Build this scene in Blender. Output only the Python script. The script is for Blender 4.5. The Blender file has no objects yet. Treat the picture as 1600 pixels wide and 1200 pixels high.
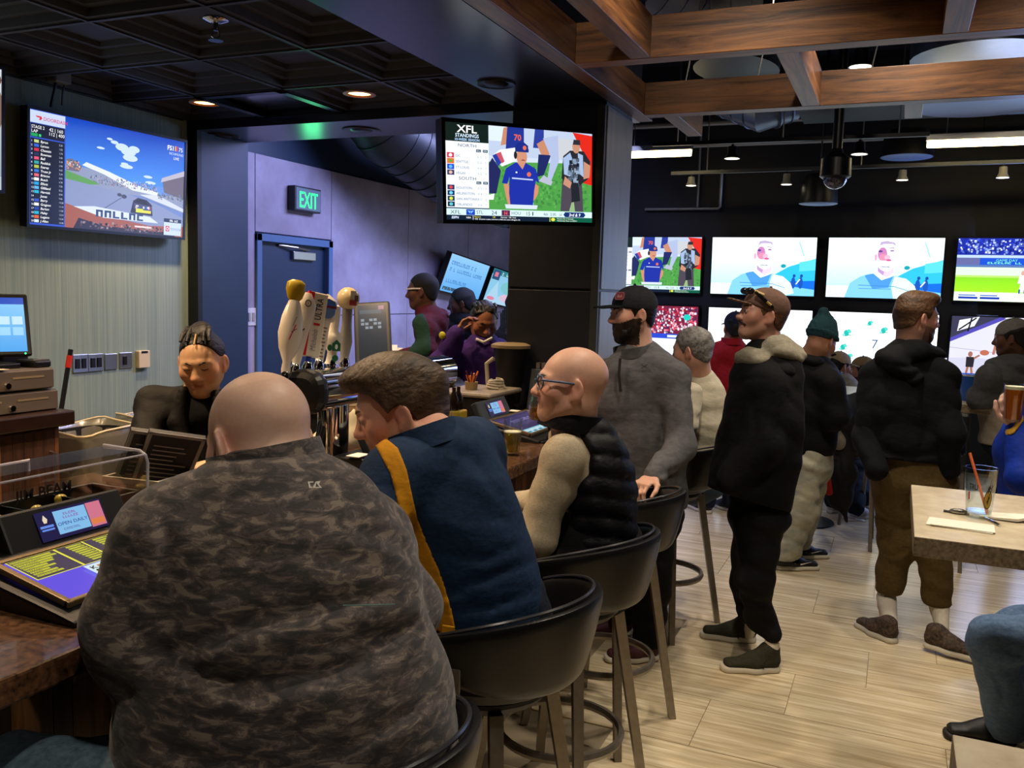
import bpy, bmesh, math, random
import numpy as np
from mathutils import Vector, Matrix, Quaternion
from mathutils.bvhtree import BVHTree
random.seed(7); np.random.seed(7)
S = bpy.context.scene
COL = S.collection
# ------------------------------------------------------------------ camera
FOC, PITCH, ROLL, YAW, CAMH = 1370.0, .1037, .0307, .412, 1.70
_fw = Vector((-math.sin(YAW), math.cos(YAW), 0)); _rt = Vector((math.cos(YAW), math.sin(YAW), 0)); _dn = Vector((0, 0, -1))
_y = _dn*math.cos(PITCH) - _fw*math.sin(PITCH); CZ = _dn*math.sin(PITCH) + _fw*math.cos(PITCH)
CX = _rt*math.cos(ROLL) - _y*math.sin(ROLL); CY = _rt*math.sin(ROLL) + _y*math.cos(ROLL)
CAM = Vector((0, 0, CAMH))
cd = bpy.data.cameras.new('camera'); cam = bpy.data.objects.new('camera', cd); COL.objects.link(cam)
cd.sensor_width = 36; cd.lens = FOC/1600*36; cd.clip_start = .05; cd.clip_end = 100
cam.matrix_world = Matrix(((CX.x, -CY.x, -CZ.x, CAM.x), (CX.y, -CY.y, -CZ.y, CAM.y), (CX.z, -CY.z, -CZ.z, CAM.z), (0, 0, 0, 1)))
S.camera = cam
# distances read off the photograph: a sight line met with a known plane of the room
def _ray(u, v): return CX*((u-800)/FOC) + CY*((v-600)/FOC) + CZ
def at(u, v, t): return CAM + _ray(u, v)*t
def onZ(u, v, z): d = _ray(u, v); return CAM + d*((z-CAM.z)/d.z)
def onX(u, v, x): d = _ray(u, v); return CAM + d*(x/d.x)
def onY(u, v, y): d = _ray(u, v); return CAM + d*(y/d.y)
FWH = Vector((CZ.x, CZ.y, 0)).normalized(); RTH = Vector((FWH.y, -FWH.x, 0))
def facing(deg, down=0):          # 0 = away from the camera, 90 = to the right, 180 = towards it
    a = math.radians(deg); h = FWH*math.cos(a) + RTH*math.sin(a); d = math.radians(down)
    return (h*math.cos(d) + Vector((0, 0, -1))*math.sin(d)).normalized()
# ------------------------------------------------------------------ world, exposure
w = bpy.data.worlds.new('world'); S.world = w; w.use_nodes = True
w.node_tree.nodes['Background'].inputs[0].default_value = (.55, .60, .75, 1); w.node_tree.nodes['Background'].inputs[1].default_value = .02
S.view_settings.view_transform = 'Standard'; S.view_settings.look = 'None'; S.view_settings.gamma = 1; S.view_settings.use_curve_mapping = False
S.view_settings.exposure = 0.0
WARM = (1, .70, .42); NEUT = (1, .87, .70); COOL = (.33, .47, 1.0)
def lamp(name, kind, loc, energy, col, target=None, size=.1, spot=1.2, blend=.6, shape=None, size_y=None):
    l = bpy.data.lights.new(name, kind); l.energy = energy; l.color = col
    if kind == 'AREA':
        l.size = size
        if shape: l.shape = shape
        if size_y: l.size_y = size_y
    else: l.shadow_soft_size = size
    if kind == 'SPOT': l.spot_size = spot; l.spot_blend = blend
    o = bpy.data.objects.new(name, l); COL.objects.link(o); o.location = loc
    if target is not None: o.rotation_euler = (Vector(target)-Vector(loc)).to_track_quat('-Z', 'Y').to_euler()
    o['kind'] = 'helper'
    return o
# recessed warm cans over the bar and the drinkers, track heads over the floor
for x, y, e in ((-3.74, 4.02, 90), (-2.72, 4.07, 70), (-2.6, 1.75, 140), (-2.15, 2.6, 100), (-3.7, 2.3, 110), (-1.9, .9, 60), (-2.25, 4.2, 45)):  # last entry is an added lamp that brightens the woman in purple
    lamp('can_and_fill_light', 'SPOT', (x, y, 2.70), e, WARM, (x, y, 0), .05, 2.1, .7)
for x, y, z, e in ((-.55, 1.9, 3.3, 60), (-.6, 3.1, 3.3, 60), (.5, 3.0, 3.3, 66), (-.05, 4.3, 3.3, 66), (.9, 4.6, 3.3, 60), (-.6, 5.6, 3.2, 50), (.5, 6.6, 3.2, 50), (1.6, 2.2, 3.3, 60), (-.3, .4, 3.3, 46)):
    lamp('track_and_fill_beam', 'SPOT', (x, y, z), e*1.5, NEUT, (x*.9, y+.1, 0), .06, 1.9, .8)
for loc, tg, e in (((-.3, 3.95, 3.5), (-.3, 4.75, 2.75), 40), ((.9, 3.95, 3.5), (.9, 4.75, 2.75), 40), ((-.75, 2.2, 3.4), (-1.34, 2.9, 2.76), 30), ((-1.0, 4.2, 3.3), (-1.34, 4.5, 2.76), 8)):
    lamp('track_and_fill_beam', 'SPOT', loc, e, NEUT, tg, .05, 1.6, .8)
lamp('track_and_fill_beam', 'SPOT', (2.2, .1, 2.75), 70, NEUT, (-1.4, .85, .7), .06, .5, .8)  # added spot from the right to light the bar planks
# blue wash of the wall of screens that continues to the right, then an added blue lamp for the far left wall
lamp('screen_wash', 'AREA', (1.4, 9.6, 1.9), 70, COOL, (-1.5, 5.2, 1.6), 3.0, shape='RECTANGLE', size_y=1.3)
lamp('wall_fill', 'AREA', (-2.3, 6.4, 3.1), 110, (.45, .50, 1.0), (-4.3, 6.4, 1.3), 2.2, shape='RECTANGLE', size_y=.5)
# ------------------------------------------------------------------ materials
def lin(c):
    if isinstance(c, str): c = tuple(int(c[i:i+2], 16)/255 for i in (0, 2, 4))
    return tuple((x/12.92 if x <= .04045 else ((x+.055)/1.055)**2.4) for x in c[:3])
MATS = {}
def mat(name, col, rough=.5, metal=0., noise=None, bump=None, emit=0., attr=False, trans=0., ior=1.45, coat=0., spec=.5, stretch=None, col2=None, alpha=1., sub=0., sheen=0.):
    if name in MATS: return MATS[name]
    m = bpy.data.materials.new(name); m.use_nodes = True; nt = m.node_tree; N = nt.nodes; L = nt.links
    b = N['Principled BSDF']; c = lin(col)
    b.inputs['Base Color'].default_value = (*c, 1); b.inputs['Roughness'].default_value = rough; b.inputs['Metallic'].default_value = metal
    b.inputs['Specular IOR Level'].default_value = spec; b.inputs['IOR'].default_value = ior
    b.inputs['Transmission Weight'].default_value = trans; b.inputs['Coat Weight'].default_value = coat; b.inputs['Alpha'].default_value = alpha
    if sheen: b.inputs['Sheen Weight'].default_value = sheen
    if sub: b.inputs['Subsurface Weight'].default_value = sub; b.inputs['Subsurface Radius'].default_value = (.012, .005, .003)
    src = None
    if attr:
        a = N.new('ShaderNodeAttribute'); a.attribute_name = 'Col'; src = a.outputs['Color']
    if noise or bump:
        tc = N.new('ShaderNodeTexCoord'); mp = N.new('ShaderNodeMapping'); L.new(tc.outputs['Object'], mp.inputs['Vector'])
        if stretch: mp.inputs['Scale'].default_value = stretch
    if noise:
        sc, amt = noise[:2]; det = noise[2] if len(noise) > 2 else 5
        n = N.new('ShaderNodeTexNoise'); n.inputs['Scale'].default_value = sc; n.inputs['Detail'].default_value = det; n.inputs['Roughness'].default_value = .6
        L.new(mp.outputs[0], n.inputs['Vector'])
        r = N.new('ShaderNodeMapRange'); r.inputs[1].default_value = .32; r.inputs[2].default_value = .68; L.new(n.outputs['Fac'], r.inputs[0])
        mx = N.new('ShaderNodeMix'); mx.data_type = 'RGBA'; L.new(r.outputs[0], mx.inputs[0])
        d = lin(col2) if col2 else tuple(x*(1-amt) for x in c)
        if src is not None:
            mul = N.new('ShaderNodeMix'); mul.data_type = 'RGBA'; mul.blend_type = 'MULTIPLY'; mul.inputs[0].default_value = 1
            mx.inputs[6].default_value = (1-amt,)*3+(1,); mx.inputs[7].default_value = (1, 1, 1, 1)
            L.new(src, mul.inputs[6]); L.new(mx.outputs[2], mul.inputs[7]); src = mul.outputs[2]
        else:
            mx.inputs[6].default_value = (*d, 1); mx.inputs[7].default_value = (*c, 1); src = mx.outputs[2]
    if src is not None: L.new(src, b.inputs['Base Color'])
    if emit:
        b.inputs['Emission Strength'].default_value = emit
        if attr: L.new(src, b.inputs['Emission Color']); b.inputs['Base Color'].default_value = (.01, .01, .01, 1); [L.remove(l) for l in list(L) if l.to_socket == b.inputs['Base Color']]
        else: b.inputs['Emission Color'].default_value = (*c, 1)
    if bump:
        n2 = N.new('ShaderNodeTexNoise'); n2.inputs['Scale'].default_value = bump[0]; n2.inputs['Detail'].default_value = 6
        L.new(mp.outputs[0], n2.inputs['Vector'])
        bp = N.new('ShaderNodeBump'); bp.inputs['Strength'].default_value = bump[1]; bp.inputs['Distance'].default_value = .01
        L.new(n2.outputs['Fac'], bp.inputs['Height']); L.new(bp.outputs[0], b.inputs['Normal'])
    MATS[name] = m; return m
def wood(name, dark, light, axis=0, rough=.45, scale=9.):
    """planks grained along one local axis"""
    if name in MATS: return MATS[name]
    m = bpy.data.materials.new(name); m.use_nodes = True; N = m.node_tree.nodes; L = m.node_tree.links; b = N['Principled BSDF']
    tc = N.new('ShaderNodeTexCoord'); mp = N.new('ShaderNodeMapping'); L.new(tc.outputs['Object'], mp.inputs[0])
    s = [scale*1.6]*3; s[axis] = scale*.13; mp.inputs['Scale'].default_value = s
    oi = N.new('ShaderNodeObjectInfo'); ad = N.new('ShaderNodeVectorMath'); ad.operation = 'ADD'
    mu = N.new('ShaderNodeMath'); mu.operation = 'MULTIPLY'; mu.inputs[1].default_value = 37; L.new(oi.outputs['Random'], mu.inputs[0])
    L.new(mp.outputs[0], ad.inputs[0]); L.new(mu.outputs[0], ad.inputs[1])
    n = N.new('ShaderNodeTexNoise'); n.inputs['Scale'].default_value = 2.2; n.inputs['Detail'].default_value = 9; n.inputs['Roughness'].default_value = .68; n.inputs['Distortion'].default_value = .8
    L.new(ad.outputs[0], n.inputs['Vector'])
    r = N.new('ShaderNodeValToRGB'); r.color_ramp.elements[0].position = .33; r.color_ramp.elements[1].position = .68
    r.color_ramp.elements[0].color = (*lin(dark), 1); r.color_ramp.elements[1].color = (*lin(light), 1); L.new(n.outputs['Fac'], r.inputs[0])
    hs = N.new('ShaderNodeHueSaturation'); mr = N.new('ShaderNodeMapRange'); mr.inputs[3].default_value = .62; mr.inputs[4].default_value = 1.25
    L.new(oi.outputs['Random'], mr.inputs[0]); L.new(mr.outputs[0], hs.inputs['Value']); L.new(r.outputs[0], hs.inputs['Color']); L.new(hs.outputs[0], b.inputs['Base Color'])
    b.inputs['Roughness'].default_value = rough
    bp = N.new('ShaderNodeBump'); bp.inputs['Strength'].default_value = .25; bp.inputs['Distance'].default_value = .004; L.new(n.outputs['Fac'], bp.inputs['Height']); L.new(bp.outputs[0], b.inputs['Normal'])
    MATS[name] = m; return m
def glassmat(name, col, rough=.02, ior=1.45, density=None):
    if name in MATS: return MATS[name]
    m = mat(name, col, rough, trans=1., ior=ior); return m
def clearmat(name, col=(1, 1, 1), fac=.85, rough=.08, haze=0.):
    """thin clear sheet: see-through with a sharp gloss that grows at grazing angles, and a little haze for films"""
    if name in MATS: return MATS[name]
    m = bpy.data.materials.new(name); m.use_nodes = True; N = m.node_tree.nodes; L = m.node_tree.links; N.remove(N['Principled BSDF'])
    t = N.new('ShaderNodeBsdfTransparent'); t.inputs[0].default_value = (*lin(col), 1); g = N.new('ShaderNodeBsdfGlossy'); g.inputs['Roughness'].default_value = rough
    fr = N.new('ShaderNodeLayerWeight'); fr.inputs[0].default_value = .18; mr = N.new('ShaderNodeMapRange'); mr.inputs[3].default_value = (1-fac)*.3; mr.inputs[4].default_value = .75; L.new(fr.outputs['Facing'], mr.inputs[0])
    mx = N.new('ShaderNodeMixShader'); L.new(mr.outputs[0], mx.inputs[0]); L.new(t.outputs[0], mx.inputs[1]); L.new(g.outputs[0], mx.inputs[2]); out = mx
    if haze:
        d = N.new('ShaderNodeBsdfDiffuse'); d.inputs[0].default_value = (*lin(col), 1); m2 = N.new('ShaderNodeMixShader'); m2.inputs[0].default_value = haze; L.new(mx.outputs[0], m2.inputs[1]); L.new(d.outputs[0], m2.inputs[2]); out = m2
    L.new(out.outputs[0], N['Material Output'].inputs[0]); MATS[name] = m; return m
# ------------------------------------------------------------------ objects
def thing(name, label, cat, loc=(0, 0, 0), rotz=0., group=None):
    o = bpy.data.objects.new(name, None); COL.objects.link(o); o.empty_display_size = .1
    o.location = loc; o.rotation_euler = (0, 0, rotz); return tag(o, label, cat, group)
def tag(o, label, cat, group=None):
    o['label'] = label; o['category'] = cat
    if group: o['group'] = group
    return o
def structure(o): o['kind'] = 'structure'; return o
def world_off(o):
    p = Vector((0, 0, 0))
    while o is not None: p = p + o.location; o = o.parent
    return p
def link_mesh(name, me, m, parent=None, smooth=False, bevel=0.):
    o = bpy.data.objects.new(name, me); COL.objects.link(o)
    if m is not None and not me.materials: me.materials.append(m)
    if parent is not None: o.parent = parent
    if smooth: me.polygons.foreach_set('use_smooth', [True]*len(me.polygons))
    if bevel:
        b = o.modifiers.new('bevel', 'BEVEL'); b.width = bevel; b.segments = 2; b.limit_method = 'ANGLE'; b.angle_limit = .6
    return o
class MB:
    def __init__(s): s.v = []; s.f = []
    def add(s, vs, fs):
        n = len(s.v); s.v += [tuple(v) for v in vs]; s.f += [tuple(i+n for i in f) for f in fs]; return s
    def box(s, c, d, rot=None):
        c = Vector(c); h = Vector(d)/2; vs = []
        for x in (-1, 1):
            for y in (-1, 1):
                for z in (-1, 1):
                    p = Vector((x*h.x, y*h.y, z*h.z)); vs.append(c+(rot @ p if rot is not None else p))
        return s.add(vs, [(0, 1, 3, 2), (4, 6, 7, 5), (0, 4, 5, 1), (2, 3, 7, 6), (0, 2, 6, 4), (1, 5, 7, 3)])
    def b2(s, a, b): a = Vector(a); b = Vector(b); return s.box((a+b)/2, [abs(x) for x in (b-a)])
    def tube(s, pts, r, n=10, cap=True, flat=1., up=None):
        pts = [Vector(p) for p in pts]; k = len(pts); rs = r if isinstance(r, (list, tuple)) else [r]*k
        t0 = (pts[1]-pts[0]).normalized(); a = Vector(up) if up else (Vector((0, 0, 1)) if abs(t0.z) < .9 else Vector((1, 0, 0)))
        u = (a - t0*a.dot(t0)).normalized(); vs = []
        for i, p in enumerate(pts):
            t = (pts[min(i+1, k-1)]-pts[max(i-1, 0)]).normalized(); u = (u - t*u.dot(t)).normalized(); w_ = t.cross(u)
            for j in range(n):
                q = 2*math.pi*(j+.5)/n; vs.append(p + u*math.cos(q)*rs[i]*flat + w_*math.sin(q)*rs[i])
        fs = [(i*n+j, i*n+(j+1) % n, (i+1)*n+(j+1) % n, (i+1)*n+j) for i in range(k-1) for j in range(n)]
        if cap: fs += [tuple(range(n-1, -1, -1)), tuple((k-1)*n+j for j in range(n))]
        return s.add(vs, fs)
    def lathe(s, prof, c=(0, 0, 0), n=20, ax=(0, 0, 1), cap=True):
        c = Vector(c); q = Vector((0, 0, 1)).rotation_difference(Vector(ax)); vs = []; k = len(prof)
        for r, z in prof:
            for j in range(n):
                a = 2*math.pi*j/n; vs.append(c + q @ Vector((r*math.cos(a), r*math.sin(a), z)))
        fs = [(i*n+j, i*n+(j+1) % n, (i+1)*n+(j+1) % n, (i+1)*n+j) for i in range(k-1) for j in range(n)]
        if cap: fs += [tuple(range(n-1, -1, -1)), tuple((k-1)*n+j for j in range(n))]
        return s.add(vs, fs)
    def prism(s, poly, h, o=(0, 0, 0), x=(1, 0, 0), y=(0, 1, 0)):
        o = Vector(o); x = Vector(x); y = Vector(y); z = x.cross(y).normalized(); n = len(poly)
        vs = [o+x*p[0]+y*p[1] for p in poly] + [o+x*p[0]+y*p[1]+z*h for p in poly]
        return s.add(vs, [tuple(range(n-1, -1, -1)), tuple(range(n, 2*n))] + [(i, (i+1) % n, n+(i+1) % n, n+i) for i in range(n)])
    def ball(s, c, r, n=12, m=8, sx=(1, 1, 1)):
        prof = [(max(1e-4, r*math.sin(math.pi*i/m)), -r*math.cos(math.pi*i/m)) for i in range(m+1)]
        k = len(s.v); s.lathe(prof, (0, 0, 0), n, cap=False); c = Vector(c)
        for i in range(k, len(s.v)): s.v[i] = (c.x+s.v[i][0]*sx[0], c.y+s.v[i][1]*sx[1], c.z+s.v[i][2]*sx[2])
        return s
    def mesh(s, name, off=None):
        me = bpy.data.meshes.new(name)
        vs = s.v if off is None else [(a-off.x, b-off.y, c-off.z) for a, b, c in s.v]
        me.from_pydata(vs, [], s.f); me.update(); return me
    def build(s, name, m, parent=None, smooth=False, bevel=0., world=False):
        off = world_off(parent) if (world and parent is not None) else None
        me = s.mesh(name, off); o = link_mesh(name, me, m, parent, smooth, bevel)
        if smooth:
            me.set_sharp_from_angle(angle=.7)
        return o
def copy_tree(o, parent=None):
    c = o.copy(); COL.objects.link(c); c.parent = parent
    for ch in list(o.children): copy_tree(ch, c)
    return c
def text_polys(body, size=1., align='CENTER', shear=0., space=1., bold=0.):
    cu = bpy.data.curves.new('t', 'FONT'); cu.body = body; cu.size = size; cu.align_x = align; cu.shear = shear; cu.space_character = space; cu.resolution_u = 2; cu.offset = bold
    o = bpy.data.objects.new('t', cu); COL.objects.link(o); bpy.context.view_layer.update()
    me = bpy.data.meshes.new_from_object(o.evaluated_get(bpy.context.evaluated_depsgraph_get()))
    vs = [(v.co.x, v.co.y) for v in me.vertices]; fs = [tuple(p.vertices) for p in me.polygons]
    bpy.data.objects.remove(o); bpy.data.curves.remove(cu); bpy.data.meshes.remove(me); return vs, fs
class Pic:
    """flat picture of coloured shapes, layer upon layer, for screens and print; units of the picture mapped to a frame"""
    def __init__(s, W, H): s.W = W; s.H = H; s.v = []; s.f = []; s.c = []; s.n = 0
    def poly(s, pts, col, cols=None, same=False):
        if not same: s.n += 1
        k = len(s.v); s.v += [(x, y, s.n) for x, y in pts]; s.f.append(tuple(range(k, k+len(pts))))
        s.c += [lin(c) for c in cols] if cols else [lin(col)]*len(pts); return s
    def rect(s, x0, y0, x1, y1, col, same=False): return s.poly([(x0, y0), (x1, y0), (x1, y1), (x0, y1)], col, same=same)
    def grad(s, x0, y0, x1, y1, c0, c1): return s.poly([(x0, y0), (x1, y0), (x1, y1), (x0, y1)], c0, [c0, c0, c1, c1])   # c0 at y0
    def ell(s, x, y, a, b, col, n=18, rot=0., same=False):
        cr, sr = math.cos(rot), math.sin(rot); q = [(a*math.cos(6.2832*i/n), b*math.sin(6.2832*i/n)) for i in range(n)]
        return s.poly([(x+p*cr-r*sr, y+p*sr+r*cr) for p, r in q], col, same=same)
    def line(s, x0, y0, x1, y1, w_, col, same=False):
        d = math.hypot(x1-x0, y1-y0) or 1; nx, ny = -(y1-y0)/d*w_/2, (x1-x0)/d*w_/2
        return s.poly([(x0+nx, y0+ny), (x0-nx, y0-ny), (x1-nx, y1-ny), (x1+nx, y1+ny)], col, same=same)
    def text(s, body, x, y, size, col, align='LEFT', shear=0., space=1., bold=0., rot=0., sx=1.):
        s.n += 1; vs, fs = text_polys(body, size, align, shear, space, bold); k = len(s.v); cr, sr = math.cos(rot), math.sin(rot)
        s.v += [(x+a*sx*cr-b*sr, y+a*sx*sr+b*cr, s.n) for a, b in vs]; s.f += [tuple(i+k for i in f) for f in fs]; s.c += [lin(col)]*len(vs); return s
    def scrib(s, x, y, w_, h, col, n):
        """print too small to read: a row of letter-like strokes"""
        s.n += 1; r = random.Random(int(x*7+y*13+n)); p = w_/n
        for i in range(n):
            if r.random() < .12: continue
            a = x+i*p; k = r.randrange(3); s.rect(a, y, a+p*.28, y+h, col, same=True)
            if k != 1: s.rect(a+p*.28, y+h*.72, a+p*.8, y+h, col, same=True)
            if k != 2: s.rect(a+p*.28, y, a+p*.8, y+h*.24, col, same=True)
            else: s.rect(a+p*.55, y, a+p*.8, y+h, col, same=True)
        return s
    def specks(s, x0, y0, x1, y1, cols, n, r=1.):
        s.n += 1
        for i in range(n):
            x = random.uniform(x0, x1-r); y = random.uniform(y0, y1-r); a = random.uniform(.5, 1)*r
            s.rect(x, y, x+a, y+a*1.1, random.choice(cols), same=True)
        return s
    def build(s, name, m, parent, o, x, y, lift=.00004):
        """o = picture origin (bottom left), x / y = vectors along its full width and height, local to the parent"""
        o = Vector(o); x = Vector(x)/s.W; y = Vector(y)/s.H; z = x.cross(y).normalized()
        me = bpy.data.meshes.new(name); me.from_pydata([tuple(o+x*a+y*b+z*(lift*l)) for a, b, l in s.v], [], s.f); me.update()
        at_ = me.color_attributes.new('Col', 'FLOAT_COLOR', 'POINT'); at_.data.foreach_set('color', np.array([(*c, 1) for c in s.c], dtype=np.float32).ravel())
        return link_mesh(name, me, m, parent)
# ================================================================== THE SETTING
XW, XE, ZS, ZC = -4.30, -4.25, 2.68, 2.74
m_black = mat('black paint', '0b0c12', .55); m_gloss = mat('glossy dark paint', '15151f', .28, bump=(6, .03))
m_open = mat('open ceiling black', '08090f', .8); m_tile = mat('coffer tile', '26262b', .6, noise=(30, .25))
m_green = mat('ribbed wallpaper', '93a393', .75, noise=(9, .22, 8), bump=(9, .35), stretch=(1, 9, .12), col2='7a9088')
m_navy = mat('blue wall paint', '20344e', .5, noise=(3, .15)); m_mural = mat('plaster panel', 'b2acc0', .6, noise=(2.2, .3, 9), col2='8f8494', bump=(7, .12))
m_column = mat('column paint', '1c1d24', .5, noise=(14, .25), bump=(20, .12)); m_colside = mat('column brushed side', '8b8f94', .42, noise=(5, .2, 8), stretch=(6, 6, .5))
m_steel = mat('brushed steel', 'b9b6ae', .32, 1.); m_chrome = mat('chrome', 'dcdcdc', .07, 1.); m_dark = mat('black plastic', '0d0d0f', .4); m_darkm = mat('black metal', '131316', .35, .6)
m_grout = mat('grout', '8f8169', .8)
w_beam = wood('trellis wood', '2c1712', '8a5b33', 0, .42, 7.)
w_plank = wood('bar plank', '3a2114', '99683c', 2, .5, 8.)
def slab(name, a, b, m, parent=None, bevel=0.):
    return MB().b2(a, b).build(name, m, parent, bevel=bevel)
# floor: planks of porcelain laid in thirds, long side across the room
floor = structure(slab('floor', (-4.5, -2.2, -.06), (5.0, 10.2, -.004), m_grout))
m_floor = bpy.data.materials.new('floor tile'); m_floor.use_nodes = True
def _floor():
    N = m_floor.node_tree.nodes; L = m_floor.node_tree.links; b = N['Principled BSDF']
    tc = N.new('ShaderNodeTexCoord'); mp = N.new('ShaderNodeMapping'); L.new(tc.outputs['Object'], mp.inputs[0]); mp.inputs['Scale'].default_value = (.9, 17, 1)
    oi = N.new('ShaderNodeObjectInfo'); mu = N.new('ShaderNodeMath'); mu.operation = 'MULTIPLY'; mu.inputs[1].default_value = 91; L.new(oi.outputs['Random'], mu.inputs[0])
    ad = N.new('ShaderNodeVectorMath'); L.new(mp.outputs[0], ad.inputs[0]); L.new(mu.outputs[0], ad.inputs[1])
    n = N.new('ShaderNodeTexNoise'); n.inputs['Scale'].default_value = 2.4; n.inputs['Detail'].default_value = 7; n.inputs['Roughness'].default_value = .6; n.inputs['Distortion'].default_value = .35; L.new(ad.outputs[0], n.inputs['Vector'])
    r = N.new('ShaderNodeValToRGB'); e = r.color_ramp.elements
    e[0].position = .30; e[0].color = (*lin('ad9a78'), 1); e[1].position = .72; e[1].color = (*lin('ecdfc2'), 1); q = e.new(.5); q.color = (*lin('cdbb98'), 1)
    L.new(n.outputs['Fac'], r.inputs[0]); L.new(r.outputs[0], b.inputs['Base Color']); b.inputs['Roughness'].default_value = .24; b.inputs['Specular IOR Level'].default_value = .55
_floor()
tm = MB().box((0, 0, -.004), (.897, .431, .012)).mesh('tile'); tm.materials.append(m_floor)
row = 0; y = 3.64 - .435*7
while y < 10.0:
    off = (-.32 + .3*((row-7) % 3)); x = off - .9*5
    while x < 3.2:
        if x > -4.3 and (x > -1.75 or y > 4.8): o = bpy.data.objects.new('tile', tm); COL.objects.link(o); o.parent = floor; o.location = (x+.45, y+.2175, 0)
        x += .9
    y += .435; row += 1
# walls
wl = structure(slab('wall_left', (XW-.2, -2.2, 0), (XW, 4.46, 4.3), m_green))
we = structure(slab('wall_far_left', (XE-.3, 4.9, 0), (XE-.03, 10.2, 4.3), m_navy))
# plaster panels of the far left wall, with open joints, around the door
def panels():
    zs = (0, 1.47, 2.63); ys = (4.95, 5.06, 5.98, 7.2, 8.45, 9.7, 10.1)
    for j in range(2):
        for i in range(len(ys)-1):
            z0, z1 = zs[j]+.003, zs[j+1]-.003
            if i == 1:
                if j == 0: continue
                z0 = 2.08
            MB().b2((XE-.03, ys[i]+.003, z0), (XE, ys[i+1]-.003, z1)).build('panel', m_mural, we, bevel=.003)
panels()
structure(slab('trim_1', (XW, 4.46, 0), (-4.215, 4.5, ZS), m_black))
structure(slab('trim_2', (XW, 4.5, 0), (-4.22, 4.95, ZS), m_navy))
structure(slab('wall_back', (-4.5, 10.06, 0), (5.0, 10.3, 4.3), mat('black screen wall', '0d1018', .5)))
structure(slab('wall_right', (4.8, -2.2, 0), (5.0, 10.2, 4.3), mat('dark wall', '22222a', .7)))
structure(slab('wall_front', (-4.5, -2.4, 0), (5.0, -2.2, 4.3), mat('dark wall', '22222a', .7)))
structure(slab('ceiling', (-4.5, -2.3, 4.3), (5.0, 10.3, 4.4), m_open))
# dropped coffered ceiling over the bar
cb = structure(slab('ceiling_over_bar', (XW, -1.8, ZC+.13), (-1.93, 4.46, ZC+.2), m_black))
def coffer():
    m = MB(); s = .305
    rings = ((s-.004, 0), (s-.035, 0), (s-.045, .03), (s-.085, .03), (s-.10, .055), (s-.14, .055), (s-.15, .075))
    vs = []; fs = []
    for i, (r, z) in enumerate(rings): vs += [(-r, -r, z), (r, -r, z), (r, r, z), (-r, r, z)]
    for i in range(len(rings)-1):
        for j in range(4): fs.append((i*4+j, (i+1)*4+j, (i+1)*4+(j+1) % 4, i*4+(j+1) % 4))
    k = (len(rings)-1)*4; fs.append((k+3, k+2, k+1, k)); m.add(vs, fs); me = m.mesh('ceiling_tile'); me.materials.append(m_tile); return me
cm = coffer(); GX, GY = -3.99, .52
for i in range(4):
    for j in range(-2, 7):
        x, y = GX+.61*i, GY+.61*j
        if x > -1.95: continue
        if i == 1 and j == 6 or i == 0 and j == 2: continue
        o = bpy.data.objects.new('ceiling_tile', cm); COL.objects.link(o); o.parent = cb; o.location = (x, y, ZC)
g = MB()
for i in range(5): g.box((GX-.305+.61*i, 1.32, ZC-.001), (.014, 6.2, .012))
for j in range(-2, 8): g.box((-3.1, GY-.305+.61*j, ZC-.002), (2.36, .014, .012))
gr = g.build('ceiling_grid', mat('grid metal', '303034', .5, .3), cb); gr['kind'] = 'stuff'
# two flat grilles that take the place of a tile
for x, y, nm, c in ((GX+.61, GY+.61*6, 'dark square air grille set in the coffered bar ceiling, between the two lit cans', '2b3134'), (GX, GY+.61*2, 'flat bluish panel in the coffered bar ceiling at the top left corner', '3a5676')):
    t = thing('ceiling_panel', nm, 'ceiling panel', (x, y, ZC))
    f = MB()
    for sx, sy in ((1, 0), (-1, 0), (0, 1), (0, -1)): f.box((sx*.28, sy*.28, 0), (.05 if sx else .61, .05 if sy else .61, .03))
    f.build('frame', m_darkm, t); MB().box((0, 0, .035), (.53, .53, .02)).build('plate', mat('plate '+c, c, .18, .3), t)
# header across the bar's end, soffit along the bar, column
hdr = structure(slab('trim_3', (XW, 4.46, ZS), (-1.42, 4.95, 3.4), m_gloss))
sof = structure(slab('trim_4', (-1.94, -1.8, ZS), (-1.43, 4.45, 3.4), m_gloss))
col_ = structure(slab('trim_5', (-1.95, 4.36, 0), (-1.43, 4.83, 4.3), m_column, bevel=.006))
for z0, z1 in ((.02, 1.72), (1.732, 2.66)):
    MB().b2((-1.94, 4.345, z0), (-1.47, 4.36, z1)).build('panel', m_column, col_, bevel=.003)
    MB().b2((-1.43, 4.37, z0), (-1.422, 4.82, z1)).build('side_panel', m_colside, col_, bevel=.002)
MB().b2((-1.47, 4.34, .02), (-1.428, 4.362, 2.66)).build('corner_trim', mat('corner trim', '33352f', .5), col_)
# door in the far left wall
d = thing('door', 'dark steel exit door with grey blue frame under the green EXIT sign', 'door', (XE, 5.52, 0))
d['kind'] = 'structure'; d.name = 'door_1'
f = MB().b2((-.10, -.46, 0), (.02, -.405, 2.07)).b2((-.10, .405, 0), (.02, .46, 2.07)).b2((-.10, -.46, 2.015), (.02, .46, 2.07)); f.build('door_frame', mat('door frame', '4d6d96', .4), d, bevel=.004)
MB().b2((-.09, -.403, .01), (-.045, .403, 2.012)).build('door_leaf', mat('door leaf', '141110', .5), d, bevel=.003)
MB().b2((-.045, -.02, 1.90), (.0, .26, 1.965)).build('door_closer', m_steel, d, bevel=.006)
MB().tube([(-.01, .18, 1.98), (.02, .0, 1.99), (-.02, -.18, 2.0)], .009).build('closer_arm', m_steel, d)
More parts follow.
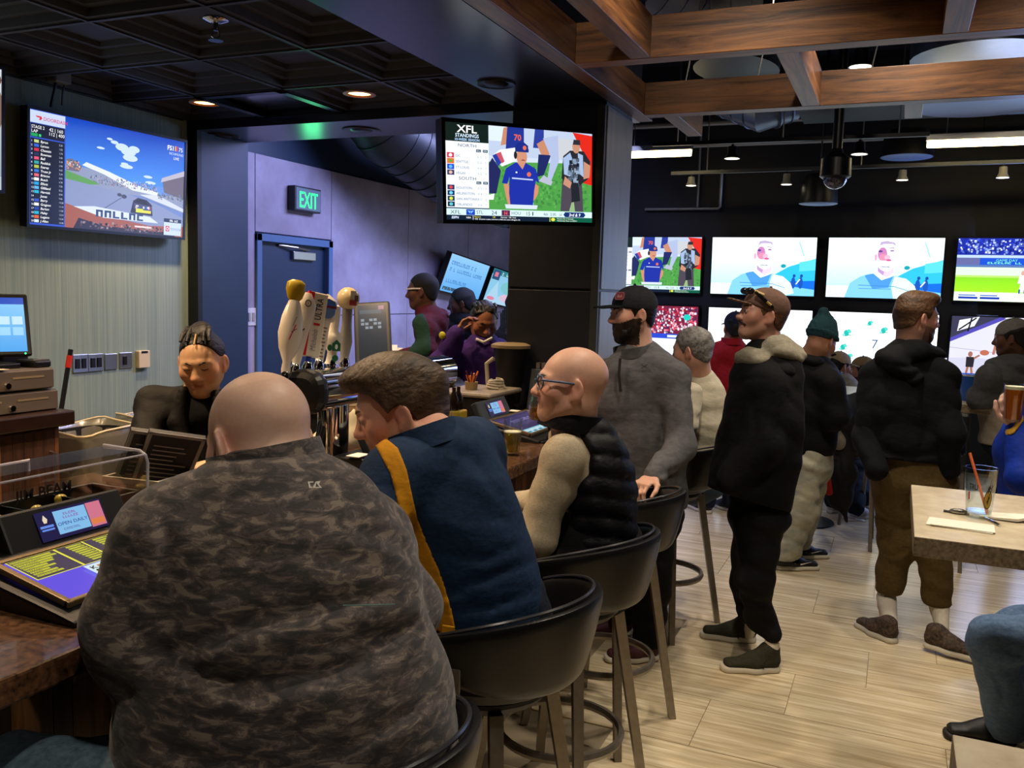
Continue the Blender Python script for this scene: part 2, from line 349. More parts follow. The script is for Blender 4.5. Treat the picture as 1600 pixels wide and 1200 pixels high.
# lit EXIT sign
def exit_sign():
    a = onX(447, 291, XE+.0); y0 = onX(449, 310, XE).y; y1 = onX(490, 312, XE).y; z1 = onX(468, 293, XE).z; z0 = onX(468, 331, XE).z
    t = thing('exit_sign', 'lit green EXIT sign on the grey mural wall above the door', 'exit sign', (XE, (y0+y1)/2, z0))
    w_ = y1-y0; h = z1-z0; MB().b2((0, -w_/2, 0), (.07, w_/2, h)).build('housing', mat('sign housing', '20252a', .4), t, bevel=.005)
    MB().b2((.068, -w_/2+.012, .012), (.073, w_/2-.012, h-.012)).build('face_plate', mat('sign face', '6c7f86', .3), t)
    p = Pic(100, 60); p.text('EXIT', 50, 9, 56, '19ff6a', 'CENTER', sx=.62, bold=.012); p.build('lettering', mat('exit green', '18f060', emit=3.2), t, (.074, -w_/2, 0), (0, w_, 0), (0, 0, h))
    lamp('exit_glow', 'AREA', (XE+.1, (y0+y1)/2, z0+h/2), 1.2, (.1, 1, .35), (XE+2, (y0+y1)/2, z0), .2)
exit_sign()
# wall plates
def plates():
    for (u0, v0, u1, v1), kind in (((113, 553, 136, 583), 2), ((137, 552, 160, 581), 2), ((163, 552, 182, 578), 0), ((186, 550, 205, 576), 1)):
        a = onX(u0, v1, XW); b = onX(u1, v0, XW); c = (a+b)/2; w_ = abs(b.y-a.y); h = b.z-a.z
        nm = {2: 'steel double switch plate', 0: 'steel blank cover plate', 1: 'steel outlet plate with one black slot'}[kind]
        lab = nm + ' on the green wall, ' + ('leftmost of the row' if u0 == 113 else 'second from the left' if u0 == 137 else 'third from the left' if kind == 0 else 'rightmost steel one')
        t = thing('wall_plate', lab, 'wall plate', (XW, c.y, c.z), 0, 'steel plates on the green wall')
        MB().box((.004, 0, 0), (.008, w_, h)).build('plate', m_steel, t, bevel=.002)
        for k in range(kind):
            yy = (k-.5)*w_*.42 if kind == 2 else -w_*.1
            MB().box((.010, yy, 0), (.008, w_*.27, h*.55)).build('rocker', m_dark, t, bevel=.001)
    a = onX(212, 575, XW); b = onX(229, 547, XW); c = (a+b)/2
    t = thing('thermostat', 'cream thermostat box on the green wall right of the steel plates', 'thermostat', (XW, c.y, c.z))
    MB().box((.015, 0, 0), (.03, abs(b.y-a.y), abs(b.z-a.z))).build('housing', mat('cream plastic', 'd8c8a4', .5), t, bevel=.004)
    MB().box((.031, 0, .045), (.002, .05, .012)).build('slot', m_dark, t)
    c = onX(391, 495, XE)
    t = thing('light_switch', 'small white switch plate on the mural wall left of the exit door', 'light switch', (XE, c.y, c.z))
    MB().box((.004, 0, 0), (.008, .115, .125)).build('plate', mat('white plastic', 'd8d6d8', .5), t, bevel=.002)
    for k in (-1, 1): MB().box((.01, k*.022, 0), (.01, .022, .06)).build('rocker', mat('grey plastic', '9a9aa0', .5), t, bevel=.001)
plates()
# things on the bar ceiling
for x, y, l in ((-3.74, 4.02, 'lit warm recessed ceiling light nearer the green wall'), (-2.72, 4.07, 'lit warm recessed ceiling light nearer the column')):
    t = thing('recessed_light', l, 'ceiling light', (x, y, ZC), 0, 'recessed lights in the bar ceiling')
    MB().lathe([(.062, .0), (.085, -.004), (.088, -.012), (.064, -.014)], n=24, cap=False).build('trim_ring', mat('can ring', 'b07a3c', .4), t, smooth=True)
    MB().lathe([(.001, -.005), (.063, -.005)], n=24, cap=False).build('lens', mat('can lens', 'ffc070', emit=9.), t)
for u, v, l in ((345, 213, 'unlit recessed light in the glossy header, left of the green reflection'), (565, 203, 'unlit recessed light in the glossy header, right of the green reflection')):
    p = onZ(u, v, ZS); t = thing('recessed_speaker', l, 'ceiling light', p, 0, 'unlit cans in the header')
    MB().lathe([(.001, -.003), (.09, -.003), (.12, -.008), (.125, 0)], n=24, cap=False).build('rim', m_darkm, t, smooth=True); MB().lathe([(.001, -.012), (.06, -.010), (.07, -.003)], n=20, cap=False).build('baffle', m_dark, t, smooth=True)
p = onZ(775, 130, ZS); t = thing('recessed_speaker', 'unlit round recessed fitting in the long glossy soffit above the bar', 'ceiling light', p)
MB().lathe([(.001, -.003), (.07, -.003), (.09, -.008), (.095, 0)], n=24, cap=False).build('rim', m_darkm, t, smooth=True); MB().lathe([(.001, -.012), (.05, -.010), (.06, -.003)], n=20, cap=False).build('baffle', m_dark, t, smooth=True)
p = onZ(337, 36, ZC); t = thing('sprinkler', 'chrome sprinkler head hanging from the coffered ceiling', 'sprinkler', (p.x, p.y, ZC+.02))
MB().lathe([(.001, 0), (.045, 0), (.05, -.008), (.02, -.02), (.012, -.02), (.012, -.05), (.001, -.05)], n=16, cap=False).build('escutcheon', m_chrome, t, smooth=True)
MB().tube([(-.012, 0, -.045), (-.02, 0, -.07), (0, 0, -.085), (.02, 0, -.07), (.012, 0, -.045)], .003, 6).build('frame', m_chrome, t); MB().lathe([(.001, -.085), (.03, -.086), (.03, -.089), (.001, -.09)], n=14, cap=False).build('deflector', m_chrome, t)
# power box hanging by its leads over the screen on the green wall
def powerbox():
    p = onX(92, 108, XW+.12); t = thing('power_box', 'small grey power box hanging by white leads above the race screen', 'power box', p)
    MB().box((0, 0, 0), (.07, .10, .15)).build('box', mat('grey box', '6a6f74', .45), t, bevel=.008)
    MB().box((.036, .02, .05), (.002, .05, .025)).build('sticker', mat('sticker', 'c9c9c9', .6), t)
    MB().tube([(0, -.02, .07), (.0, -.09, .11), (0, -.03, .19), (0, 0, .28), (0, .01, .36)], .005, 6).build('lead', mat('white lead', 'c8c8c4', .5), t, smooth=True)
    MB().tube([(0, .02, .07), (0, .03, .16), (0, .01, .36)], .005, 6).build('lead', mat('white lead', 'c8c8c4', .5), t, smooth=True)
    MB().tube([(0, -.02, -.075), (0, -.03, -.12), (-.03, -.03, -.2)], .009, 6).build('cable', m_dark, t, smooth=True); MB().tube([(0, .03, -.075), (0, .02, -.12), (-.02, .03, -.18)], .005, 6).build('cable', m_dark, t, smooth=True)
powerbox()
# ------------------------------------------------------------------ wooden trellis under the open ceiling
tr = thing('ceiling_trellis', 'dark stained wooden beam trellis hung on wires under the open ceiling', 'trellis', (0, 0, ZS))
def beam(a, b, w_=.09, h=.17, m=w_beam):
    a = Vector(a); b = Vector(b); L_ = (b-a).length; me = MB().box((0, 0, 0), (L_, w_, h)).mesh('beam')
    o = link_mesh('beam', me, m, tr, bevel=.003); o.location = (a+b)/2 + Vector((0, 0, h/2)); o.rotation_euler = (0, 0, math.atan2(b.y-a.y, b.x-a.x)); return o
beam((-1.385, -1.6, 0), (-1.385, 4.93, 0), .085)
for y in (2.54, 3.685, 4.795): beam((-1.343, y, .001), (3.6, y, .001))
for x, y0, y1 in ((-1.055, -1.6, 2.49), (-1.055, 2.585, 3.64), (-.48, 3.73, 4.75), (.115, 2.585, 3.64), (.70, 3.73, 4.75), (-1.215, 4.84, 5.45), (-.005, 4.84, 5.2), (1.29, 2.585, 3.64), (-.48, 1.2, 2.49), (.70, 1.2, 2.49)): beam((x, y0, .002), (x, y1, .002), .085)
for u, v, y in ((1185, 92, 4.795), (1360, 120, 4.795), (1070, 140, 4.795), (1240, 20, 3.685), (1350, 5, 3.685)):
    p = onY(u, v, y); MB().tube([(p.x, p.y, .16), (p.x+.06, p.y-.02, .5), (p.x+.12, p.y-.04, 1.6)], .004, 5).tube([(p.x+.04, p.y-.013, .36), (p.x+.048, p.y-.015, .44)], .012, 6).build('hanger_wire', m_steel, tr)
# ------------------------------------------------------------------ ducts, lights and fittings in the open ceiling
m_duct = mat('painted duct', '2a2c30', .42, .5, noise=(4, .2)); m_ductg = mat('galvanised duct', '6a7080', .36, .8, noise=(4, .25))
def duct(name, label, pts, r, m, ribs=.12, group=None):
    c = Vector(pts[len(pts)//2]); t = thing(name, label, 'duct', c, 0, group); pts = [Vector(p)-c for p in pts]
    MB().tube(pts, r, 28).build('pipe', m, t, smooth=True)
    if ribs:
        k = MB()
        for i in range(len(pts)-1):
            a, b = pts[i], pts[i+1]; n = max(1, int((b-a).length/ribs)); dr = (b-a).normalized()
            for j in range(n): q = a.lerp(b, (j+.5)/n); k.tube([q-dr*.006, q+dr*.006], r*1.015, 28)
        k.build('seam', m, t, smooth=True)
    return t
a = onY(1080, 20, 6.0); duct('spiral_duct', 'grey spiral duct at the top, running into the dark ceiling above the trellis', [a+Vector((-.7, -1.9, .35)), a+Vector((-.3, -.8, .1)), a+Vector((.05, -.25, .02)), a+Vector((.4, -.1, .1))], .25, m_ductg)
a = onY(1150, 105, 6.9); duct('round_duct', 'large black round duct behind the trellis, open end down', [a+Vector((.05, .1, .9)), a+Vector((0, 0, -.02))], .32, m_duct, 0)
a = onY(1535, 85, 6.4); t = duct('round_diffuser', 'large grey drum diffuser with underside tinted for blue light at the top right', [a+Vector((0, 0, .5)), a+Vector((0, 0, -.02))], .42, m_ductg, 0)
MB().lathe([(.001, -.27), (.36, -.275), (.40, -.29), (.43, -.262)], n=28, cap=False).build('baffle', mat('diffuser face', '7f93b8', .4), t, smooth=True)  # blue light on the underside is put into the face colour
a = onY(1185, 185, 8.2); duct('spiral_duct', 'pale spiral duct end just visible under the second trellis beam', [a+Vector((-.5, .5, .4)), a+Vector((0, .3, .15)), a+Vector((.2, .4, .25))], .22, m_ductg)
for u, v, y, r, h, l in ((1418, 225, 9.0, .23, .24, 'black pendant drum speaker beside the long lit tube'), (1280, 296, 8.6, .17, .26, 'black bell shaped pendant speaker under the ceiling camera')):
    a = onY(u, v, y); t = thing('pendant_speaker', l, 'speaker', a)
    MB().lathe([(.02, h/2+.02), (r*.75, h/2), (r*.9, h*.2), (r, -h/2+.01), (r, -h/2)], n=24).build('shell', m_dark, t, smooth=True); MB().lathe([(.001, -h/2-.004), (r*.93, -h/2-.004), (r*1.0, -h/2+.005)], n=24, cap=False).build('grille', mat('blue light tint grille', '5a6f9a', .5), t, smooth=True)  # blue light from below is put into the grille colour
    MB().tube([(0, 0, h/2), (0, 0, 4.28-a.z)], .008, 6).build('cord', m_dark, t)
# fat elbow duct behind the screen on the column
a = onX(640, 250, -3.6); duct('elbow_duct', 'black round duct bending down behind the column screen', [a+Vector((-.25, -.5, .55)), a+Vector((-.12, -.1, .2)), a+Vector((.05, .5, -.02)), a+Vector((.1, 1.6, -.12)), a+Vector((.1, 3.0, -.1))], .27, m_duct); el = bpy.data.objects['elbow_duct']; MB().tube([(0, .3, .2), (0, .3, 4.29-el.location.z)], .008, 6).tube([(.1, 2.0, .1), (.1, 2.0, 4.29-el.location.z)], .008, 6).build('hanger', m_steel, el)
# long linear lamps
for x0, x1, l in ((-2.40, -1.80, 'short lit linear lamp left, near the column'), (.10, 1.6, 'long lit linear lamp at the right edge')):
    t = thing('linear_lamp', l, 'linear light', ((x0+x1)/2, 8.0, 3.0), 0, 'linear lamps on the far ceiling'); h = (x1-x0)/2
    MB().box((0, 0, .05), (2*h, .07, .05)).build('housing', m_steel, t, bevel=.004); MB().box((0, 0, 0), (2*h-.02, .06, .055)).build('diffuser', mat('lamp diffuser', 'ffe7a8', emit=14.), t, bevel=.008)
    for s in (-.8, .8): MB().tube([(s*h, 0, .07), (s*h, 0, 1.28)], .004, 5).build('hanger', m_steel, t)
# tracks and heads
m_headw = mat('track head grey', '9a978c', .4)
def track(u0, v0, u1, v1, y, label, heads, white):
    a = onY(u0, v0, y); b = onY(u1, v1, y); b = a + (b-a)*1.15; c = (a+b)/2
    t = thing('light_track', label, 'light track', c); MB().tube([a-c, b-c], .022, 4, up=(0, 1, 0)).build('rail', m_darkm if not white else mat('rail grey', '44464a', .4, .5), t)
    for k in range(3): q = a.lerp(b, .1+.4*k)-c; MB().tube([q, q+Vector((0, 0, 4.28-c.z))], .006, 5).build('hanger', m_steel, t)
    for u, v, lab, big in heads:
        p = onY(u, v, y); zr = a.z + (b.z-a.z)*((p.x-a.x)/(b.x-a.x)); h = thing('track_head', lab, 'track light', (p.x, p.y, zr-.02), 0, 'track light heads on the ceiling')
        L_ = max(.06, zr-.03-p.z); r = .042*big
        MB().tube([(0, 0, 0), (0, 0, -.03)], .012, 8).build('stem', m_darkm, h); MB().lathe([(r*.7, -.02), (r*.75, -.03), (r*.8, -L_), (r*1.25, -L_-.035)], n=16).build('body', m_headw if white else m_darkm, h, smooth=True)
        MB().lathe([(.001, -L_-.0352), (r*1.12, -L_-.0352)], n=16, cap=False).build('lens', mat('head lens', 'fff0d0', emit=6.), h)
        MB().lathe([(r*1.13, -L_-.037), (r*1.26, -L_-.037)], n=16, cap=False).build('rim', m_steel, h)
track(1049, 271, 1600, 252, 8.6, 'grey ceiling track nearest the screen wall', ((1080, 286, 'small pale track head, far left on the grey track', 1), (1229, 284, 'small dark track head mostly behind the rail, left of the ceiling camera', 1), (1410, 277, 'small pale track head right of the ceiling camera', 1), (1567, 273, 'small pale track head at the right end of the grey track', 1)), True)
track(1020, 226, 1390, 212, 7.6, 'black ceiling track in front of the linear lamps', ((1144, 243, 'black flared track head left of the ceiling camera', 1.25), (1343, 236, 'black track head right of the ceiling camera pole', 1.25)), False)
track(1330, 68, 1360, 66, 6.0, 'short black track above the second trellis beam', ((1345, 98, 'bright black track head seen between two trellis beams', 1.4),), False)
# dome camera on its pole
p = onY(1306, 262, 6.6); t = thing('dome_camera', 'black dome security camera hanging on a pole', 'security camera', p)
MB().tube([(0, 0, .08), (0, 0, 4.28-p.z)], .035, 10).build('pole', m_darkm, t, smooth=True); MB().lathe([(.035, .13), (.045, .10), (.10, .06), (.105, -.06), (.085, -.075)], n=24).build('housing', m_darkm, t, smooth=True)
MB().ball((0, 0, -.07), .082, 20, 12, (1, 1, .95)).build('dome', mat('camera dome', '2e2a35', .08, coat=1.), t, smooth=True)
# pipework and a sheet of dark ductwork across the ceiling
a = onY(1190, 190, 8.9); t = thing('ceiling_duct', 'flat black rectangular duct crossing above the ceiling camera', 'duct', (.6, 8.0, 3.45)); MB().box((0, 0, 0), (3.0, .8, .34)).build('duct_run', mat('flat duct', '17181c', .45, .3), t, bevel=.006)
MB().tube([(-1.5, -.41, -.16), (1.5, -.41, -.16)], .012, 6).build('edge_strip', m_steel, t)
for k, (z, y, l) in enumerate(((3.62, 9.2, 'thin pale conduit run across the far ceiling, upper'), (3.5, 9.3, 'thin pale conduit run across the far ceiling, lower'), (3.30, 9.4, 'thin pipe run just above the linear lamps'))):
    t = thing('conduit', l, 'pipe', (-1.0, y, z)); MB().tube([(-2.2, 0, 0), (3.2, 0, 0)], .025, 8).build('pipe', mat('conduit', '8b8a84', .4, .6), t, smooth=True)
    for q in (-1.2, .2, 1.6): MB().tube([(q, 0, 0), (q, 0, 4.28-z)], .006, 5).build('hanger', m_darkm, t)
for sx in (): pass
t = thing('pipe_frame', 'thin grey pipe bent into a corner on the dark wall by the column', 'pipe', (-2.2, 9.95, 2.7)); MB().tube([(-.55, 0, 0), (.28, 0, 0), (.30, 0, .02), (.30, 0, .42)], .018, 8).build('pipe', mat('conduit', '8b8a84', .4, .6), t, smooth=True); MB().tube([(.05, 0, 0), (.05, 0, 1.59)], .012, 8).build('pipe', mat('conduit', '8b8a84', .4, .6), t)
# ================================================================== SCREENS
def screen_mat(k):
    m = mat('screen glow %.2f' % k, 'ffffff', .25, emit=k, attr=True); return m
m_bezel = mat('screen bezel', '0a0a0c', .3)
def tv(name, label, o, x, y, pic, k, group=None, bezel=.012, thick=.05, cat='television', mount=None):
    o = Vector(o); x = Vector(x); y = Vector(y); y = y - x*(x.dot(y)/x.dot(x)); c = o + x/2 + y/2; z = x.cross(y).normalized()
    t = thing(name, label, cat, c, 0, group); xn, yn = x.normalized(), y.normalized()
    R = Matrix((xn, yn, z)).transposed(); W, H = x.length, y.length
    MB().box(z*(-thick/2-.004), (W+2*bezel, H+2*bezel, thick), R).build('housing', m_dark, t, bevel=.004)
    b = MB(); q = bezel*.5+.001
    for s in (-1, 1): b.box(yn*s*(H/2+q), (W+4*q, 2*q, .012), R); b.box(xn*s*(W/2+q), (2*q, H, .012), R)
    b.build('bezel', m_bezel, t)
    b = MB().box(z*-.003, (W, H, .002), R).build('panel', m_dark, t)
    pic.build('screen', screen_mat(k), t, -x/2-y/2, x, y)
    if mount is not None: MB().tube([z*-thick, Vector(mount)-c], .03, 8).box(z*(-thick-.015), (.3, .2, .03), R).build('mount', m_darkm, t)
    return t
def pic_race():
    p = Pic(160, 90); p.grad(0, 0, 160, 90, '7fb4f0', '0a48c8')
    p.grad(0, 45, 160, 90, '3f8df0', '0b3fb8')
    for x, y, a, b in ((88, 74, 7, 3.2), (95, 71, 8, 3.5), (101, 74, 6, 3), (97, 66, 8, 3), (80, 77, 4, 1.5), (75, 79, 3, 1), (93, 58, 7, 1.8), (91, 60, 4, 1.2), (120, 47, 6, 1.4), (66, 70, 4, 1), (117, 52, 5, 1.2)):
        p.ell(x, y, a, b, 'c9ddf5')
    p.poly([(30, 52), (60, 51), (80, 46), (125, 36), (160, 40), (160, 0), (30, 0)], '8c96b4')
    p.poly([(48, 53), (70, 48), (100, 38), (130, 36), (130, 39), (105, 43), (75, 51), (52, 56)], 'dfe6f2')
    p.specks(55, 39, 128, 47, ['6f7890', 'b8b0b8', '8f6f80', '4f5f88'], 180, 1.4)
    p.poly([(33, 56), (38, 57), (48, 52), (45, 47), (33, 47)], '6f6878'); p.specks(33, 48, 47, 56, ['d0a060', 'c05050', '40506a', 'd8d8d8'], 50, 1.5)
    p.poly([(32, 47), (60, 41), (66, 39), (50, 37), (32, 39)], '5c9a4a')
    p.poly([(32, 40), (64, 37), (100, 33), (128, 35), (160, 16), (160, 5), (32, 8)], '8792b8')
    p.poly([(95, 34), (110, 34), (160, 18), (160, 23)], '6f86c0'); p.poly([(108, 35), (128, 37), (160, 27), (160, 24)], 'cfd6e6')
    p.poly([(134, 50), (160, 60), (160, 36), (136, 40)], '6a5f6a'); p.poly([(132, 49), (160, 58), (160, 63), (133, 53)], 'b9b3c0'); p.specks(128, 33, 160, 40, ['707890', '9fa0b0', '506070'], 60, 1.8)
    p.line(62, 14, 88, 30, .8, '5a6284'); p.line(80, 15, 160, 12, .5, '9aa4c4')
    for q in ((91, 31.5, 1.8), (86, 32.5, 1.5)): p.ell(q[0], q[1], q[2]*1.6, q[2], '3f4458')
    p.poly([(98, 18), (101, 29), (106, 32), (116, 31), (122, 27), (123, 17)], '23283a'); p.poly([(103, 28), (107, 31), (115, 30.5), (118, 26)], '141824'); p.poly([(102, 22), (122, 20.5), (122, 25.5), (102, 27)], '4a4c70')
    p.rect(104, 19, 112, 22.5, 'd8e030'); p.rect(112, 19, 121, 21.5, 'e0d838'); p.specks(103, 22, 121, 26, ['c03040', '3060c0', 'e0e0e0'], 14, 2)
    p.poly([(32, 20), (60, 14), (120, 8), (160, 10), (160, 0), (32, 0)], 'a0573c'); p.poly([(40, 18), (70, 11), (130, 11), (120, 16), (60, 20)], 'd6e0f0')
    p.scrib(62, 11.5, 52, 6, '27406a', 6); p.poly([(45, 9), (70, 4), (130, 3), (150, 6), (150, 0), (40, 0)], '2c2430'); p.specks(46, 1, 146, 8, ['70606a', '201820', 'a09090', '4a3a40'], 120, 2); p.rect(103, 5.5, 122, 7, 'f2d6d0')
    p.rect(0, 0, 32, 90, '2c50c8'); p.rect(.5, 80, 31.5, 89.5, 'c4d2f4'); p.poly([(5, 85.6), (10, 85.6), (11, 84), (9.4, 82.6), (8, 82.6), (9, 84.4), (6.4, 84.4)], 'd82828'); p.text('DOORDASH', 12, 82.8, 3.9, 'd03050', bold=.05)
    p.rect(.8, 69, 31, 79.5, '0a0f28'); p.text('STAGE 2', 1.5, 75.6, 3.6, 'ffffff', sx=.85); p.text('42 | 160', 17, 75.4, 3.8, 'ffffff'); p.text('LAP', 1.5, 72.4, 3.4, 'ffffff'); p.text('112 | 400', 16.5, 72, 3.8, 'ffffff'); p.rect(1.2, 69.4, 7, 71.8, '18a050'); p.rect(8, 69.6, 10, 71.6, '30d070')
    p.rect(.8, 1.5, 31, 68, '070b1e')
    nm = ['Byron', 'Larson', 'Chastain', 'Bowman', 'Bell', 'Reddick', 'Suarez', 'Truex Jr', 'Briscoe', 'Busch', 'Elliott', 'Gilliland', 'Harvick', 'Jones', 'Berry', 'Gragson', 'Burton', 'Haley', 'Logano', 'J Allen']
    cs = ['c0d080', '3060d0', 'd02840', '203050', 'e05070', '30a0a0', 'b0c040', '3070d0', 'e06070', 'ffffff', '20a0e0', '60b0f0', '20b0d0', '101828', '3050c0', 'f0f0f0', '2040a0', '20b0d0', 'e06020', 'd0e0f0']
    for i in range(20):
        y = 65 - i*3.3; p.text(str(i+1), 1.4, y, 2.2, 'ffffff'); p.rect(4, y-.3, 8, y+2, cs[i]); p.text(nm[i], 9.4, y, 2.7, 'ffffff', shear=.2, bold=.03); p.text('%.2f' % (.3+i*.72), 26, y, 2.1, 'c0c8e0', sx=.9)
    p.text('FS1', 138, 80, 6, 'ffffff', bold=.12); p.rect(147.2, 80, 148.6, 84.5, 'f0b020'); p.rect(149.2, 80, 150.6, 84.5, 'd03030'); p.text('75', 151.5, 80, 5.4, 'ffffff'); p.text('RICHMOND', 149, 76, 3.2, 'd0e0ff', 'CENTER'); p.text('LIVE', 149, 71.8, 3.6, 'ffffff', 'CENTER')
    p.rect(136, 1, 157, 16.5, 'c8d8f4'); p.rect(136, 13, 157, 16.5, '16284a'); p.scrib(143, 13.8, 10, 1.8, 'ffffff', 7); p.rect(138.2, 4.5, 142.6, 9.5, 'd82838'); p.ell(140.4, 7, 1.4, 1.8, 'ffffff'); p.ell(140.4, 7, .8, 1.2, 'd82838'); p.text('TOYOTA', 144, 5.6, 3.1, '5060a0')
    return p
def man_cap(p, x, y, s, shirt='1c2f9e', cap='1a2a80'):
    P = lambda pts, c: p.poly([(x+a*s, y+b*s) for a, b in pts], c); E = lambda a, b, c, d, col, r=0: p.ell(x+a*s, y+b*s, c*s, d*s, col, rot=r)
    P([(-10, 0), (10, 0), (10.5, 5), (-10.5, 5)], 'cdd6e4'); P([(-15, 18), (-13, 8), (-11, 2), (-8.5, 3), (-10, 12), (-11, 20)], 'c88a6c'); P([(15, 18), (14.5, 12), (12, 8), (10, 6), (11, 14), (11, 20)], 'c88a6c')
    P([(-9.5, 3), (10, 3), (11, 14), (12.5, 22), (15.5, 20), (12.5, 31), (4, 35), (-5, 35), (-13, 30), (-16.5, 19), (-12, 18.5), (-10, 24), (-10.5, 12)], shirt)
    P([(-8, 22.5), (10, 22), (10, 23), (-8, 23.6)], 'b8c8e8'); E(6.5, 26.5, 1.8, 1.8, 'd86a50'); P([(-5, 27), (-3.4, 27), (-3.6, 28.2), (-4.8, 28.2)], 'd8e0f0')
    P([(-3.5, 35), (3.5, 35), (1, 30)], 'c88a6c'); E(.4, 39.5, 4.6, 6.2, 'c98c70'); P([(-5.6, 43), (6.2, 43), (6.4, 45.5), (-3, 46)], '3a3f50'); P([(-5.2, 43.5), (6.0, 43), (5.8, 48), (2, 50.6), (-3, 50), (-5.4, 47)], cap); E(2.8, 46.3, 1.6, 1.7, 'd86a50'); E(-5, 40.5, 1.4, 3, '20242c'); E(1.6, 37, 1.8, .5, '8a4a40')
def pic_xfl():
    p = Pic(160, 90); p.rect(0, 0, 160, 90, 'c8d4e4'); p.rect(44, 62, 160, 90, 'b8c6de'); p.rect(44, 76, 70, 90, 'd4e2f2')
    p.poly([(44, 56), (160, 60), (160, 0), (44, 0)], '4c9a46'); p.specks(44, 12, 160, 56, ['5aa850', '438c40', '3c8040'], 260, 3)
    p.poly([(100, 62), (160, 66), (160, 82), (100, 84)], 'c2c6cc'); p.poly([(137, 90), (160, 88), (160, 38), (150, 40), (152, 66)], 'd8281c')
    P = p.poly
    P([(57, 72), (60, 89), (64, 90), (65, 74)], 'c08468'); P([(62, 66), (64, 90), (82, 90), (82, 70)], '20328c'); p.text('70', 71, 78, 8, 'e06048', bold=.2); P([(48, 62), (56, 68), (78, 72), (80, 62), (68, 56), (58, 52)], 'e6e6ea'); P([(48, 62), (52, 64), (58, 56), (54, 52)], '283a9a'); P([(52, 64), (57, 66), (61, 57), (58, 55)], 'c05060'); P([(43, 26), (52, 26), (57, 48), (48, 60), (43, 52)], '22285a'); P([(42, 24), (50, 26), (49, 20), (43, 20)], 'f0f0f4')
    P([(92, 72), (94, 90), (104, 90), (104, 72)], '2a3a94'); P([(96, 76), (106, 82), (112, 76), (110, 66), (101, 66)], 'c08468'); P([(98, 66), (112, 66), (104, 46), (96, 44)], '1d2760'); P([(103, 82), (120, 86), (121, 60), (112, 40), (108, 42), (112, 64)], 'a9b6d8')
    P([(104, 46), (114, 40), (112, 36), (98, 40)], 'b0b4c8')
    man_cap(p, 79, 12, 1.28); P([(62, 12), (96, 12), (97, 16), (61, 16)], 'd0dae8')
    P([(123, 11), (150, 11), (148, 40), (125, 44)], '4a4450'); P([(133, 11), (140, 11), (138, 26)], '90b080'); P([(124, 44), (126, 66), (134, 72), (150, 72), (158, 62), (155, 44), (146, 38), (128, 40)], '26262e'); P([(127, 48), (126, 64), (134, 70), (138, 60), (134, 46)], '9db4d8'); P([(143, 70), (149, 68), (150, 46), (144, 50)], '9db4d8')
    p.ell(141, 76, 4.5, 6.5, 'c08a70'); P([(137, 78), (146, 78), (145.5, 83), (138, 83)], '2c2c34'); P([(150, 62), (158, 58), (157, 46), (150, 44)], 'c08a70')
    p.specks(131, 36, 147, 66, ['181c24', '5a6a80', '8ca0b8', '30363f'], 70, 4); P([(136, 20), (146, 22), (144, 40), (135, 40)], '20242c'); P([(126, 38), (134, 34), (136, 40), (128, 46)], 'c08a70')
    p.rect(0, 10, 44, 90, 'e9eef4'); p.rect(0, 73, 44, 90, '12201c'); p.text('XFL', 22, 81.5, 9.6, 'ffffff', 'CENTER', sx=1.25, bold=.15); p.text('STANDINGS', 22, 77.2, 4.6, 'd8ecff', 'CENTER', sx=.95, bold=.06); p.text('10-WEEK SEASON', 22, 73.9, 3.2, 'b8dcff', 'CENTER', bold=.05)
    p.text('NORTH', 22, 68.2, 4.2, '38424e', 'CENTER', sx=1.3); p.text('SOUTH', 22, 37.6, 4.2, '38424e', 'CENTER', sx=1.3)
    for y in (64, 34):
        p.rect(31, y, 36, y+2.6, '28485c'); p.rect(38, y, 43, y+2.6, '28485c'); p.text('W-L', 33.5, y+.5, 2, 'ffffff', 'CENTER'); p.text('STK', 40.5, y+.5, 2, 'ffffff', 'CENTER')
    for i, (n, c, q) in enumerate((('DC', 'd03050', 'ffffff'), ('SEATTLE', 'e06828', '60a040'), ('ST LOUIS', '1c48c8', '60b0ff'), ('VEGAS', '3a3860', 'e0b0a0'))):
        y = 58.6-i*5.3; p.rect(1.5, y-1, 8.6, y+3.8, c); p.ell(5, y+1.4, 1.8, 1.5, q); p.text(n, 10.2, y, 3.3, '48607c'); p.text('%d-%d' % (6-i, 2+i), 32, y, 3, 'a0a8b4', sx=1.2); p.text('%d' % (3+i*2), 40, y, 3, 'a0a8b4')
    for i, (n, c, q) in enumerate((('HOUSTON', '283468', 'd04848'), ('ARLINGTON', '10305c', '70c8e8'), ('SAN ANTONIO', '183c50', 'd8d850'), ('ORLANDO', '182c48', '60c0c8'))):
        y = 29-i*5.2; p.rect(1.5, y-1, 8.6, y+3.6, c); p.ell(5, y+1.3, 1.8, 1.5, q); p.text(n, 10.2, y, 3.3, '48607c'); p.text('%d-%d' % (5-i, 3+i), 32, y, 3, 'a0a8b4', sx=1.2); p.text('%d' % (4+i), 40, y, 3, 'a0a8b4')
    p.rect(0, 8.6, 44, 11.6, '1c3c50'); p.text('TOP 2 IN EACH DIVISION MAKE PLAYOFFS', 22, 9.3, 1.75, 'd8ecff', 'CENTER')
    p.rect(0, 3.6, 160, 10.6, 'cfe8ee'); p.rect(0, 0, 160, 4.6, '102034')
    p.rect(0, 4.6, 160, 10.4, 'cfe8ee'); p.text('XFL', 4, 5.6, 5, '38424e', sx=1.25); p.rect(20, 4.8, 29, 10.2, '1c40b8'); p.poly([(21, 9), (24, 6), (24.4, 8.6)], '7ab8ff'); p.poly([(28, 9), (25, 6), (24.6, 8.6)], '7ab8ff'); p.text('STL', 30.5, 6, 4.6, '40505c'); p.text('24', 46, 5.6, 5.4, '1c2838', sx=1.15)
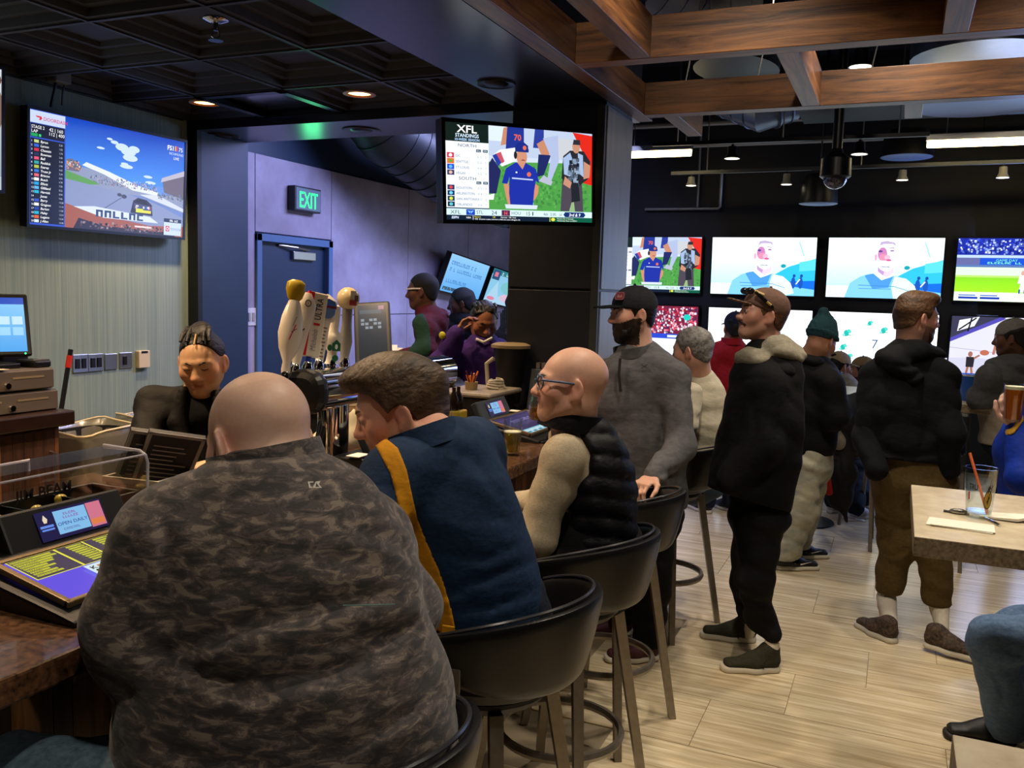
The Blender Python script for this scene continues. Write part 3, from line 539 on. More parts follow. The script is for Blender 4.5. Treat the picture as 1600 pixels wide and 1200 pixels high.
    p.rect(57, 4.8, 66, 10.2, '582848'); p.text('H', 61.5, 5.6, 5, 'e86070', 'CENTER', bold=.1); p.text('HOU', 67.5, 6, 4.6, '40505c'); p.text('15', 83, 5.6, 5.4, '1c2838'); p.rect(90.5, 5.6, 91.6, 9.4, '1c2838'); p.text('4th  2:00', 103, 6, 4, '40505c'); p.text('20', 121, 6, 3.4, '40505c'); p.poly([(126, 7.4), (128, 10), (150, 10), (152, 7.4), (150, 4.9), (128, 4.9)], '14306c'); p.text('3rd & 9', 139, 5.8, 4.4, 'ffffff', 'CENTER', shear=.2, bold=.05)
    p.text('ESPN', 5, 1.2, 3.2, 'd0dcf0', bold=.1, shear=.15); p.text('NBA', 20, 1.5, 2.4, 'ffffff'); p.line(27, .4, 27, 4.2, .4, 'ffffff'); p.text('Raptors', 28.4, 2.5, 2.1, 'f0d840'); p.text('128', 47, 2.5, 2.1, 'f0d840'); p.text('Hornets  108  Final', 56, 2.5, 2.1, 'f0f0f0'); p.text('TOR  30 points in paint, 2nd-most in NBA this season (Nuggets, 32)', 28.4, .5, 1.75, 'ffffff'); p.rect(110, 0, 160, 4.6, '0e5a44'); p.rect(110, 0, 110.6, 4.6, 'e8e040'); p.ell(114, 2.3, 2.2, 1.7, 'e8e040'); p.text('Masters Par 3 Contest', 118.5, 2.5, 2.1, 'e8f4e0'); p.text('Wednesday Noon on ESPN+', 118.5, .5, 2.0, 'e8f4e0')
    return p
def pic_man():
    p = Pic(160, 90); p.grad(0, 0, 160, 90, 'a8ecfa', 'f4ffff'); p.grad(0, 0, 160, 18, 'e8fbff', 'd8f8fc'); p.poly([(95, 30), (120, 45), (160, 58), (160, 12), (112, 14)], '2fb8e8'); p.poly([(120, 22), (160, 24), (160, 8), (122, 12)], '1468d8'); p.poly([(136, 52), (160, 57), (160, 40), (136, 38)], '58d0e8'); p.poly([(125, 0), (160, 0), (160, 10), (128, 14)], '78c8f0')
    for x in (128, 139): p.ell(x, 20, 3.4, 9, '1850b0'); p.ell(x+1, 31, 2.2, 2.6, '1848a0')
    p.line(138, 26, 132, 18, 1.8, 'd8e8f8'); p.ell(112, 46, 4, 3, '1898a8'); p.line(134, 84, 142, 62, 1.6, '90dce4')
    p.poly([(27, 0), (34, 22), (48, 32), (64, 37), (94, 34), (112, 30), (124, 20), (132, 0)], '7cc4ee'); p.poly([(62, 36), (70, 42), (90, 42), (96, 35), (80, 26)], 'e8f6fc'); p.poly([(54, 34), (66, 37), (78, 27), (94, 33), (88, 16), (66, 14)], '4a94dc'); p.poly([(96, 33), (112, 30), (124, 20), (130, 4), (116, 0), (96, 0), (92, 18)], 'd4f0fc'); p.line(46, 19, 96, 18, 1, '3a80c8'); p.line(96, 18, 116, 12, 1, '60a0c8'); p.line(47, 14, 92, 14, .8, '3a80c8')
    p.poly([(72, 52), (94, 52), (94, 38), (84, 31), (72, 40)], 'e8c8d8'); p.poly([(72, 46), (82, 44), (80, 34), (72, 40)], 'b890c0')
    p.ell(83, 62, 15, 22, 'fdf4fa'); p.ell(77, 66, 6.4, 10, 'c07cb0'); p.ell(79, 61, 6, 5, 'f08aa8'); p.ell(84, 61, 4, 4, 'f4b0c8'); p.ell(74, 70, 3, 1.6, '5c3c88'); p.ell(90, 71, 3, 1.2, '8c74a8'); p.line(86, 75.5, 93, 75, 1, '8c74a8'); p.ell(86, 57, 4, 1.6, 'c85c90'); p.ell(80, 47, 5, .8, '94a4b8'); p.ell(86, 47, 2.5, .7, '708098'); p.ell(68, 61, 1.8, 5, 'd8a0c0'); p.poly([(72, 78), (74, 84), (82, 85.5), (93, 83), (95, 78), (90, 81), (78, 81)], 'b4a4c8')
    return p
def pic_ball():
    p = Pic(160, 90); p.rect(0, 0, 160, 90, '8fd838'); p.rect(0, 66, 160, 90, '1c2ca0'); p.specks(0, 66, 160, 90, ['2038c8', '101c70', '90a8e8', '5068c8', 'e0e8ff'], 420, 3); p.rect(0, 62, 160, 66, 'b8d0f0'); p.rect(0, 52, 160, 62, '1c50d0'); p.rect(0, 52, 30, 62, '6468a0'); p.text('GAME DAY', 64, 57, 5, '80f0c8', 'CENTER', sx=1.1); p.scrib(40, 53.4, 48, 2.8, '80f0c8', 11); p.rect(0, 48.6, 160, 52, '5878b0'); p.rect(0, 36, 160, 48.6, 'd8f0d8'); p.rect(0, 34, 160, 37, 'b8e070'); p.grad(0, 12, 160, 34, 'a4f028', '88d828'); p.rect(0, 0, 160, 13, 'e8f8e0')
    for x, y, s in ((86, 14, 1), (104, 48, 1.1)):
        p.poly([(x-4*s, y), (x-2*s, y+13*s), (x+2*s, y+13*s), (x+5*s, y)], 'eef4fa'); p.poly([(x-6*s, y+12*s), (x-4*s, y+24*s), (x+4*s, y+24*s), (x+6*s, y+14*s)], 'f4f8fc'); p.ell(x, y+27*s, 2.6*s, 3.4*s, 'd8a898'); p.rect(x-4*s, y-2*s, x-2*s, y+4*s, '2850a0'); p.rect(x+2.6*s, y-2*s, x+5*s, y+4*s, '2850a0')
    for x in (6, 34): p.rect(x, 3, x+25, 6, '1838b0'); p.rect(x, 7.4, x+22, 9, '5070c8')
    return p
def pic_crowd():
    p = Pic(160, 90); p.rect(0, 0, 160, 90, 'eaf0ff'); p.rect(0, 42, 160, 90, '7a2038'); p.specks(0, 44, 160, 90, ['c83048', 'f0f0ff', '602040', 'e07088', '30285a', 'd8c8d8'], 900, 3.4); p.rect(0, 36, 160, 44, '2848c8'); p.rect(110, 38, 140, 42, 'd8e8ff'); p.ell(142, 72, 6, 5, '20c8b8'); p.specks(0, 4, 100, 20, ['6060a0', '302858', 'a04060'], 24, 4); return p
def pic_white():
    p = Pic(160, 90); p.grad(0, 0, 160, 90, 'ffffff', 'f2f6ff'); p.text('Gu', 17, 49, 13, '9cbcc8', sx=1.15); p.text('ance', 112, 49, 13, '9cbcc8', sx=1.15); p.text('W', 26, 33, 11, 'b8d0dc'); return p
def pic_glyph():
    p = Pic(160, 90); p.rect(0, 0, 160, 90, 'fbffff')
    for x, y, s in ((34, 58, 1), (66, 74, .7), (86, 64, .9), (30, 36, .9), (40, 22, .8), (16, 66, .6), (120, 70, .8), (138, 58, .6)):
        p.ell(x, y, 4*s, 5*s, '1c9c94'); p.ell(x+4*s, y+3*s, 2.5*s, 3.6*s, '46b4a8', rot=.6); p.line(x-5*s, y-5*s, x+9*s, y-2*s, 1.2*s, '28887c'); p.ell(x-4*s, y-3*s, 2*s, 2*s, '70c8b8')
    p.text('7', 70, 36, 20, '405a78'); p.poly([(0, 8), (60, 4), (160, 10), (160, 0), (0, 0)], 'b8e8a0'); return p
def pic_court():
    p = Pic(160, 90); p.rect(0, 0, 160, 90, 'd8d8e8'); p.poly([(0, 90), (0, 52), (70, 90)], '383850'); p.poly([(0, 58), (0, 52), (70, 88), (62, 90)], '5048b0'); p.poly([(8, 68), (30, 76), (36, 90), (10, 84)], 'e8e8f4'); p.line(10, 70, 32, 88, 2, '101018'); p.line(22, 68, 26, 88, 2, '101018')
    p.ell(30, 16, 60, 14, 'c8c8dc'); p.line(0, 44, 160, 30, 1, 'b0b0c8')
    for x, y, s, c, d in ((28, 18, 1, '28242c', 'a06858'), (62, 52, 1.15, 'd8c0c0', 'b07060'), (100, 40, 1, 'e8e8f0', 'a06858')):
        p.line(x-2*s, y, x-4*s, y-14*s, 3*s, d); p.line(x+2*s, y, x+4*s, y-13*s, 3*s, d); p.poly([(x-5*s, y-2*s), (x+5*s, y-2*s), (x+6*s, y+13*s), (x-5*s, y+13*s)], c); p.line(x+5*s, y+11*s, x+12*s, y+16*s, 2.6*s, d); p.ell(x, y+17*s, 3*s, 4*s, d)
    p.ell(46, 38, 6, 4, 'b86850'); p.rect(4, 2, 60, 7, '2048b0'); p.text('2nd  8:14', 8, 3, 4, 'd8e8ff'); return p
def pic_blue(a='8cc8f4', b='5aa8ec'):
    p = Pic(160, 90); p.grad(0, 0, 160, 90, b, a)
    for y, n, w_ in ((66, 14, 100), (50, 18, 132), (22, 10, 80)): p.scrib(12, y, w_, 9, '4a88c8', n)
    p.rect(8, 4, 70, 12, '2c5878'); p.specks(10, 5, 68, 11, ['b8d8f0', '184058'], 22, 2); return p
def pic_mix():
    p = Pic(160, 90); p.rect(0, 0, 160, 90, '88c4e4'); p.rect(0, 76, 160, 90, '2f8088'); p.rect(6, 62, 40, 88, '2a5078'); p.rect(14, 70, 30, 82, 'd87890'); p.scrib(48, 78, 60, 7, 'd8f0f0', 9); p.poly([(0, 0), (40, 60), (60, 20), (160, 40), (160, 0)], 'a8d0e8'); p.ell(110, 20, 40, 12, 'd8b8d0'); p.ell(100, 48, 40, 18, '7ac0c8'); p.ell(30, 12, 18, 5, 'd88098'); return p
# screens on the green wall
a, b, c = onX(45, 350, XW+.10), onX(285, 371, XW+.10), onX(50, 170, XW+.13)
TVX, TVY = b-a, c-a
tv('wall_television', 'large wall television showing a car race on the green wall', a, TVX, TVY, pic_race(), 1.15, bezel=.014)
pw = Pic(160, 90); pw.grad(0, 0, 160, 90, '9fb0c0', 'e4eaf0'); pw.ell(150, 60, 12, 20, '8a7468'); pw.ell(152, 82, 8, 6, '6a4a3a'); pw.rect(0, 0, 160, 10, 'c8d4de')
e = onX(2, 297, XW+.10); tv('wall_television', 'wall television cut by the left edge of the picture', e-TVX, TVX, TVY, pw, .9, bezel=.014)
# screen hung before the column
a, b = at(697, 343, 4.00), at(924, 348, 4.42); c = at(707, 191, 3.96)
tv('hanging_television', 'television with football standings hung in front of the dark column', a, b-a, c-a, pic_xfl(), 1.25, bezel=.016, thick=.06, mount=(-1.7, 4.36, 2.35))
# two screens low on the far left wall
a, b, c = onX(686, 453, XE+.10), onX(747, 468, XE+.06), onX(693, 391, XE+.22)
tv('wall_television', 'pale blue advert screen on the far left wall, behind the maroon hoodie', a, b-a, c-a, pic_blue(), 1.1)
d_ = b-a; g_ = d_.normalized()*(d_.length+.12); tv('wall_television', 'pale screen half hidden by the column, on the far left wall', a+g_, d_, c-a, pic_mix(), 1.1)
# the wall of eight screens
YB = 9.98
pics = (pic_xfl, pic_man, pic_man, pic_ball, pic_crowd, pic_white, pic_glyph, pic_court)
labs = ('back wall screen with a coach in blue, top row next to the column', 'back wall screen showing a man in a pale blue T-shirt, above the cap man', 'back wall screen showing a man in a pale blue T-shirt, left of the baseball one', 'back wall screen showing baseball on bright green, top right', 'back wall screen with a red crowd, lower row behind the bearded man', 'plain white back wall screen with pale letters, behind the red shirt', 'white back wall screen with green figures and a 7, lower row', 'back wall screen with basketball players, lower right')
a = onY(1110, 458.5, YB); b = onY(1271.5, 463, YB); SW = b.x-a.x; SH = SW*.5625; a2 = onY(1290, 462, YB); PX = a2.x-a.x
low = onY(1105, 480, YB).z
for i in range(8):
    k = i % 4; x = a.x+PX*(k-1); z = a.z if i < 4 else low-SH
    tv('screen', labs[i], (x, YB, z), (SW, 0, 0), (0, -.03, SH), pics[i](), (1.3, 1.45, 1.45, 1.3, 1.3, 1.9, 1.9, 1.3)[i], 'screens of the back wall', bezel=.012)
# ================================================================== BAR, COUNTERS, TABLES, STOOLS
m_stone = mat('dark speckled stone', '2a1c16', .18, noise=(60, .5, 3), col2='6b4a32', coat=.3)
m_stone2 = mat('taupe laminate stone', 'c6baa0', .35, noise=(16, .22, 8), col2='ad9c80'); m_stone3 = mat('taupe laminate edge', '8f7d65', .55, noise=(90, .5, 4), col2='5d4e3d')
m_leather = mat('black leather', '0c0c0e', .33, bump=(160, .06), spec=.5); m_leg = mat('brushed leg metal', '8f867a', .36, .75, noise=(40, .2)); m_gun = mat('gunmetal', '26262a', .4, .6)
m_paper = mat('paper', 'dcd6c6', .7); m_cream = mat('cream paper', 'd8c49a', .7); m_wplast = mat('white ribbed plastic', 'c9bda6', .45)
g_clear = clearmat('clear acrylic', (.97, .97, .96), .82, .05); g_glass = clearmat('clear glass', (.97, .985, .98), .86, .03); g_bag = clearmat('bag film', (.86, .83, .74), .5, .22, .16)
m_beer = mat('amber beer', 'c07a10', .05, trans=.85, ior=1.33); m_lager = mat('pale lager', 'd8b038', .05, trans=.85, ior=1.33); m_ale = mat('red ale', 'c8641a', .1, trans=.3, ior=1.33); m_foam = mat('beer foam', 'e8dcc0', .8)
BT = 1.07
t = thing('stone_worktop', 'long dark speckled stone bar top running from the left edge to the column', 'bar top', (-1.66, 1.85, 1.02))
MB().b2((-.41, -2.5, 0), (.41, 2.49, .05)).build('slab', m_stone, t, bevel=.006)
bc = thing('bar_counter', 'bar front of mixed brown and dark vertical wood planks under the stone top', 'bar counter', (-1.5, 1.85, 0))
MB().b2((-.10, -2.5, .0), (.10, 2.49, 1.02)).build('body', m_black, bc); MB().b2((.10, -2.5, 0), (.118, 2.49, .1)).build('kick_plate', m_darkm, bc)
def planks():
    y = -2.5; ws = (.042, .055, .07, .085); me = {}
    while y < 2.45:
        w_ = random.choice(ws); z = .1
        while z < 1.0:
            h = min(random.choice((.28, .42, .6, .85)), 1.02-z); dk = random.random() < .3
            k = (w_, round(h, 3), dk)
            if k not in me: q = MB().box((0, 0, h/2), (.016, w_-.002, h-.002)).mesh('plank'); q.materials.append(wood('dark bar plank', '150d0b', '3a241a', 2, .5, 8.) if dk else w_plank); me[k] = q
            o = bpy.data.objects.new('plank', me[k]); COL.objects.link(o); o.parent = bc; o.location = (.108+random.uniform(0, .006), y+w_/2, z); z += h
        y += w_
planks()
# back counter by the green wall
cb_ = thing('back_cabinet', 'wood fronted back bar cabinet below the cash drawers, left edge', 'cabinet', (-3.98, 1.9, 0))
MB().b2((-.31, -1.2, .0), (.28, 1.08, 1.0)).build('body', wood('cabinet side', '2c1a10', '7a4c28', 2, .5, 8.), cb_)
for k in range(4): pass
def doors():
    y = -1.18
    for k in range(5):
        y1 = y+.449; d_ = MB().b2((.28, y+.002, .06), (.295, y1-.002, .985)).build('door', wood('cabinet door', '3a2114', '8a5a30', 2, .45, 8.), cb_, bevel=.002)
        yy = y+.004
        while yy < y1-.01:
            w_ = min(random.choice((.04, .06, .08)), y1-.004-yy); z = .065
            while z < .98:
                h = min(random.choice((.25, .4, .92)), .98-z); MB().b2((.295, yy+.0006, z+.0006), (.299+random.uniform(0, .003), yy+w_-.0006, z+h-.0006)).build('veneer_strip', wood('dark veneer', '25150e', '5a3a22', 2, .45, 8.) if random.random() < .32 else wood('cabinet door', '3a2114', '8a5a30', 2, .45, 8.), d_); z += h
            yy += w_
        hy = y1-.05 if k % 2 == 0 else y+.05
        MB().tube([(.30, hy, .70), (.335, hy, .705), (.335, hy, .87), (.30, hy, .875)], .006, 8).build('handle', m_steel, d_, smooth=True); y = y1
doors()
t = thing('wood_worktop', 'dark wood counter top carrying the cash drawers', 'counter top', (-3.98, 1.9, 1.0)); MB().b2((-.31, -1.2, 0), (.36, 1.11, .07)).build('slab', mat('dark counter', '2a1a14', .3, noise=(20, .3)), t, bevel=.008)
for k, (z, dy, l) in enumerate(((1.07, 0, 'lower grey cash drawer on the dark back counter'), (1.175, -.02, 'upper grey cash drawer, stacked on the other drawer'))):
    t = thing('cash_drawer', l, 'cash drawer', (-3.92, 2.72+dy, z), 0, 'stacked cash drawers')
    MB().b2((-.22, -.23, 0), (.20, .27, .10)).build('case', mat('drawer grey', '5a5148', .45, .2), t, bevel=.005); f = MB().b2((.20, -.225, .006), (.215, .265, .094)).build('front', mat('drawer front', '6a5f52', .42, .2), t, bevel=.003)
    for y0, y1 in ((-.19, -.03), (.05, .21)): MB().b2((.215, y0, .058), (.218, y1, .066)).build('slot', mat('slot brass', 'c8b48a', .3, .6), f)
    MB().lathe([(.001, .012), (.014, .012), (.016, 0)], (.215, .02, .03), 14, (1, 0, 0), cap=False).build('lock', m_chrome, f, smooth=True)
# till on the drawers
t = thing('till_terminal', 'black till terminal with bright blue screen above the cash drawers, left edge', 'terminal', (-3.90, 2.72, 1.275))
R = Matrix.Rotation(-.45, 3, 'Z') @ Matrix.Rotation(-.28, 3, 'Y')
MB().box((0, 0, .012), (.24, .26, .024)).build('base', m_dark, t, bevel=.006); MB().tube([(-.03, .02, .02), (-.04, .03, .16)], .035, 10).build('neck', m_dark, t)
sc = MB().box((.02, .02, .2), (.03, .38, .30), R).build('display', m_dark, t, bevel=.008)
p = Pic(100, 80); p.grad(0, 0, 100, 80, '4aa8f4', '8ad0ff'); p.rect(0, 70, 100, 80, '1c50c0'); p.rect(4, 2, 40, 6, '2060d0'); [p.rect(4+i*16, 40, 17+i*16, 52, 'c8ecff') for i in range(6)]; [p.rect(4+i*16, 24, 17+i*16, 36, 'a0dcff') for i in range(6)]
p.build('screen', screen_mat(1.0), t, Vector((.02, .02, .2))+R@Vector((.0162, -.17, -.13)), R@Vector((0, .34, 0)), R@Vector((0, 0, .26)))
MB().ball(Vector((.02, .02, .2))+R@Vector((.0165, .16, -.14)), .004).build('power_light', mat('green led', '30ff90', emit=3), t)
t = thing('receipt_printer', 'black receipt printer behind the till terminal on the cash drawers', 'printer', (-4.02, 2.94, 1.275)); MB().b2((-.09, -.09, 0), (.1, .06, .09)).build('case', m_dark, t, bevel=.012); MB().prism([(-.08, .09), (.05, .09), (.0, .20), (-.04, .20)], .02, (0, -.01, 0), (1, 0, 0), (0, 0, 1)).build('paper_lid', mat('grey plastic dark', '3a3c40', .5), t, bevel=.003)
t = thing('card_reader', 'black card reader with keys on the cash drawers', 'card reader', (-3.80, 2.93, 1.275)); MB().b2((-.07, -.045, 0), (.07, .045, .035)).build('case', m_dark, t, bevel=.01)
for i in range(5): MB().box((.055, -.032+i*.016, .037), (.02, .011, .006)).build('key', mat('key grey', '6a6a6e', .5), t)
t = thing('paper_slip', 'cream paper slip on the cash drawer, left edge', 'paper', (-3.80, 2.6, 1.277)); MB().add([(-.1, -.1, 0), (.1, -.12, .002), (.1, .13, .004), (-.05, .08, .003), (-.1, -.1, .002), (.1, -.12, .004), (.1, .13, .006), (-.05, .08, .005)], [(3, 2, 1, 0), (4, 5, 6, 7), (0, 1, 5, 4), (1, 2, 6, 5), (2, 3, 7, 6), (3, 0, 4, 7)]).build('sheet', m_cream, t)
t = thing('squeegee', 'black handled squeegee with red band leaning on the green wall', 'squeegee', (-4.12, 3.32, 0)); a, b = Vector((-.04, .03, .9)), Vector((-.04, .118, 1.315))
MB().tube([Vector((-.02, -.24, .02)), a, b], .013, 10).build('pole', m_dark, t, smooth=True); q = a.lerp(b, .76); q2 = a.lerp(b, .92); MB().tube([q, q2], .0155, 12).build('band', mat('red tape', 'c8281c', .5), t, smooth=True); MB().box((.03, -.24, .012), (.3, .05, .024)).build('foot', m_dark, t)
# bins with clear liners
def bin_(loc, s, label):
    t = thing('trash_bin', label, 'trash bin', loc, 0, 'lined trash bins'); n = 32
    def ring(rx, ry, z, wob=0, f=5, ph=0): return [(rx*math.copysign(abs(math.cos(a))**.6, math.cos(a))*(1+wob*math.sin(f*a+ph)), ry*math.copysign(abs(math.sin(a))**.6, math.sin(a))*(1+wob*math.cos(f*a*1.3)), z + wob*.5*math.sin(3*a+ph)*s) for a in [2*math.pi*i/n for i in range(n)]]
    def rings(rs, name, m, cap):
        vs = sum(rs, []); fs = [(i*n+j, i*n+(j+1) % n, (i+1)*n+(j+1) % n, (i+1)*n+j) for i in range(len(rs)-1) for j in range(n)]
        if cap: fs.append(tuple(range(n-1, -1, -1)))
        return MB().add(vs, fs).build(name, m, t, smooth=True)
    rings([ring(.15*s, .17*s, 0), ring(.16*s, .18*s, .4), ring(.19*s, .22*s, .80), ring(.195*s, .225*s, .82), ring(.185*s, .215*s, .82), ring(.15*s, .17*s, .1)], 'body', mat('bin plastic', '1b1a19', .5), True)
    rings([ring(.17*s, .20*s, .62, .03, 7), ring(.182*s, .212*s, .80, .02, 9), ring(.205*s, .235*s, .845, .02, 9, 1), ring(.215*s, .25*s, .80, .04, 7, 2), ring(.212*s, .246*s, .72, .05, 6, 1), ring(.218*s, .25*s, .60, .06, 5, 3), ring(.212*s, .245*s, .52, .07, 4, 2)], 'liner', g_bag, False)
    MB().tube([(p[0], p[1], p[2]) for p in ring(.208*s, .238*s, .848, .03, 9, 1)]+[ring(.208*s, .238*s, .848, .03, 9, 1)[0]], .006, 6).build('liner_rim', mat('bag rim', 'cfc09a', .4), t, smooth=True)
bin_((-3.92, 3.36, .07), 1.0, 'nearer trash bin with a clear plastic liner beside the back cabinet'); bin_((-4.02, 3.92, .07), .9, 'farther trash bin with a clear liner, mostly behind the woman in the black blazer')
for y in (3.36, 3.92):
    t = thing('bin_dolly', 'dark low platform under the ' + ('nearer' if y < 3.5 else 'farther') + ' trash bin', 'dolly', (-3.95 if y < 3.5 else -4.03, y, 0)); MB().lathe([(.001, .05), (.16, .05), (.16, .07), (.001, .07)], n=20).build('disc', m_dark, t)
    for a in range(4): MB().lathe([(.025, -.012), (.025, .012)], (.11*math.cos(a*1.57), .11*math.sin(a*1.57), .025), 12, (0, 1, 0)).build('wheel', m_dark, t)
# counter behind the taps, with tills and clutter, ahead of the exit lobby
t = thing('service_counter', 'dark service counter behind the beer taps carrying tills and cups', 'counter', (-2.72, 4.25, 0)); MB().b2((-.85, -.26, 0), (.66, .26, 1.0)).build('body', m_black, t); MB().b2((-.87, -.3, 1.0), (.66, .28, 1.04)).build('slab', m_stone, t, bevel=.006); MB().b2((-.80, -.31, .75), (.7, -.26, .79)).build('shelf_rail', wood('rail wood', '4a2c1a', '9a6a40', 0, .4, 8.), t)
# ------------------------------------------------------------------ stools
def stool_proto():
    t = thing('bar_stool', 'x', 'bar stool', (0, 0, 0), 0, 'black leather bar stools along the bar')
    MB().lathe([(.001, .695), (.17, .70), (.205, .715), (.215, .74), (.205, .765), (.16, .775), (.001, .77)], n=32, cap=False).build('seat', m_leather, t, smooth=True)
    MB().lathe([(.001, .665), (.16, .668), (.18, .69), (.18, .70), (.001, .70)], n=28, cap=False).build('seat_pan', m_gun, t, smooth=True)
    n = 30; vs = []; fs = []; k = 10
    for i in range(n+1):
        q = -1+2*i/n; th = math.radians(-90+92*q); e = abs(q); top = .955-.075*e**2.2; bot = .735+.07*e**2.5; r0, th_ = .224, .040*(1-.25*e**3); mid = (top+bot)/2; hh = (top-bot)/2
        if i in (0, n): hh *= .8
        for j in range(k):
            a = 2*math.pi*j/k; ca, sa = math.cos(a), math.sin(a); z = mid+hh*math.copysign(abs(sa)**.45, sa); fl = .045*((z-bot)/(top-bot)); r = r0+fl+th_/2+th_/2*math.copysign(abs(ca)**.6, ca)
            vs.append((r*math.cos(th), r*math.sin(th), z))
    fs = [(i*k+j, i*k+(j+1) % k, (i+1)*k+(j+1) % k, (i+1)*k+j) for i in range(n) for j in range(k)] + [tuple(range(k-1, -1, -1)), tuple(n*k+j for j in range(k))]
    o = MB().add(vs, fs).build('backrest', m_leather, t, smooth=True); ss = o.modifiers.new('s', 'SUBSURF'); ss.levels = ss.render_levels = 1
    MB().tube([((.275)*math.cos(math.radians(-90+89*q)), .275*math.sin(math.radians(-90+89*q)), .957-.075*abs(q)**2.2) for q in [-1+2*i/30 for i in range(31)]], .0045, 6).build('piping', mat('piping', '2c2c30', .3), t, smooth=True)  # stitched edge on the first stool; on the others added for the rim highlight
    for a in (-163, -17):
        c, s_ = math.cos(math.radians(a)), math.sin(math.radians(a)); R = Matrix.Rotation(math.radians(a), 3, 'Z')
        MB().box((c*.274, s_*.274, .745), (.008, .066, .17), R).box((c*.21, s_*.21, .662), (.134, .066, .008), R).build('back_bracket', m_leg, t, bevel=.002)
    for sx in (-1, 1):
        for sy in (-1, 1): MB().tube([(sx*.125, sy*.125, .68), (sx*.215, sy*.215, 0)], [.024, .019], 4, up=(1, 1, 0)).build('leg', m_leg, t)
    MB().tube([(.20*math.cos(a), .20*math.sin(a), .27) for a in [2*math.pi*i/36 for i in range(37)]], .012, 6, flat=1.3, up=(0, 0, 1)).build('foot_ring', m_leg, t, smooth=True)
    t.scale = (1, 1, 1.02)
    return t
ST = ((-.89, 1.21, 74, 'black leather bar stool under the man in the camouflage top, bottom edge'), (-.92, 1.98, 80, 'black leather bar stool behind the man in the navy and gold polo'), (-.93, 2.61, 78, 'black leather bar stool behind the man in the black puffer vest'), (-.99, 3.24, 76, 'empty black leather bar stool next to the standing bearded man'), (-1.04, 4.42, 70, 'black leather bar stool under the grey haired man in the white T-shirt'))
sp = stool_proto()
for i, (x, y, r, l) in enumerate(ST):
    o = sp if i == 0 else copy_tree(sp); o.location = (x, y, 0); o.rotation_euler = (0, 0, math.radians(r)); o['label'] = l
# seats at the right hand tables: parts of two more stools
for x, y, r, l in ((1.0, 3.05, -100, 'black round seated stool at the stone table, right edge'), (.70, 2.36, -60, 'black stool in the lower right corner under the person in blue jeans')):
    o = copy_tree(sp); o.location = (x, y, 0); o.rotation_euler = (0, 0, math.radians(r)); o['label'] = l
# ------------------------------------------------------------------ tables
def table(name, label, x0, y0, x1, y1, z, legs, th=.055, m=m_stone2):
    t = thing(name, label, 'table', ((x0+x1)/2, (y0+y1)/2, 0)); w_, d_ = (x1-x0)/2, (y1-y0)/2
    o = MB().b2((-w_, -d_, z-th), (w_, d_, z)).build('tabletop', m, t, bevel=.003); o.data.materials.append(m_stone3); [setattr(p_, 'material_index', 1) for p_ in o.data.polygons if abs(p_.normal.z) < .5]
    for lx, ly in legs:
        MB().tube([(lx, ly, .02), (lx, ly, z-th)], .04, 14).build('column', m_darkm, t, smooth=True); MB().lathe([(.001, 0), (.24, 0), (.24, .012), (.05, .03), (.001, .03)], (lx, ly, 0), 24, cap=False).build('foot', m_darkm, t, smooth=True)
    return t
table('pub_table', 'taupe stone pub table with the straw glass, at the right edge', .08, 2.60, .92, 3.36, BT, ((.1, .0),))
table('pub_table', 'taupe stone pub table corner at the bottom right of the picture', .115, .55, .95, 1.405, BT, ((.05, .0),))
table('pub_table', 'pale stone high table beside the man in the grey and cream hoodie', .02, 6.35, .62, 7.0, BT, ((.0, .1),))
table('pub_table', 'pale high table behind the man in the teal beanie', -.75, 6.55, -.02, 7.35, 1.05, ((-.2, .1),))
t = thing('bar_chair', 'black high chair pushed in under the pale table at the far right', 'chair', (.26, 6.2, 0)); MB().b2((-.2, -.03, .68), (.2, .03, 1.03)).build('backrest', mat('black vinyl', '121215', .4), t, bevel=.02); MB().b2((-.2, -.02, .64), (.2, .36, .7)).build('seat', mat('black vinyl', '121215', .4), t, bevel=.02)
for sx in (-1, 1):
    for sy in (0, 1): MB().tube([(sx*.18, sy*.33, .65), (sx*.21, sy*.38-.02, 0)], .014, 8).build('leg', m_leg, t, smooth=True)
cp = t
for x, y, r, l in ((-.28, 6.42, 0, 'black high chair with a dark jacket hung on its back'), (.10, 7.15, 70, 'high chair leg and seat behind the man in brown trousers')):
    o = copy_tree(cp); o.location = (x, y, 0); o.rotation_euler = (0, 0, math.radians(r)); o['label'] = l
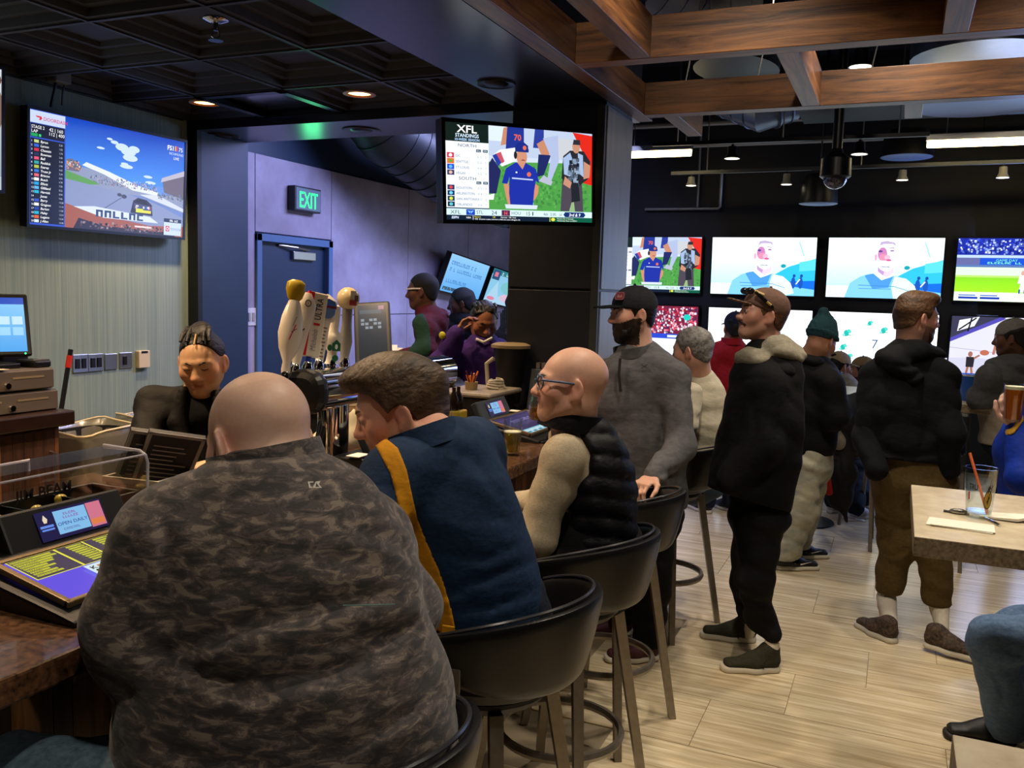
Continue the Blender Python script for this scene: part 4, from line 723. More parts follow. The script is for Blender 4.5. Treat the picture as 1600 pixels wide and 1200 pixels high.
# ================================================================== THINGS ON THE BAR
def machine(y, x, label, kind):
    """bar-top game screen: sloped screen facing the drinker, small display standing at its back"""
    t = thing('game_machine', label, 'game machine', (x, y, BT), 0, 'bar top game machines'); W, D, h = .42, .20, .04
    MB().prism([(.05, 0), (.05, .012), (.0, .022), (-D-.03, .022+h), (-D-.15, .022+h), (-D-.15, 0)], W+.06, (0, W+.03, 0), (1, 0, 0), (0, 0, 1)).build('base', m_dark, t, bevel=.006)
    MB().prism([(.065, 0), (.065, .006), (-.02, .008), (-.02, 0)], W+.02, (0, W+.01, 0), (1, 0, 0), (0, 0, 1)).build('palm_rest', m_leather, t, bevel=.002)
    o = Vector((0, 0, .030)); X = Vector((0, W, 0)); Y = Vector((-D, 0, h)); zz = X.cross(Y).normalized(); f = MB(); R = Matrix((X.normalized(), Y.normalized(), zz)).transposed()
    for s in (0, 1): f.box(o+X*s+Y/2, (.014, Y.length+.014, .014), R); f.box(o+X/2+Y*s, (W+.014, .012, .014), R)
    f.build('screen_bezel', mat('bronze bezel', '8a765a', .3, .7), t, bevel=.003)
    p = Pic(160, 90)
    if kind == 0:
        p.rect(0, 0, 160, 90, '5a48e8'); p.rect(6, 46, 150, 88, 'f0ec40'); p.rect(7, 47, 46, 87, '3c3450')
        for k in range(4): p.rect(48+k*25.6, 47, 48+k*25.6+24, 87, '3c3450')
        for i in range(9):
            yy = 83-i*4.3; p.rect(8, yy-.6, 8+(34, 36, 30, 28, 20, 24, 16, 20, 22)[i], yy+2.4, 'c8c830'); p.text(('ROYAL FLUSH', 'STRAIGHT FLUSH', '4 OF A KIND', 'FULL HOUSE', 'FLUSH', 'STRAIGHT', '3 KIND', '2 PAIR', 'JACKS OR UP')[i], 8.4, yy-.2, 2.9, '38341c')
            for k in range(4): p.rect(56+k*25.6, yy-.6, 70+k*25.6, yy+2.2, 'c8c830'); p.text(str((9-i)*5*(k+1)), 69+k*25.6, yy-.3, 2.8, '38341c', 'RIGHT')
        for i in range(5):
            x0 = 42+i*24; p.rect(x0, 8, x0+22, 42, 'd8f0f8'); c = ('14141c', '14141c', 'd02030', 'd02030', '14141c')[i]; p.text('K1077'[i] if i else 'K', x0+2.5, 33, 8, c, bold=.2); p.ell(x0+5, 29, 2, 2.4, c)
            p.poly([(x0+13, 24), (x0+19, 14), (x0+13.8, 15.5), (x0+15, 10), (x0+11, 10), (x0+12.2, 15.5), (x0+7, 14)], c); p.poly([(x0+9, 38), (x0+20, 38), (x0+20, 26), (x0+9, 28)], 'b87850' if i == 0 else 'd8f0f8')
        p.ell(150, 80, 9, 8, 'e0382c'); p.ell(138, 84, 6, 5, 'd8a838'); p.rect(60, 1, 130, 4, '8078a8')
    else:
        p.rect(0, 0, 160, 90, '3c3464'); p.rect(0, 0, 160, 22, '80d8f4'); p.rect(10, 40, 150, 80, '4c4478'); p.scrib(40, 56, 80, 10, '9a88d0', 9)
        for i in range(7): p.rect(4+i*22.4, 3, 23+i*22.4, 19, 'e0f8ff'); p.rect(7+i*22.4, 5, 20+i*22.4, 11, '2898b8')
        p.rect(112, 26, 126, 32, 'b0c8e8'); p.rect(136, 30, 152, 35, 'b0c8e8')
    p.build('screen', screen_mat(.9 if kind == 0 else .75), t, o+zz*.003, X, Y)
    hx = -D-.07; hb = thing if False else None
    ho = Vector((hx+.02, .08, .045)); HX = Vector((0, .31, 0)); HY = Vector((-.05, 0, .095)); hz = HX.cross(HY).normalized(); R = Matrix((HX.normalized(), HY.normalized(), hz)).transposed()
    MB().box(ho+HX/2+HY/2-hz*.02, (.31, .107, .035), R).build('header', m_dark if kind == 0 else mat('header grey', '34383c', .5), t, bevel=.006)
    q = Pic(100, 50); q.rect(0, 0, 100, 50, '1c1848'); q.rect(26, 6, 74, 46, '88c4f4'); q.scrib(40, 37, 20, 4, '9068b0', 5); q.scrib(38, 31, 24, 4, '9068b0', 6); q.text('OPEN DAILY', 50, 20, 8, '3858a0', 'CENTER', bold=.1); q.scrib(34, 11, 32, 4, '6888c0', 9); q.poly([(10, 30), (14, 30), (16, 36), (12, 44), (9, 36)], 'f0e0c0'); q.rect(3, 22, 22, 26, '6890f0'); q.rect(4, 17, 22, 20, '6890f0'); q.rect(75, 4, 98, 47, 'd87890'); q.rect(76, 8, 97, 18, 'e8844c')
    q.build('header_screen', screen_mat(.9), t, ho+HX*.24+HY*.24+hz*.001, HX*.55, HY*.62)
    MB().box((.012, .30, .012), (.05, .035, .012)).build('payout_tab', m_steel, t, bevel=.002); MB().box((-D-.06, -.005, .07), (.05, .07, .002)).build('note_slot', m_paper, t); MB().box((-D-.05, W-.03, .07), (.05, .05, .002)).build('note_slot', m_paper, t)
    return t
machine(1.12, -1.375, 'bar top game machine showing video poker, in front of the man in camouflage', 0)
machine(2.47, -1.375, 'bar top game machine beside the man in the navy and gold polo', 1)
machine(3.42, -1.40, 'bar top game machine farthest along the bar, next to the brown bottle', 1)
# clear garnish caddy with lettering, olives and fruit
t = thing('garnish_caddy', 'clear acrylic garnish caddy lettered JIM BEAM behind the video poker machine', 'garnish caddy', (-1.86, 1.25, BT))
MB().b2((-.09, -.40, 0), (.09, .42, .012)).b2((-.09, -.40, 0), (-.08, .42, .09)).b2((.08, -.40, 0), (.09, .42, .09)).b2((-.09, -.40, 0), (.09, -.39, .09)).b2((-.09, .41, 0), (.09, .42, .09)).build('tray', m_dark, t, bevel=.003)
for k in range(1, 6): MB().b2((-.08, -.40+k*.137-.002, .012), (.08, -.40+k*.137+.002, .085)).build('divider', m_darkm, t)
n_ = 9; pr = [(-.09, .0), (.09, .0), (.09, .09)]
def lid():
    b = MB(); prof = [(.095, .02), (.095, .165), (.09, .178), (.08, .186), (.06, .19), (-.06, .19)]
    vs = []
    for y in (-.41, .43): vs += [(x, y, z) for x, z in prof]
    m = len(prof); b.add(vs, [(i, i+1, m+i+1, m+i) for i in range(m-1)]); b.b2((-.06, .426, .02), (.095, .43, .17)); return b.build('lid', g_clear, t)
lid(); MB().tube([(.095, .43, .02), (.097, .432, .16), (.09, .432, .18), (.07, .432, .19), (-.06, .432, .192)], .004, 8).tube([(.088, -.41, .182), (.088, .43, .182)], .0025, 6).build('lid_edge', clearmat('clear rim', (.95, .95, 1), .2, .15, .25), t, smooth=True)
MB().tube([(.06, .02, .19), (.06, .02, .215), (.06, .12, .215), (.06, .12, .19)], .003, 6).build('lid_grip', clearmat('clear rim', (.95, .95, 1), .2, .15, .25), t, smooth=True)
p = Pic(100, 30); p.text('JIM BEAM', 50, 7, 22, '14100c', 'CENTER', bold=.4, sx=.9); p.build('lettering', mat('black print', '14100c', .5), t, (.0965, .04, .122), (0, .18, 0), (0, 0, .048))
random.seed(3)
for i in range(26):
    y = random.uniform(-.3, .39); z = .035+random.uniform(0, .04); c = 'olive' if i % 3 else 'lime'
    MB().ball((random.uniform(-.06, .06), y, z), .0145, 10, 7, (1, 1.15, .95)).build(c, mat('olive green', 'a8963a', .3) if c == 'olive' else mat('lime green', '86913a', .35), t, smooth=True)
# white ribbed basket with menus, towels
def basket(loc, rz, label, sz=(.26, .20, .13)):
    t = thing('basket', label, 'basket', loc, rz); a, b_, h = sz[0]/2, sz[1]/2, sz[2]
    vs = []; fs = []; n = 64
    def per(a_, bb, z, rib):
        o = []
        for i in range(n):
            q = 2*math.pi*i/n; c, s = math.cos(q), math.sin(q); m_ = max(abs(c), abs(s)); r = 1-(rib if i % 2 else 0); o.append((c/m_*a_*r, s/m_*bb*r, z))
        return o
    rs = [per(a*.84, b_*.84, 0, .02), per(a*.93, b_*.93, h*.82, .02), per(a*.95, b_*.95, h*.84, 0), per(a, b_, h*.86, 0), per(a, b_, h, 0), per(a*.92, b_*.92, h, 0), per(a*.80, b_*.80, .006, 0)]
    vs = sum(rs, []); fs = [(i*n+j, i*n+(j+1) % n, (i+1)*n+(j+1) % n, (i+1)*n+j) for i in range(len(rs)-1) for j in range(n)]+[tuple(range(n-1, -1, -1)), tuple((len(rs)-1)*n+j for j in range(n))]
    MB().add(vs, fs).build('tub', m_wplast, t); return t
basket((-1.875, 1.80, BT), .12, 'white ribbed plastic basket holding menus, in front of the bartender', (.18, .17, .10))
for k, (dx, dy, l) in enumerate(((-.035, .01, 'dark menu in the white basket, the taller one at the back'), (.02, .02, 'dark printed menu in the white basket, the front one'))):
    R = Matrix.Rotation(.25-.2, 3, 'Z') @ Matrix.Rotation(-.62, 3, 'Y') ; c = Vector((-1.86+dx, 1.80+dy, BT+.125))
    t = thing('menu', l, 'menu', c, 0, 'menus in the white basket'); R = Matrix.Rotation(math.radians(-42), 3, 'Z') @ Matrix.Rotation(math.radians(34), 3, 'Y') @ Matrix.Rotation(math.radians(-14), 3, 'X')
    MB().box((0, 0, 0), (.014, .15, .24), R).build('cover', mat('menu cover', '201c1f', .5), t, bevel=.002)
    e = MB(); [e.box(R @ Vector((.0075, sy*.07, 0)), (.002, .01, .24), R) for sy in (-1, 1)]; e.box(R @ Vector((.0075, 0, .115)), (.002, .15, .01), R); e.build('border', mat('menu border', '8f8a84', .5), t)
    p = Pic(60, 100)
    for i in range(11): p.rect(8, 84-i*7.5, random.uniform(34, 54), 86-i*7.5, '8f8884')
    p.build('print', mat('menu print', '9a9490', .6), t, R @ Vector((.0085, -.07, -.115)), R @ Vector((0, .14, 0)), R @ Vector((0, 0, .22)))
# pen glass with pens
t = thing('pen_glass', 'small glass of pens on the bar before the chrome beer tower', 'glass', (-1.80, 2.42, BT))
MB().lathe([(.001, 0), (.032, 0), (.036, .09), (.033, .09), (.029, .01), (.001, .01)], n=24, cap=False).build('tumbler', g_glass, t, smooth=True); gb = MB(); random.seed(5)
for i in range(60): a, r = random.uniform(0, 6.28), random.uniform(0, .025); gb.ball((r*math.cos(a), r*math.sin(a), .015+random.uniform(0, .035)), .006, 6, 4)
gb.build('gravel', mat('grey gravel', '8a8a80', .5), t)['kind'] = 'stuff'
for i, (a, l_, c) in enumerate(((.3, .17, '14161c'), (1.5, .18, '2a2c34'), (2.6, .165, '14161c'), (3.9, .19, '101014'), (5.2, .17, '3a3c44'), (4.6, .15, '14161c'))):
    q = thing('pen', ('dark pen in the bar glass, ' + ('leaning left', 'leaning back', 'leaning far left', 'leaning right towards the camera', 'greyish, leaning right', 'short, in the middle')[i]), 'pen', (-1.80, 2.42, BT), 0, 'pens in the glass')
    d = Vector((math.cos(a)*.3, math.sin(a)*.3, 1)).normalized(); MB().tube([d*.02, d*l_], .0052, 8).build('barrel', mat('pen '+c, c, .3), q, smooth=True); MB().tube([d*l_, d*(l_+.012)], .003, 8).build('button', m_chrome, q)
# beer tower
def tower():
    t = thing('beer_tower', 'chrome T shaped beer tower with six tap handles and a black end cap', 'beer tower', (-1.83, 2.85, BT)); X0 = Vector((-1.83, 2.85, BT)); c0 = onX(475, 612, -1.83)-X0; zc = c0.z
    y0 = c0.y; tube_r = .078
    prof = [(.08*math.copysign(abs(math.cos(a))**.8, math.cos(a)), .072*math.copysign(abs(math.sin(a))**.8, math.sin(a))) for a in [math.pi*2*(i+.5)/28 for i in range(28)]]
    MB().prism([(a, b) for a, b in prof], -.95, (0, y0+.03, zc), (1, 0, 0), (0, 0, 1)).build('crossbar', m_chrome, t, smooth=True)
    MB().prism([(a*1.08, b*1.08) for a, b in prof], .07, (0, y0+.04, zc), (1, 0, 0), (0, 0, 1)).build('end_cap', m_dark, t, bevel=.028)
    for yy in (y0+.17, y0+.62): MB().lathe([(.06, 0), (.075, .004), (.075, .012), (.056, .02), (.056, zc-.06)], (0, yy, 0), 28).build('pedestal', m_chrome, t, smooth=True)
    hs = (((445, 590), (464, 438), 'white bulb shaped tap handle with a yellow top, leftmost'), ((461, 578), (482, 458), 'white paddle shaped tap handle, second from the left'), ((480, 574), (498, 456), 'red, white and blue slab tap handle lettered ULTRA'), ((498, 571), (513, 460), 'cream tap handle with a lighthouse shaped blue badge'), ((518, 569), (524, 476), 'white tap handle with green trees'), ((538, 567), (545, 450), 'silver tap handle topped by a round head, rightmost'))
    wm = mat('tap white', 'd9cfbd', .3); gm = mat('tap silver', '9c988f', .3, .4)
    for i, (b, a, l) in enumerate(hs):
        B = onX(*b, -1.87)-X0; A = onX(*a, -1.87)-X0; d = (A-B); L_ = d.length; d.normalize(); cx_ = Vector((.6, .8, 0)); sx = (cx_-d*cx_.dot(d)).normalized(); R = Matrix((sx, d.cross(sx), d)).transposed()
        f = MB().tube([B-d*.015, Vector((B.x+.01, B.y, zc+.02))], .011, 10).tube([Vector((B.x-.02, B.y, zc+.02)), Vector((B.x-.08, B.y, zc+.0)), Vector((B.x-.085, B.y, zc-.07))], .012, 10).lathe([(.016, -.02), (.02, 0), (.012, .02)], B, 14, d); f.build('faucet', m_chrome, t, smooth=True)
        h = MB(); W = lambda prof, m_, par, nm, flat=.6: par
        def loft(prof, flat=.6, n=16):
            vs = []
            for r, z in prof: vs += [B + R @ Vector((r*math.cos(2*math.pi*j/n), flat*r*math.sin(2*math.pi*j/n), z*L_)) for j in range(n)]
            k = len(prof); return MB().add(vs, [(u*n+j, u*n+(j+1) % n, (u+1)*n+(j+1) % n, (u+1)*n+j) for u in range(k-1) for j in range(n)]+[tuple(range(n-1, -1, -1)), tuple((k-1)*n+j for j in range(n))])
        face = R @ Vector((0, -1, 0)); fx = R @ Vector((1, 0, 0))
        if face.dot(CAM-X0-B) < 0: face = -face; fx = -fx
        def print_(p, nm, z0, z1, w_, off, par, m_=None): p.build(nm, m_ or mat('flat print', 'ffffff', .5, attr=True), par, B+d*(z0*L_)+face*off-fx*w_/2, fx*w_, d*((z1-z0)*L_))
        if i == 0:
            o = loft([(.012, 0), (.016, .08), (.014, .16), (.034, .3), (.042, .45), (.036, .62), (.02, .78), (.013, .8)], .7).build('tap_handle', wm, t, smooth=True); loft([(.014, .78), (.026, .82), (.034, .9), (.032, .97), (.018, 1.0)], .6).build('crown', mat('tap yellow', 'b89a1c', .4), o, smooth=True)
            p = Pic(40, 100); p.line(12, 20, 26, 60, 3, 'c83050'); p.line(16, 40, 30, 50, 2, '505050'); p.line(18, 55, 26, 80, 1.5, '606060'); print_(p, 'badge', .3, .7, .05, .031, o)
        elif i == 1:
            o = loft([(.012, 0), (.016, .15), (.024, .5), (.034, .8), (.034, .86), (.012, 1.0)], .5).build('tap_handle', wm, t, smooth=True); p = Pic(40, 100); p.ell(20, 84, 9, 6, '444444'); p.ell(20, 84, 6.5, 4.2, 'd9cfbd'); p.text('V', 20, 81, 7, '444444', 'CENTER'); p.line(12, 34, 22, 42, 3, '333333'); print_(p, 'badge', .2, .98, .05, .021, o)
        elif i == 2:
            o = loft([(.010, 0), (.010, .14)], 1).build('tap_handle', mat('tap blue', '1c3c98', .4), t, smooth=True); MB().box(B+d*(L_*.56), (.066, .03, L_*.84), R).build('slab', wm, o, bevel=.004); MB().box(B+d*(L_*.56)-fx*.0335, (.006, .0315, L_*.845), R).build('stripe', mat('tap red', 'b8141c', .4), o)
            p = Pic(30, 160); p.text('ULTRA', 24, 92, 17, '30343c', rot=1.5708, bold=.3, space=1.1); p.rect(12, 78, 24, 84, 'c01820'); p.text('Michelob', 22, 12, 15, '8a8a8a', rot=1.5708, shear=.3); print_(p, 'lettering', .15, .97, .056, .0165, o)
            MB().b2((0, 0, 0), (.001, .001, .001)) 
            MB().box(B+d*(L_*.56)-fx*.024+face*.0155, (.016, .001, L_*.83), R).build('red_band', mat('tap red', 'b8141c', .4), o)
        elif i == 3:
            o = loft([(.018, 0), (.014, .04), (.018, .3), (.02, .55), (.022, .62)], .7).build('tap_handle', wm, t, smooth=True); loft([(.03, .62), (.038, .66), (.038, .9), (.03, .93), (.004, 1.0)], .5).build('badge_head', wm, o, smooth=True)
            p = Pic(60, 60); p.ell(30, 26, 24, 22, '5f7fae'); p.poly([(4, 40), (56, 40), (50, 54), (30, 60), (10, 54)], '3f68b0'); p.rect(4, 34, 56, 41, '7a2030'); print_(p, 'badge', .63, .93, .07, .0205, o); p = Pic(20, 100); [p.rect(5+(i*5) % 4, 6+i*9.6, 15-(i*3) % 4, 10+i*9.6, '7a6250') for i in range(9)]; print_(p, 'lettering', .08, .6, .03, .0145, o)
        elif i == 4:
            o = loft([(.028, 0), (.022, .06), (.018, .2), (.03, .3), (.036, .42), (.03, .5), (.018, .56), (.022, .85), (.02, .97), (.008, 1.0)], .6).build('tap_handle', wm, t, smooth=True); p = Pic(60, 100); p.rect(22, 34, 50, 56, '1c5a40'); p.ell(36, 46, 5, 7, 'd9e0d0'); p.ell(14, 42, 8, 9, '1c5a40'); p.ell(34, 14, 11, 9, '1c5a40'); p.line(34, 0, 34, 12, 2, '1c5a40'); p.poly([(24, 56), (36, 66), (48, 56)], '1c5a40'); print_(p, 'badge', .02, .62, .066, .0225, o)
        else:
            o = loft([(.022, 0), (.016, .08), (.026, .28), (.02, .5), (.02, .72)], .7).build('tap_handle', gm, t, smooth=True); MB().ball(B+d*(L_*.86), .042, 18, 12).build('ball_head', mat('tap cream', 'c8b48c', .25), o, smooth=True); p = Pic(60, 60); p.rect(22, 6, 48, 24, '9a3034'); p.rect(24, 28, 46, 54, 'b8b8a8'); p.rect(40, 20, 54, 40, '5a4a40'); print_(p, 'badge', .74, .98, .06, .043, o)
tower()
# white folded towels / bagged tubs behind the pens
random.seed(11)
def cloth(loc, sx, sy, h, label, cat='towel', m=None, name='bar_towel'):
    t = thing(name, label, cat, loc); n = 18; vs = []; 
    for i in range(n+1):
        for j in range(n+1):
            u, v = 2*i/n-1, 2*j/n-1; r = max(abs(u), abs(v)); z = h*(1-r**3.2)*(.75+.25*math.sin(5*u+2*v)*math.cos(4*v-u)) + .012*math.sin(9*u+3)*math.sin(8*v)*(1-r*r); vs.append((u*sx*(1-.1*abs(v)), v*sy*(1-.1*abs(u)), max(z, 0)))
    fs = [(i*(n+1)+j, (i+1)*(n+1)+j, (i+1)*(n+1)+j+1, i*(n+1)+j+1) for i in range(n) for j in range(n)]
    o = MB().add(vs, fs).build('cloth', m or mat('towel cloth', 'cdbb93', .85, bump=(90, .2)), t, smooth=True); s = o.modifiers.new('t', 'SOLIDIFY'); s.thickness = .006; return t
cloth((-1.93, 2.075, BT), .10, .09, .055, 'crumpled cream towel on the bar behind the white basket')
cloth((-2.02, 2.98, BT), .10, .2, .14, 'folded white towels heaped behind the pen glass and beer tower', m=mat('towel white', 'bdb49a', .8))
t = thing('drip_tray', 'pale drip tray at the foot of the beer tower', 'tray', (-1.72, 2.72, BT)); MB().b2((-.02, -.30, 0), (.09, .2, .012)).build('tray', m_steel, t, bevel=.003)
# drinks
def glass(loc, r, h, label, fill, m_f, foam=0, n=24, name='pint_glass'):
    t = thing(name, label, 'glass', loc); MB().lathe([(.001, 0), (r*.74, 0), (r*.76, .01), (r, h), (r-.003, h), (r*.72, .014), (.001, .014)], n=n, cap=False).build('glass', g_glass, t, smooth=True)
    if fill: MB().lathe([(.001, .015), (r*.71, .015), (r*.71+(r-.004-r*.71)*fill, h*fill), (.001, h*fill)], n=n, cap=False).build('beer', m_f, t, smooth=True)
    if foam: MB().lathe([(.001, h*fill), (r-.006, h*fill), (r-.005, h*fill+foam), (.001, h*fill+foam)], n=n, cap=False).build('foam', m_foam, t, smooth=True)
    return t
p = onZ(800, 711, BT); glass(p, .040, .145, 'faceted pint glass of golden lager on the bar before the man in the vest', .62, m_lager, .004, 10)
p = onZ(835, 673, BT); t = thing('beer_bottle', 'clear bottle half full of amber beer on a cream coaster', 'bottle', p+Vector((0, 0, .004)))
MB().lathe([(.001, 0), (.03, 0), (.031, .006), (.031, .115), (.026, .14), (.015, .17), (.0125, .22), (.015, .222), (.015, .235), (.011, .235), (.0105, .17), (.027, .11), (.028, .006), (.001, .005)], n=22, cap=False).build('glass', g_glass, t, smooth=True); MB().lathe([(.001, .006), (.028, .006), (.028, .105), (.001, .105)], n=20, cap=False).build('beer', m_beer, t, smooth=True)
t = thing('coaster', 'square cream coaster under the amber beer bottle', 'coaster', p); MB().box((-.01, 0, .002), (.11, .10, .004), Matrix.Rotation(.3, 3, 'Z')).build('card', m_cream, t)
p = onZ(757, 683, BT); t = thing('phone', 'phone with a bright blue screen lying on the game machine', 'phone', (-1.60, 2.96, BT+.075)); MB().box((0, 0, .004), (.075, .15, .008), Matrix.Rotation(.1, 3, 'Z')).build('case', m_dark, t, bevel=.003)
q = Pic(50, 100); q.grad(0, 0, 50, 100, '2038e8', '50a8ff'); q.ell(30, 40, 14, 12, 'e08090'); q.rect(6, 70, 44, 90, 'a0d8ff'); q.build('screen', screen_mat(1.1), t, Vector((.034, -.066, .0085)), (.0, .132, 0), (-.066, 0, 0))
# tent sign, vape-pink pen, small jars and bottles
p = onZ(706, 690, BT); t = thing('tent_sign', 'dark tent card sign with orange print on the bar', 'sign', (-1.74, 3.16, BT), math.radians(20)); R = Matrix.Rotation(-.3, 3, 'Y')
MB().box((0, 0, .055), (.004, .19, .12), R).box((-.035, 0, .055), (.004, .19, .12), Matrix.Rotation(.3, 3, 'Y')).build('card', mat('sign black', '1c191c', .45), t); q = Pic(100, 60); q.scrib(34, 43, 54, 9, 'c0603c', 9); q.rect(36, 36, 86, 39, 'c8c0b8'); q.poly([(14, 8), (22, 8), (19, 20), (17, 28), (15, 20)], 'e0d0b0'); q.rect(40, 12, 56, 26, 'b8b0a8'); q.rect(66, 14, 86, 26, 'b8b0a8'); q.build('print', mat('flat print', 'ffffff', .5, attr=True), t, R @ Vector((.003, -.09, -.05))+Vector((0, 0, .055)), (0, .18, 0), R @ Vector((0, 0, .10)))
p = onZ(742, 690, BT); t = thing('lighter_pen', 'pink stick lying on the bar before the tent sign', 'pen', (p.x-.06, p.y-.12, BT+.076)); MB().tube([(-.05, -.05, .006), (.05, .06, .006)], .006, 8).build('barrel', mat('pink plastic', 'e83868', .4), t, smooth=True)
for k, (u, v, l, m_, hh) in enumerate(((699, 672, 'small glass jar left of the yellow labelled jar', m_lager, .09), (709, 672, 'small glass jar touching the yellow labelled jar', m_lager, .09))):
    t = thing('sauce_jar', l, 'jar', (-1.80+k*.0, 3.42+k*.07, BT), 0, 'small jars behind the tent sign'); MB().lathe([(.001, 0), (.026, 0), (.028, .05), (.018, .075), (.018, .10), (.001, .10)], n=16, cap=False).build('glass', g_glass, t, smooth=True); MB().lathe([(.001, .004), (.023, .004), (.024, .045), (.001, .045)], n=16, cap=False).build('sauce', mat('mustard', 'b88a38', .4), t, smooth=True)
t = thing('label_jar', 'yellow labelled jar behind the tent sign', 'jar', (-1.84, 3.57, BT)); MB().b2((-.04, -.045, 0), (.04, .045, .085)).build('carton', mat('yellow label', 'b89a30', .5), t, bevel=.006)
for k in range(2): MB().lathe([(.022, .085), (.022, .14), (.009, .17), (.009, .19)], (0, -.02+.045*k, 0), 12).build('bottle', mat('dark bottle', '1a0f0a', .2), t, smooth=True); 
t = thing('gift_cabinet', 'black cabinet with pale worn tray top standing on the bar near the column', 'cabinet', (-1.92, 3.92, BT)); MB().b2((-.14, -.10, 0), (.12, .24, .115)).build('body', m_dark, t, bevel=.01); MB().b2((-.15, -.12, .115), (.15, .27, .14)).build('top', mat('worn plastic', '8c8172', .5, noise=(20, .3)), t, bevel=.012)
t = thing('straw_cup', 'cup of orange straws and dark stirrers on the pale tray top', 'cup', (-1.94, 3.93, BT+.14)); MB().lathe([(.001, 0), (.03, 0), (.034, .04), (.031, .04), (.001, .01)], n=18, cap=False).build('cup', mat('tan cup', '8a7350', .5), t, smooth=True); random.seed(8)
for i in range(9):
    a = i*.7; d = Vector((.35*math.cos(a), .35*math.sin(a), 1)).normalized(); MB().tube([d*.012, d*random.uniform(.07, .10)], .004, 6).build('straw' if i % 3 else 'stirrer', mat('orange straw', 'e0781c', .4) if i % 3 else mat('dark straw', '4a1c28', .4), t)
t = thing('cable_coil', 'loose coil of pale cables on the pale tray top', 'cable', (-1.86, 4.05, BT+.14))
for k in range(4): MB().tube([(.04*math.cos(a+k)*(1-.1*k), .06*math.sin(a+k), .01+.011*k+.004*math.sin(2*a+k)) for a in [i*.4 for i in range(15)]], .006, 6).build('cable', mat('pale cable', 'b8ae98', .5), t, smooth=True)
# clutter of the service counter (top at 1.04)
SC = 1.04
t = thing('order_terminal', 'large tilted touch terminal with a dark blue screen behind the taps', 'terminal', (-2.72, 4.30, SC)); a, b, c = onY(562, 578, 4.20), onY(607, 575, 4.28), onY(552, 478, 4.36); X = b-a; Y = (c-a); Y = Y-X*(X.dot(Y)/X.dot(X)); zz = X.cross(Y).normalized(); R = Matrix((X.normalized(), Y.normalized(), zz)).transposed(); X0 = Vector((-2.72, 4.30, SC))
MB().box((a+b+Y+Y)/2-Y/2-X0-zz*.02, (X.length+.05, Y.length+.05, .035), R).build('display', mat('terminal shell', '23262b', .4), t, bevel=.012)
q = Pic(60, 100); q.grad(0, 0, 60, 100, '10202c', '28465c'); q.rect(4, 86, 50, 92, '4a6880'); [q.rect(6+j*9, 62+i*6, 13+j*9, 66+i*6, 'a8b8c8') for j in range(5) for i in range(3) if (i+j) % 3]; q.rect(44, 92, 56, 98, 'c088a8'); q.build('screen', screen_mat(.6), t, a-X0, X, Y)
bx = (a-X0); MB().box((bx.x+.05, bx.y+.10, .05), (.2, .16, .10)).build('stand', m_dark, t, bevel=.01)
p = onY(605, 572, 4.2); t = thing('coaster_stack', 'tall stack of cream paper coasters on the service counter', 'stack', (p.x, 4.2, SC)); 
zz_ = 0
for k in range(12): MB().box((random.uniform(-.006, .006), random.uniform(-.006, .006), .010+k*.0215), (.075+.0025*k, .075, .018), Matrix.Rotation(random.uniform(-.2, .2), 3, 'Z')).build('coaster', m_cream, t)
p = onY(572, 575, 4.16); t = thing('card_box', 'cream card box with orange print left of the coaster stack', 'box', (p.x, 4.14, SC)); MB().b2((-.09, -.04, 0), (.09, .04, .22)).build('box', mat('card cream', 'c8ac80', .6), t, bevel=.003); MB().box((.05, -.043, .18), (.06, .004, .07)).build('print', mat('orange print', 'b06a3a', .6), t)
for k, (u, l) in enumerate(((650, 'white capped bottle on the service counter, left of the pair'), (668, 'white capped bottle on the service counter, right of the pair'))):
    p = onY(u, 572, 4.18); t = thing('syrup_bottle', l, 'bottle', (p.x, 4.18, SC), 0, 'pair of white capped bottles'); MB().lathe([(.001, 0), (.034, 0), (.034, .13), (.012, .18), (.012, .20), (.001, .20)], n=16, cap=False).build('bottle', mat('dark bottle', '1a0f0a', .2), t, smooth=True); MB().lathe([(.015, .19), (.016, .24), (.012, .25)], n=14).build('cap', mat('cap white', 'd0c8b4', .5), t, smooth=True)
p = onY(690, 605, 4.2); t = thing('ticket_printer', 'black ticket printer with curved hood on the service counter', 'printer', (p.x, 4.24, SC)); MB().b2((-.14, -.1, 0), (.12, .1, .05)).build('base', m_dark, t, bevel=.01); MB().tube([(-.14, 0, .12), (.05, 0, .12)], .075, 20).build('hood', mat('printer black', '17171a', .35), t, smooth=True); MB().prism([(.05, .05), (.19, .02), (.19, .08), (.05, .19)], .14, (0, .07, 0), (1, 0, 0), (0, 0, 1)).build('side', m_dark, t, bevel=.008); MB().box((.22, -.04, .1), (.09, .06, .012), Matrix.Rotation(.4, 3, 'Y')).build('ticket', m_cream, t)
MB().b2((-.14, -.104, .03), (.12, -.1, .036)).build('trim_strip', m_steel, t)
for k in range(2):
    t = thing('card_terminal', 'black card terminal with keys on the service counter, ' + ('left one' if k == 0 else 'right one with a white cable'), 'card reader', (-2.13+.1*k, 4.18, SC)); MB().box((0, 0, .05), (.07, .10, .05), Matrix.Rotation(-.5, 3, 'X')).build('case', m_dark, t, bevel=.008)
    MB().tube([(.03, .05, .04), (.06, .02, .11), (.07, -.05, .06), (.05, -.08, .01)], .005, 6).build('cable', mat('pale cable', 'b8ae98', .5), t, smooth=True)
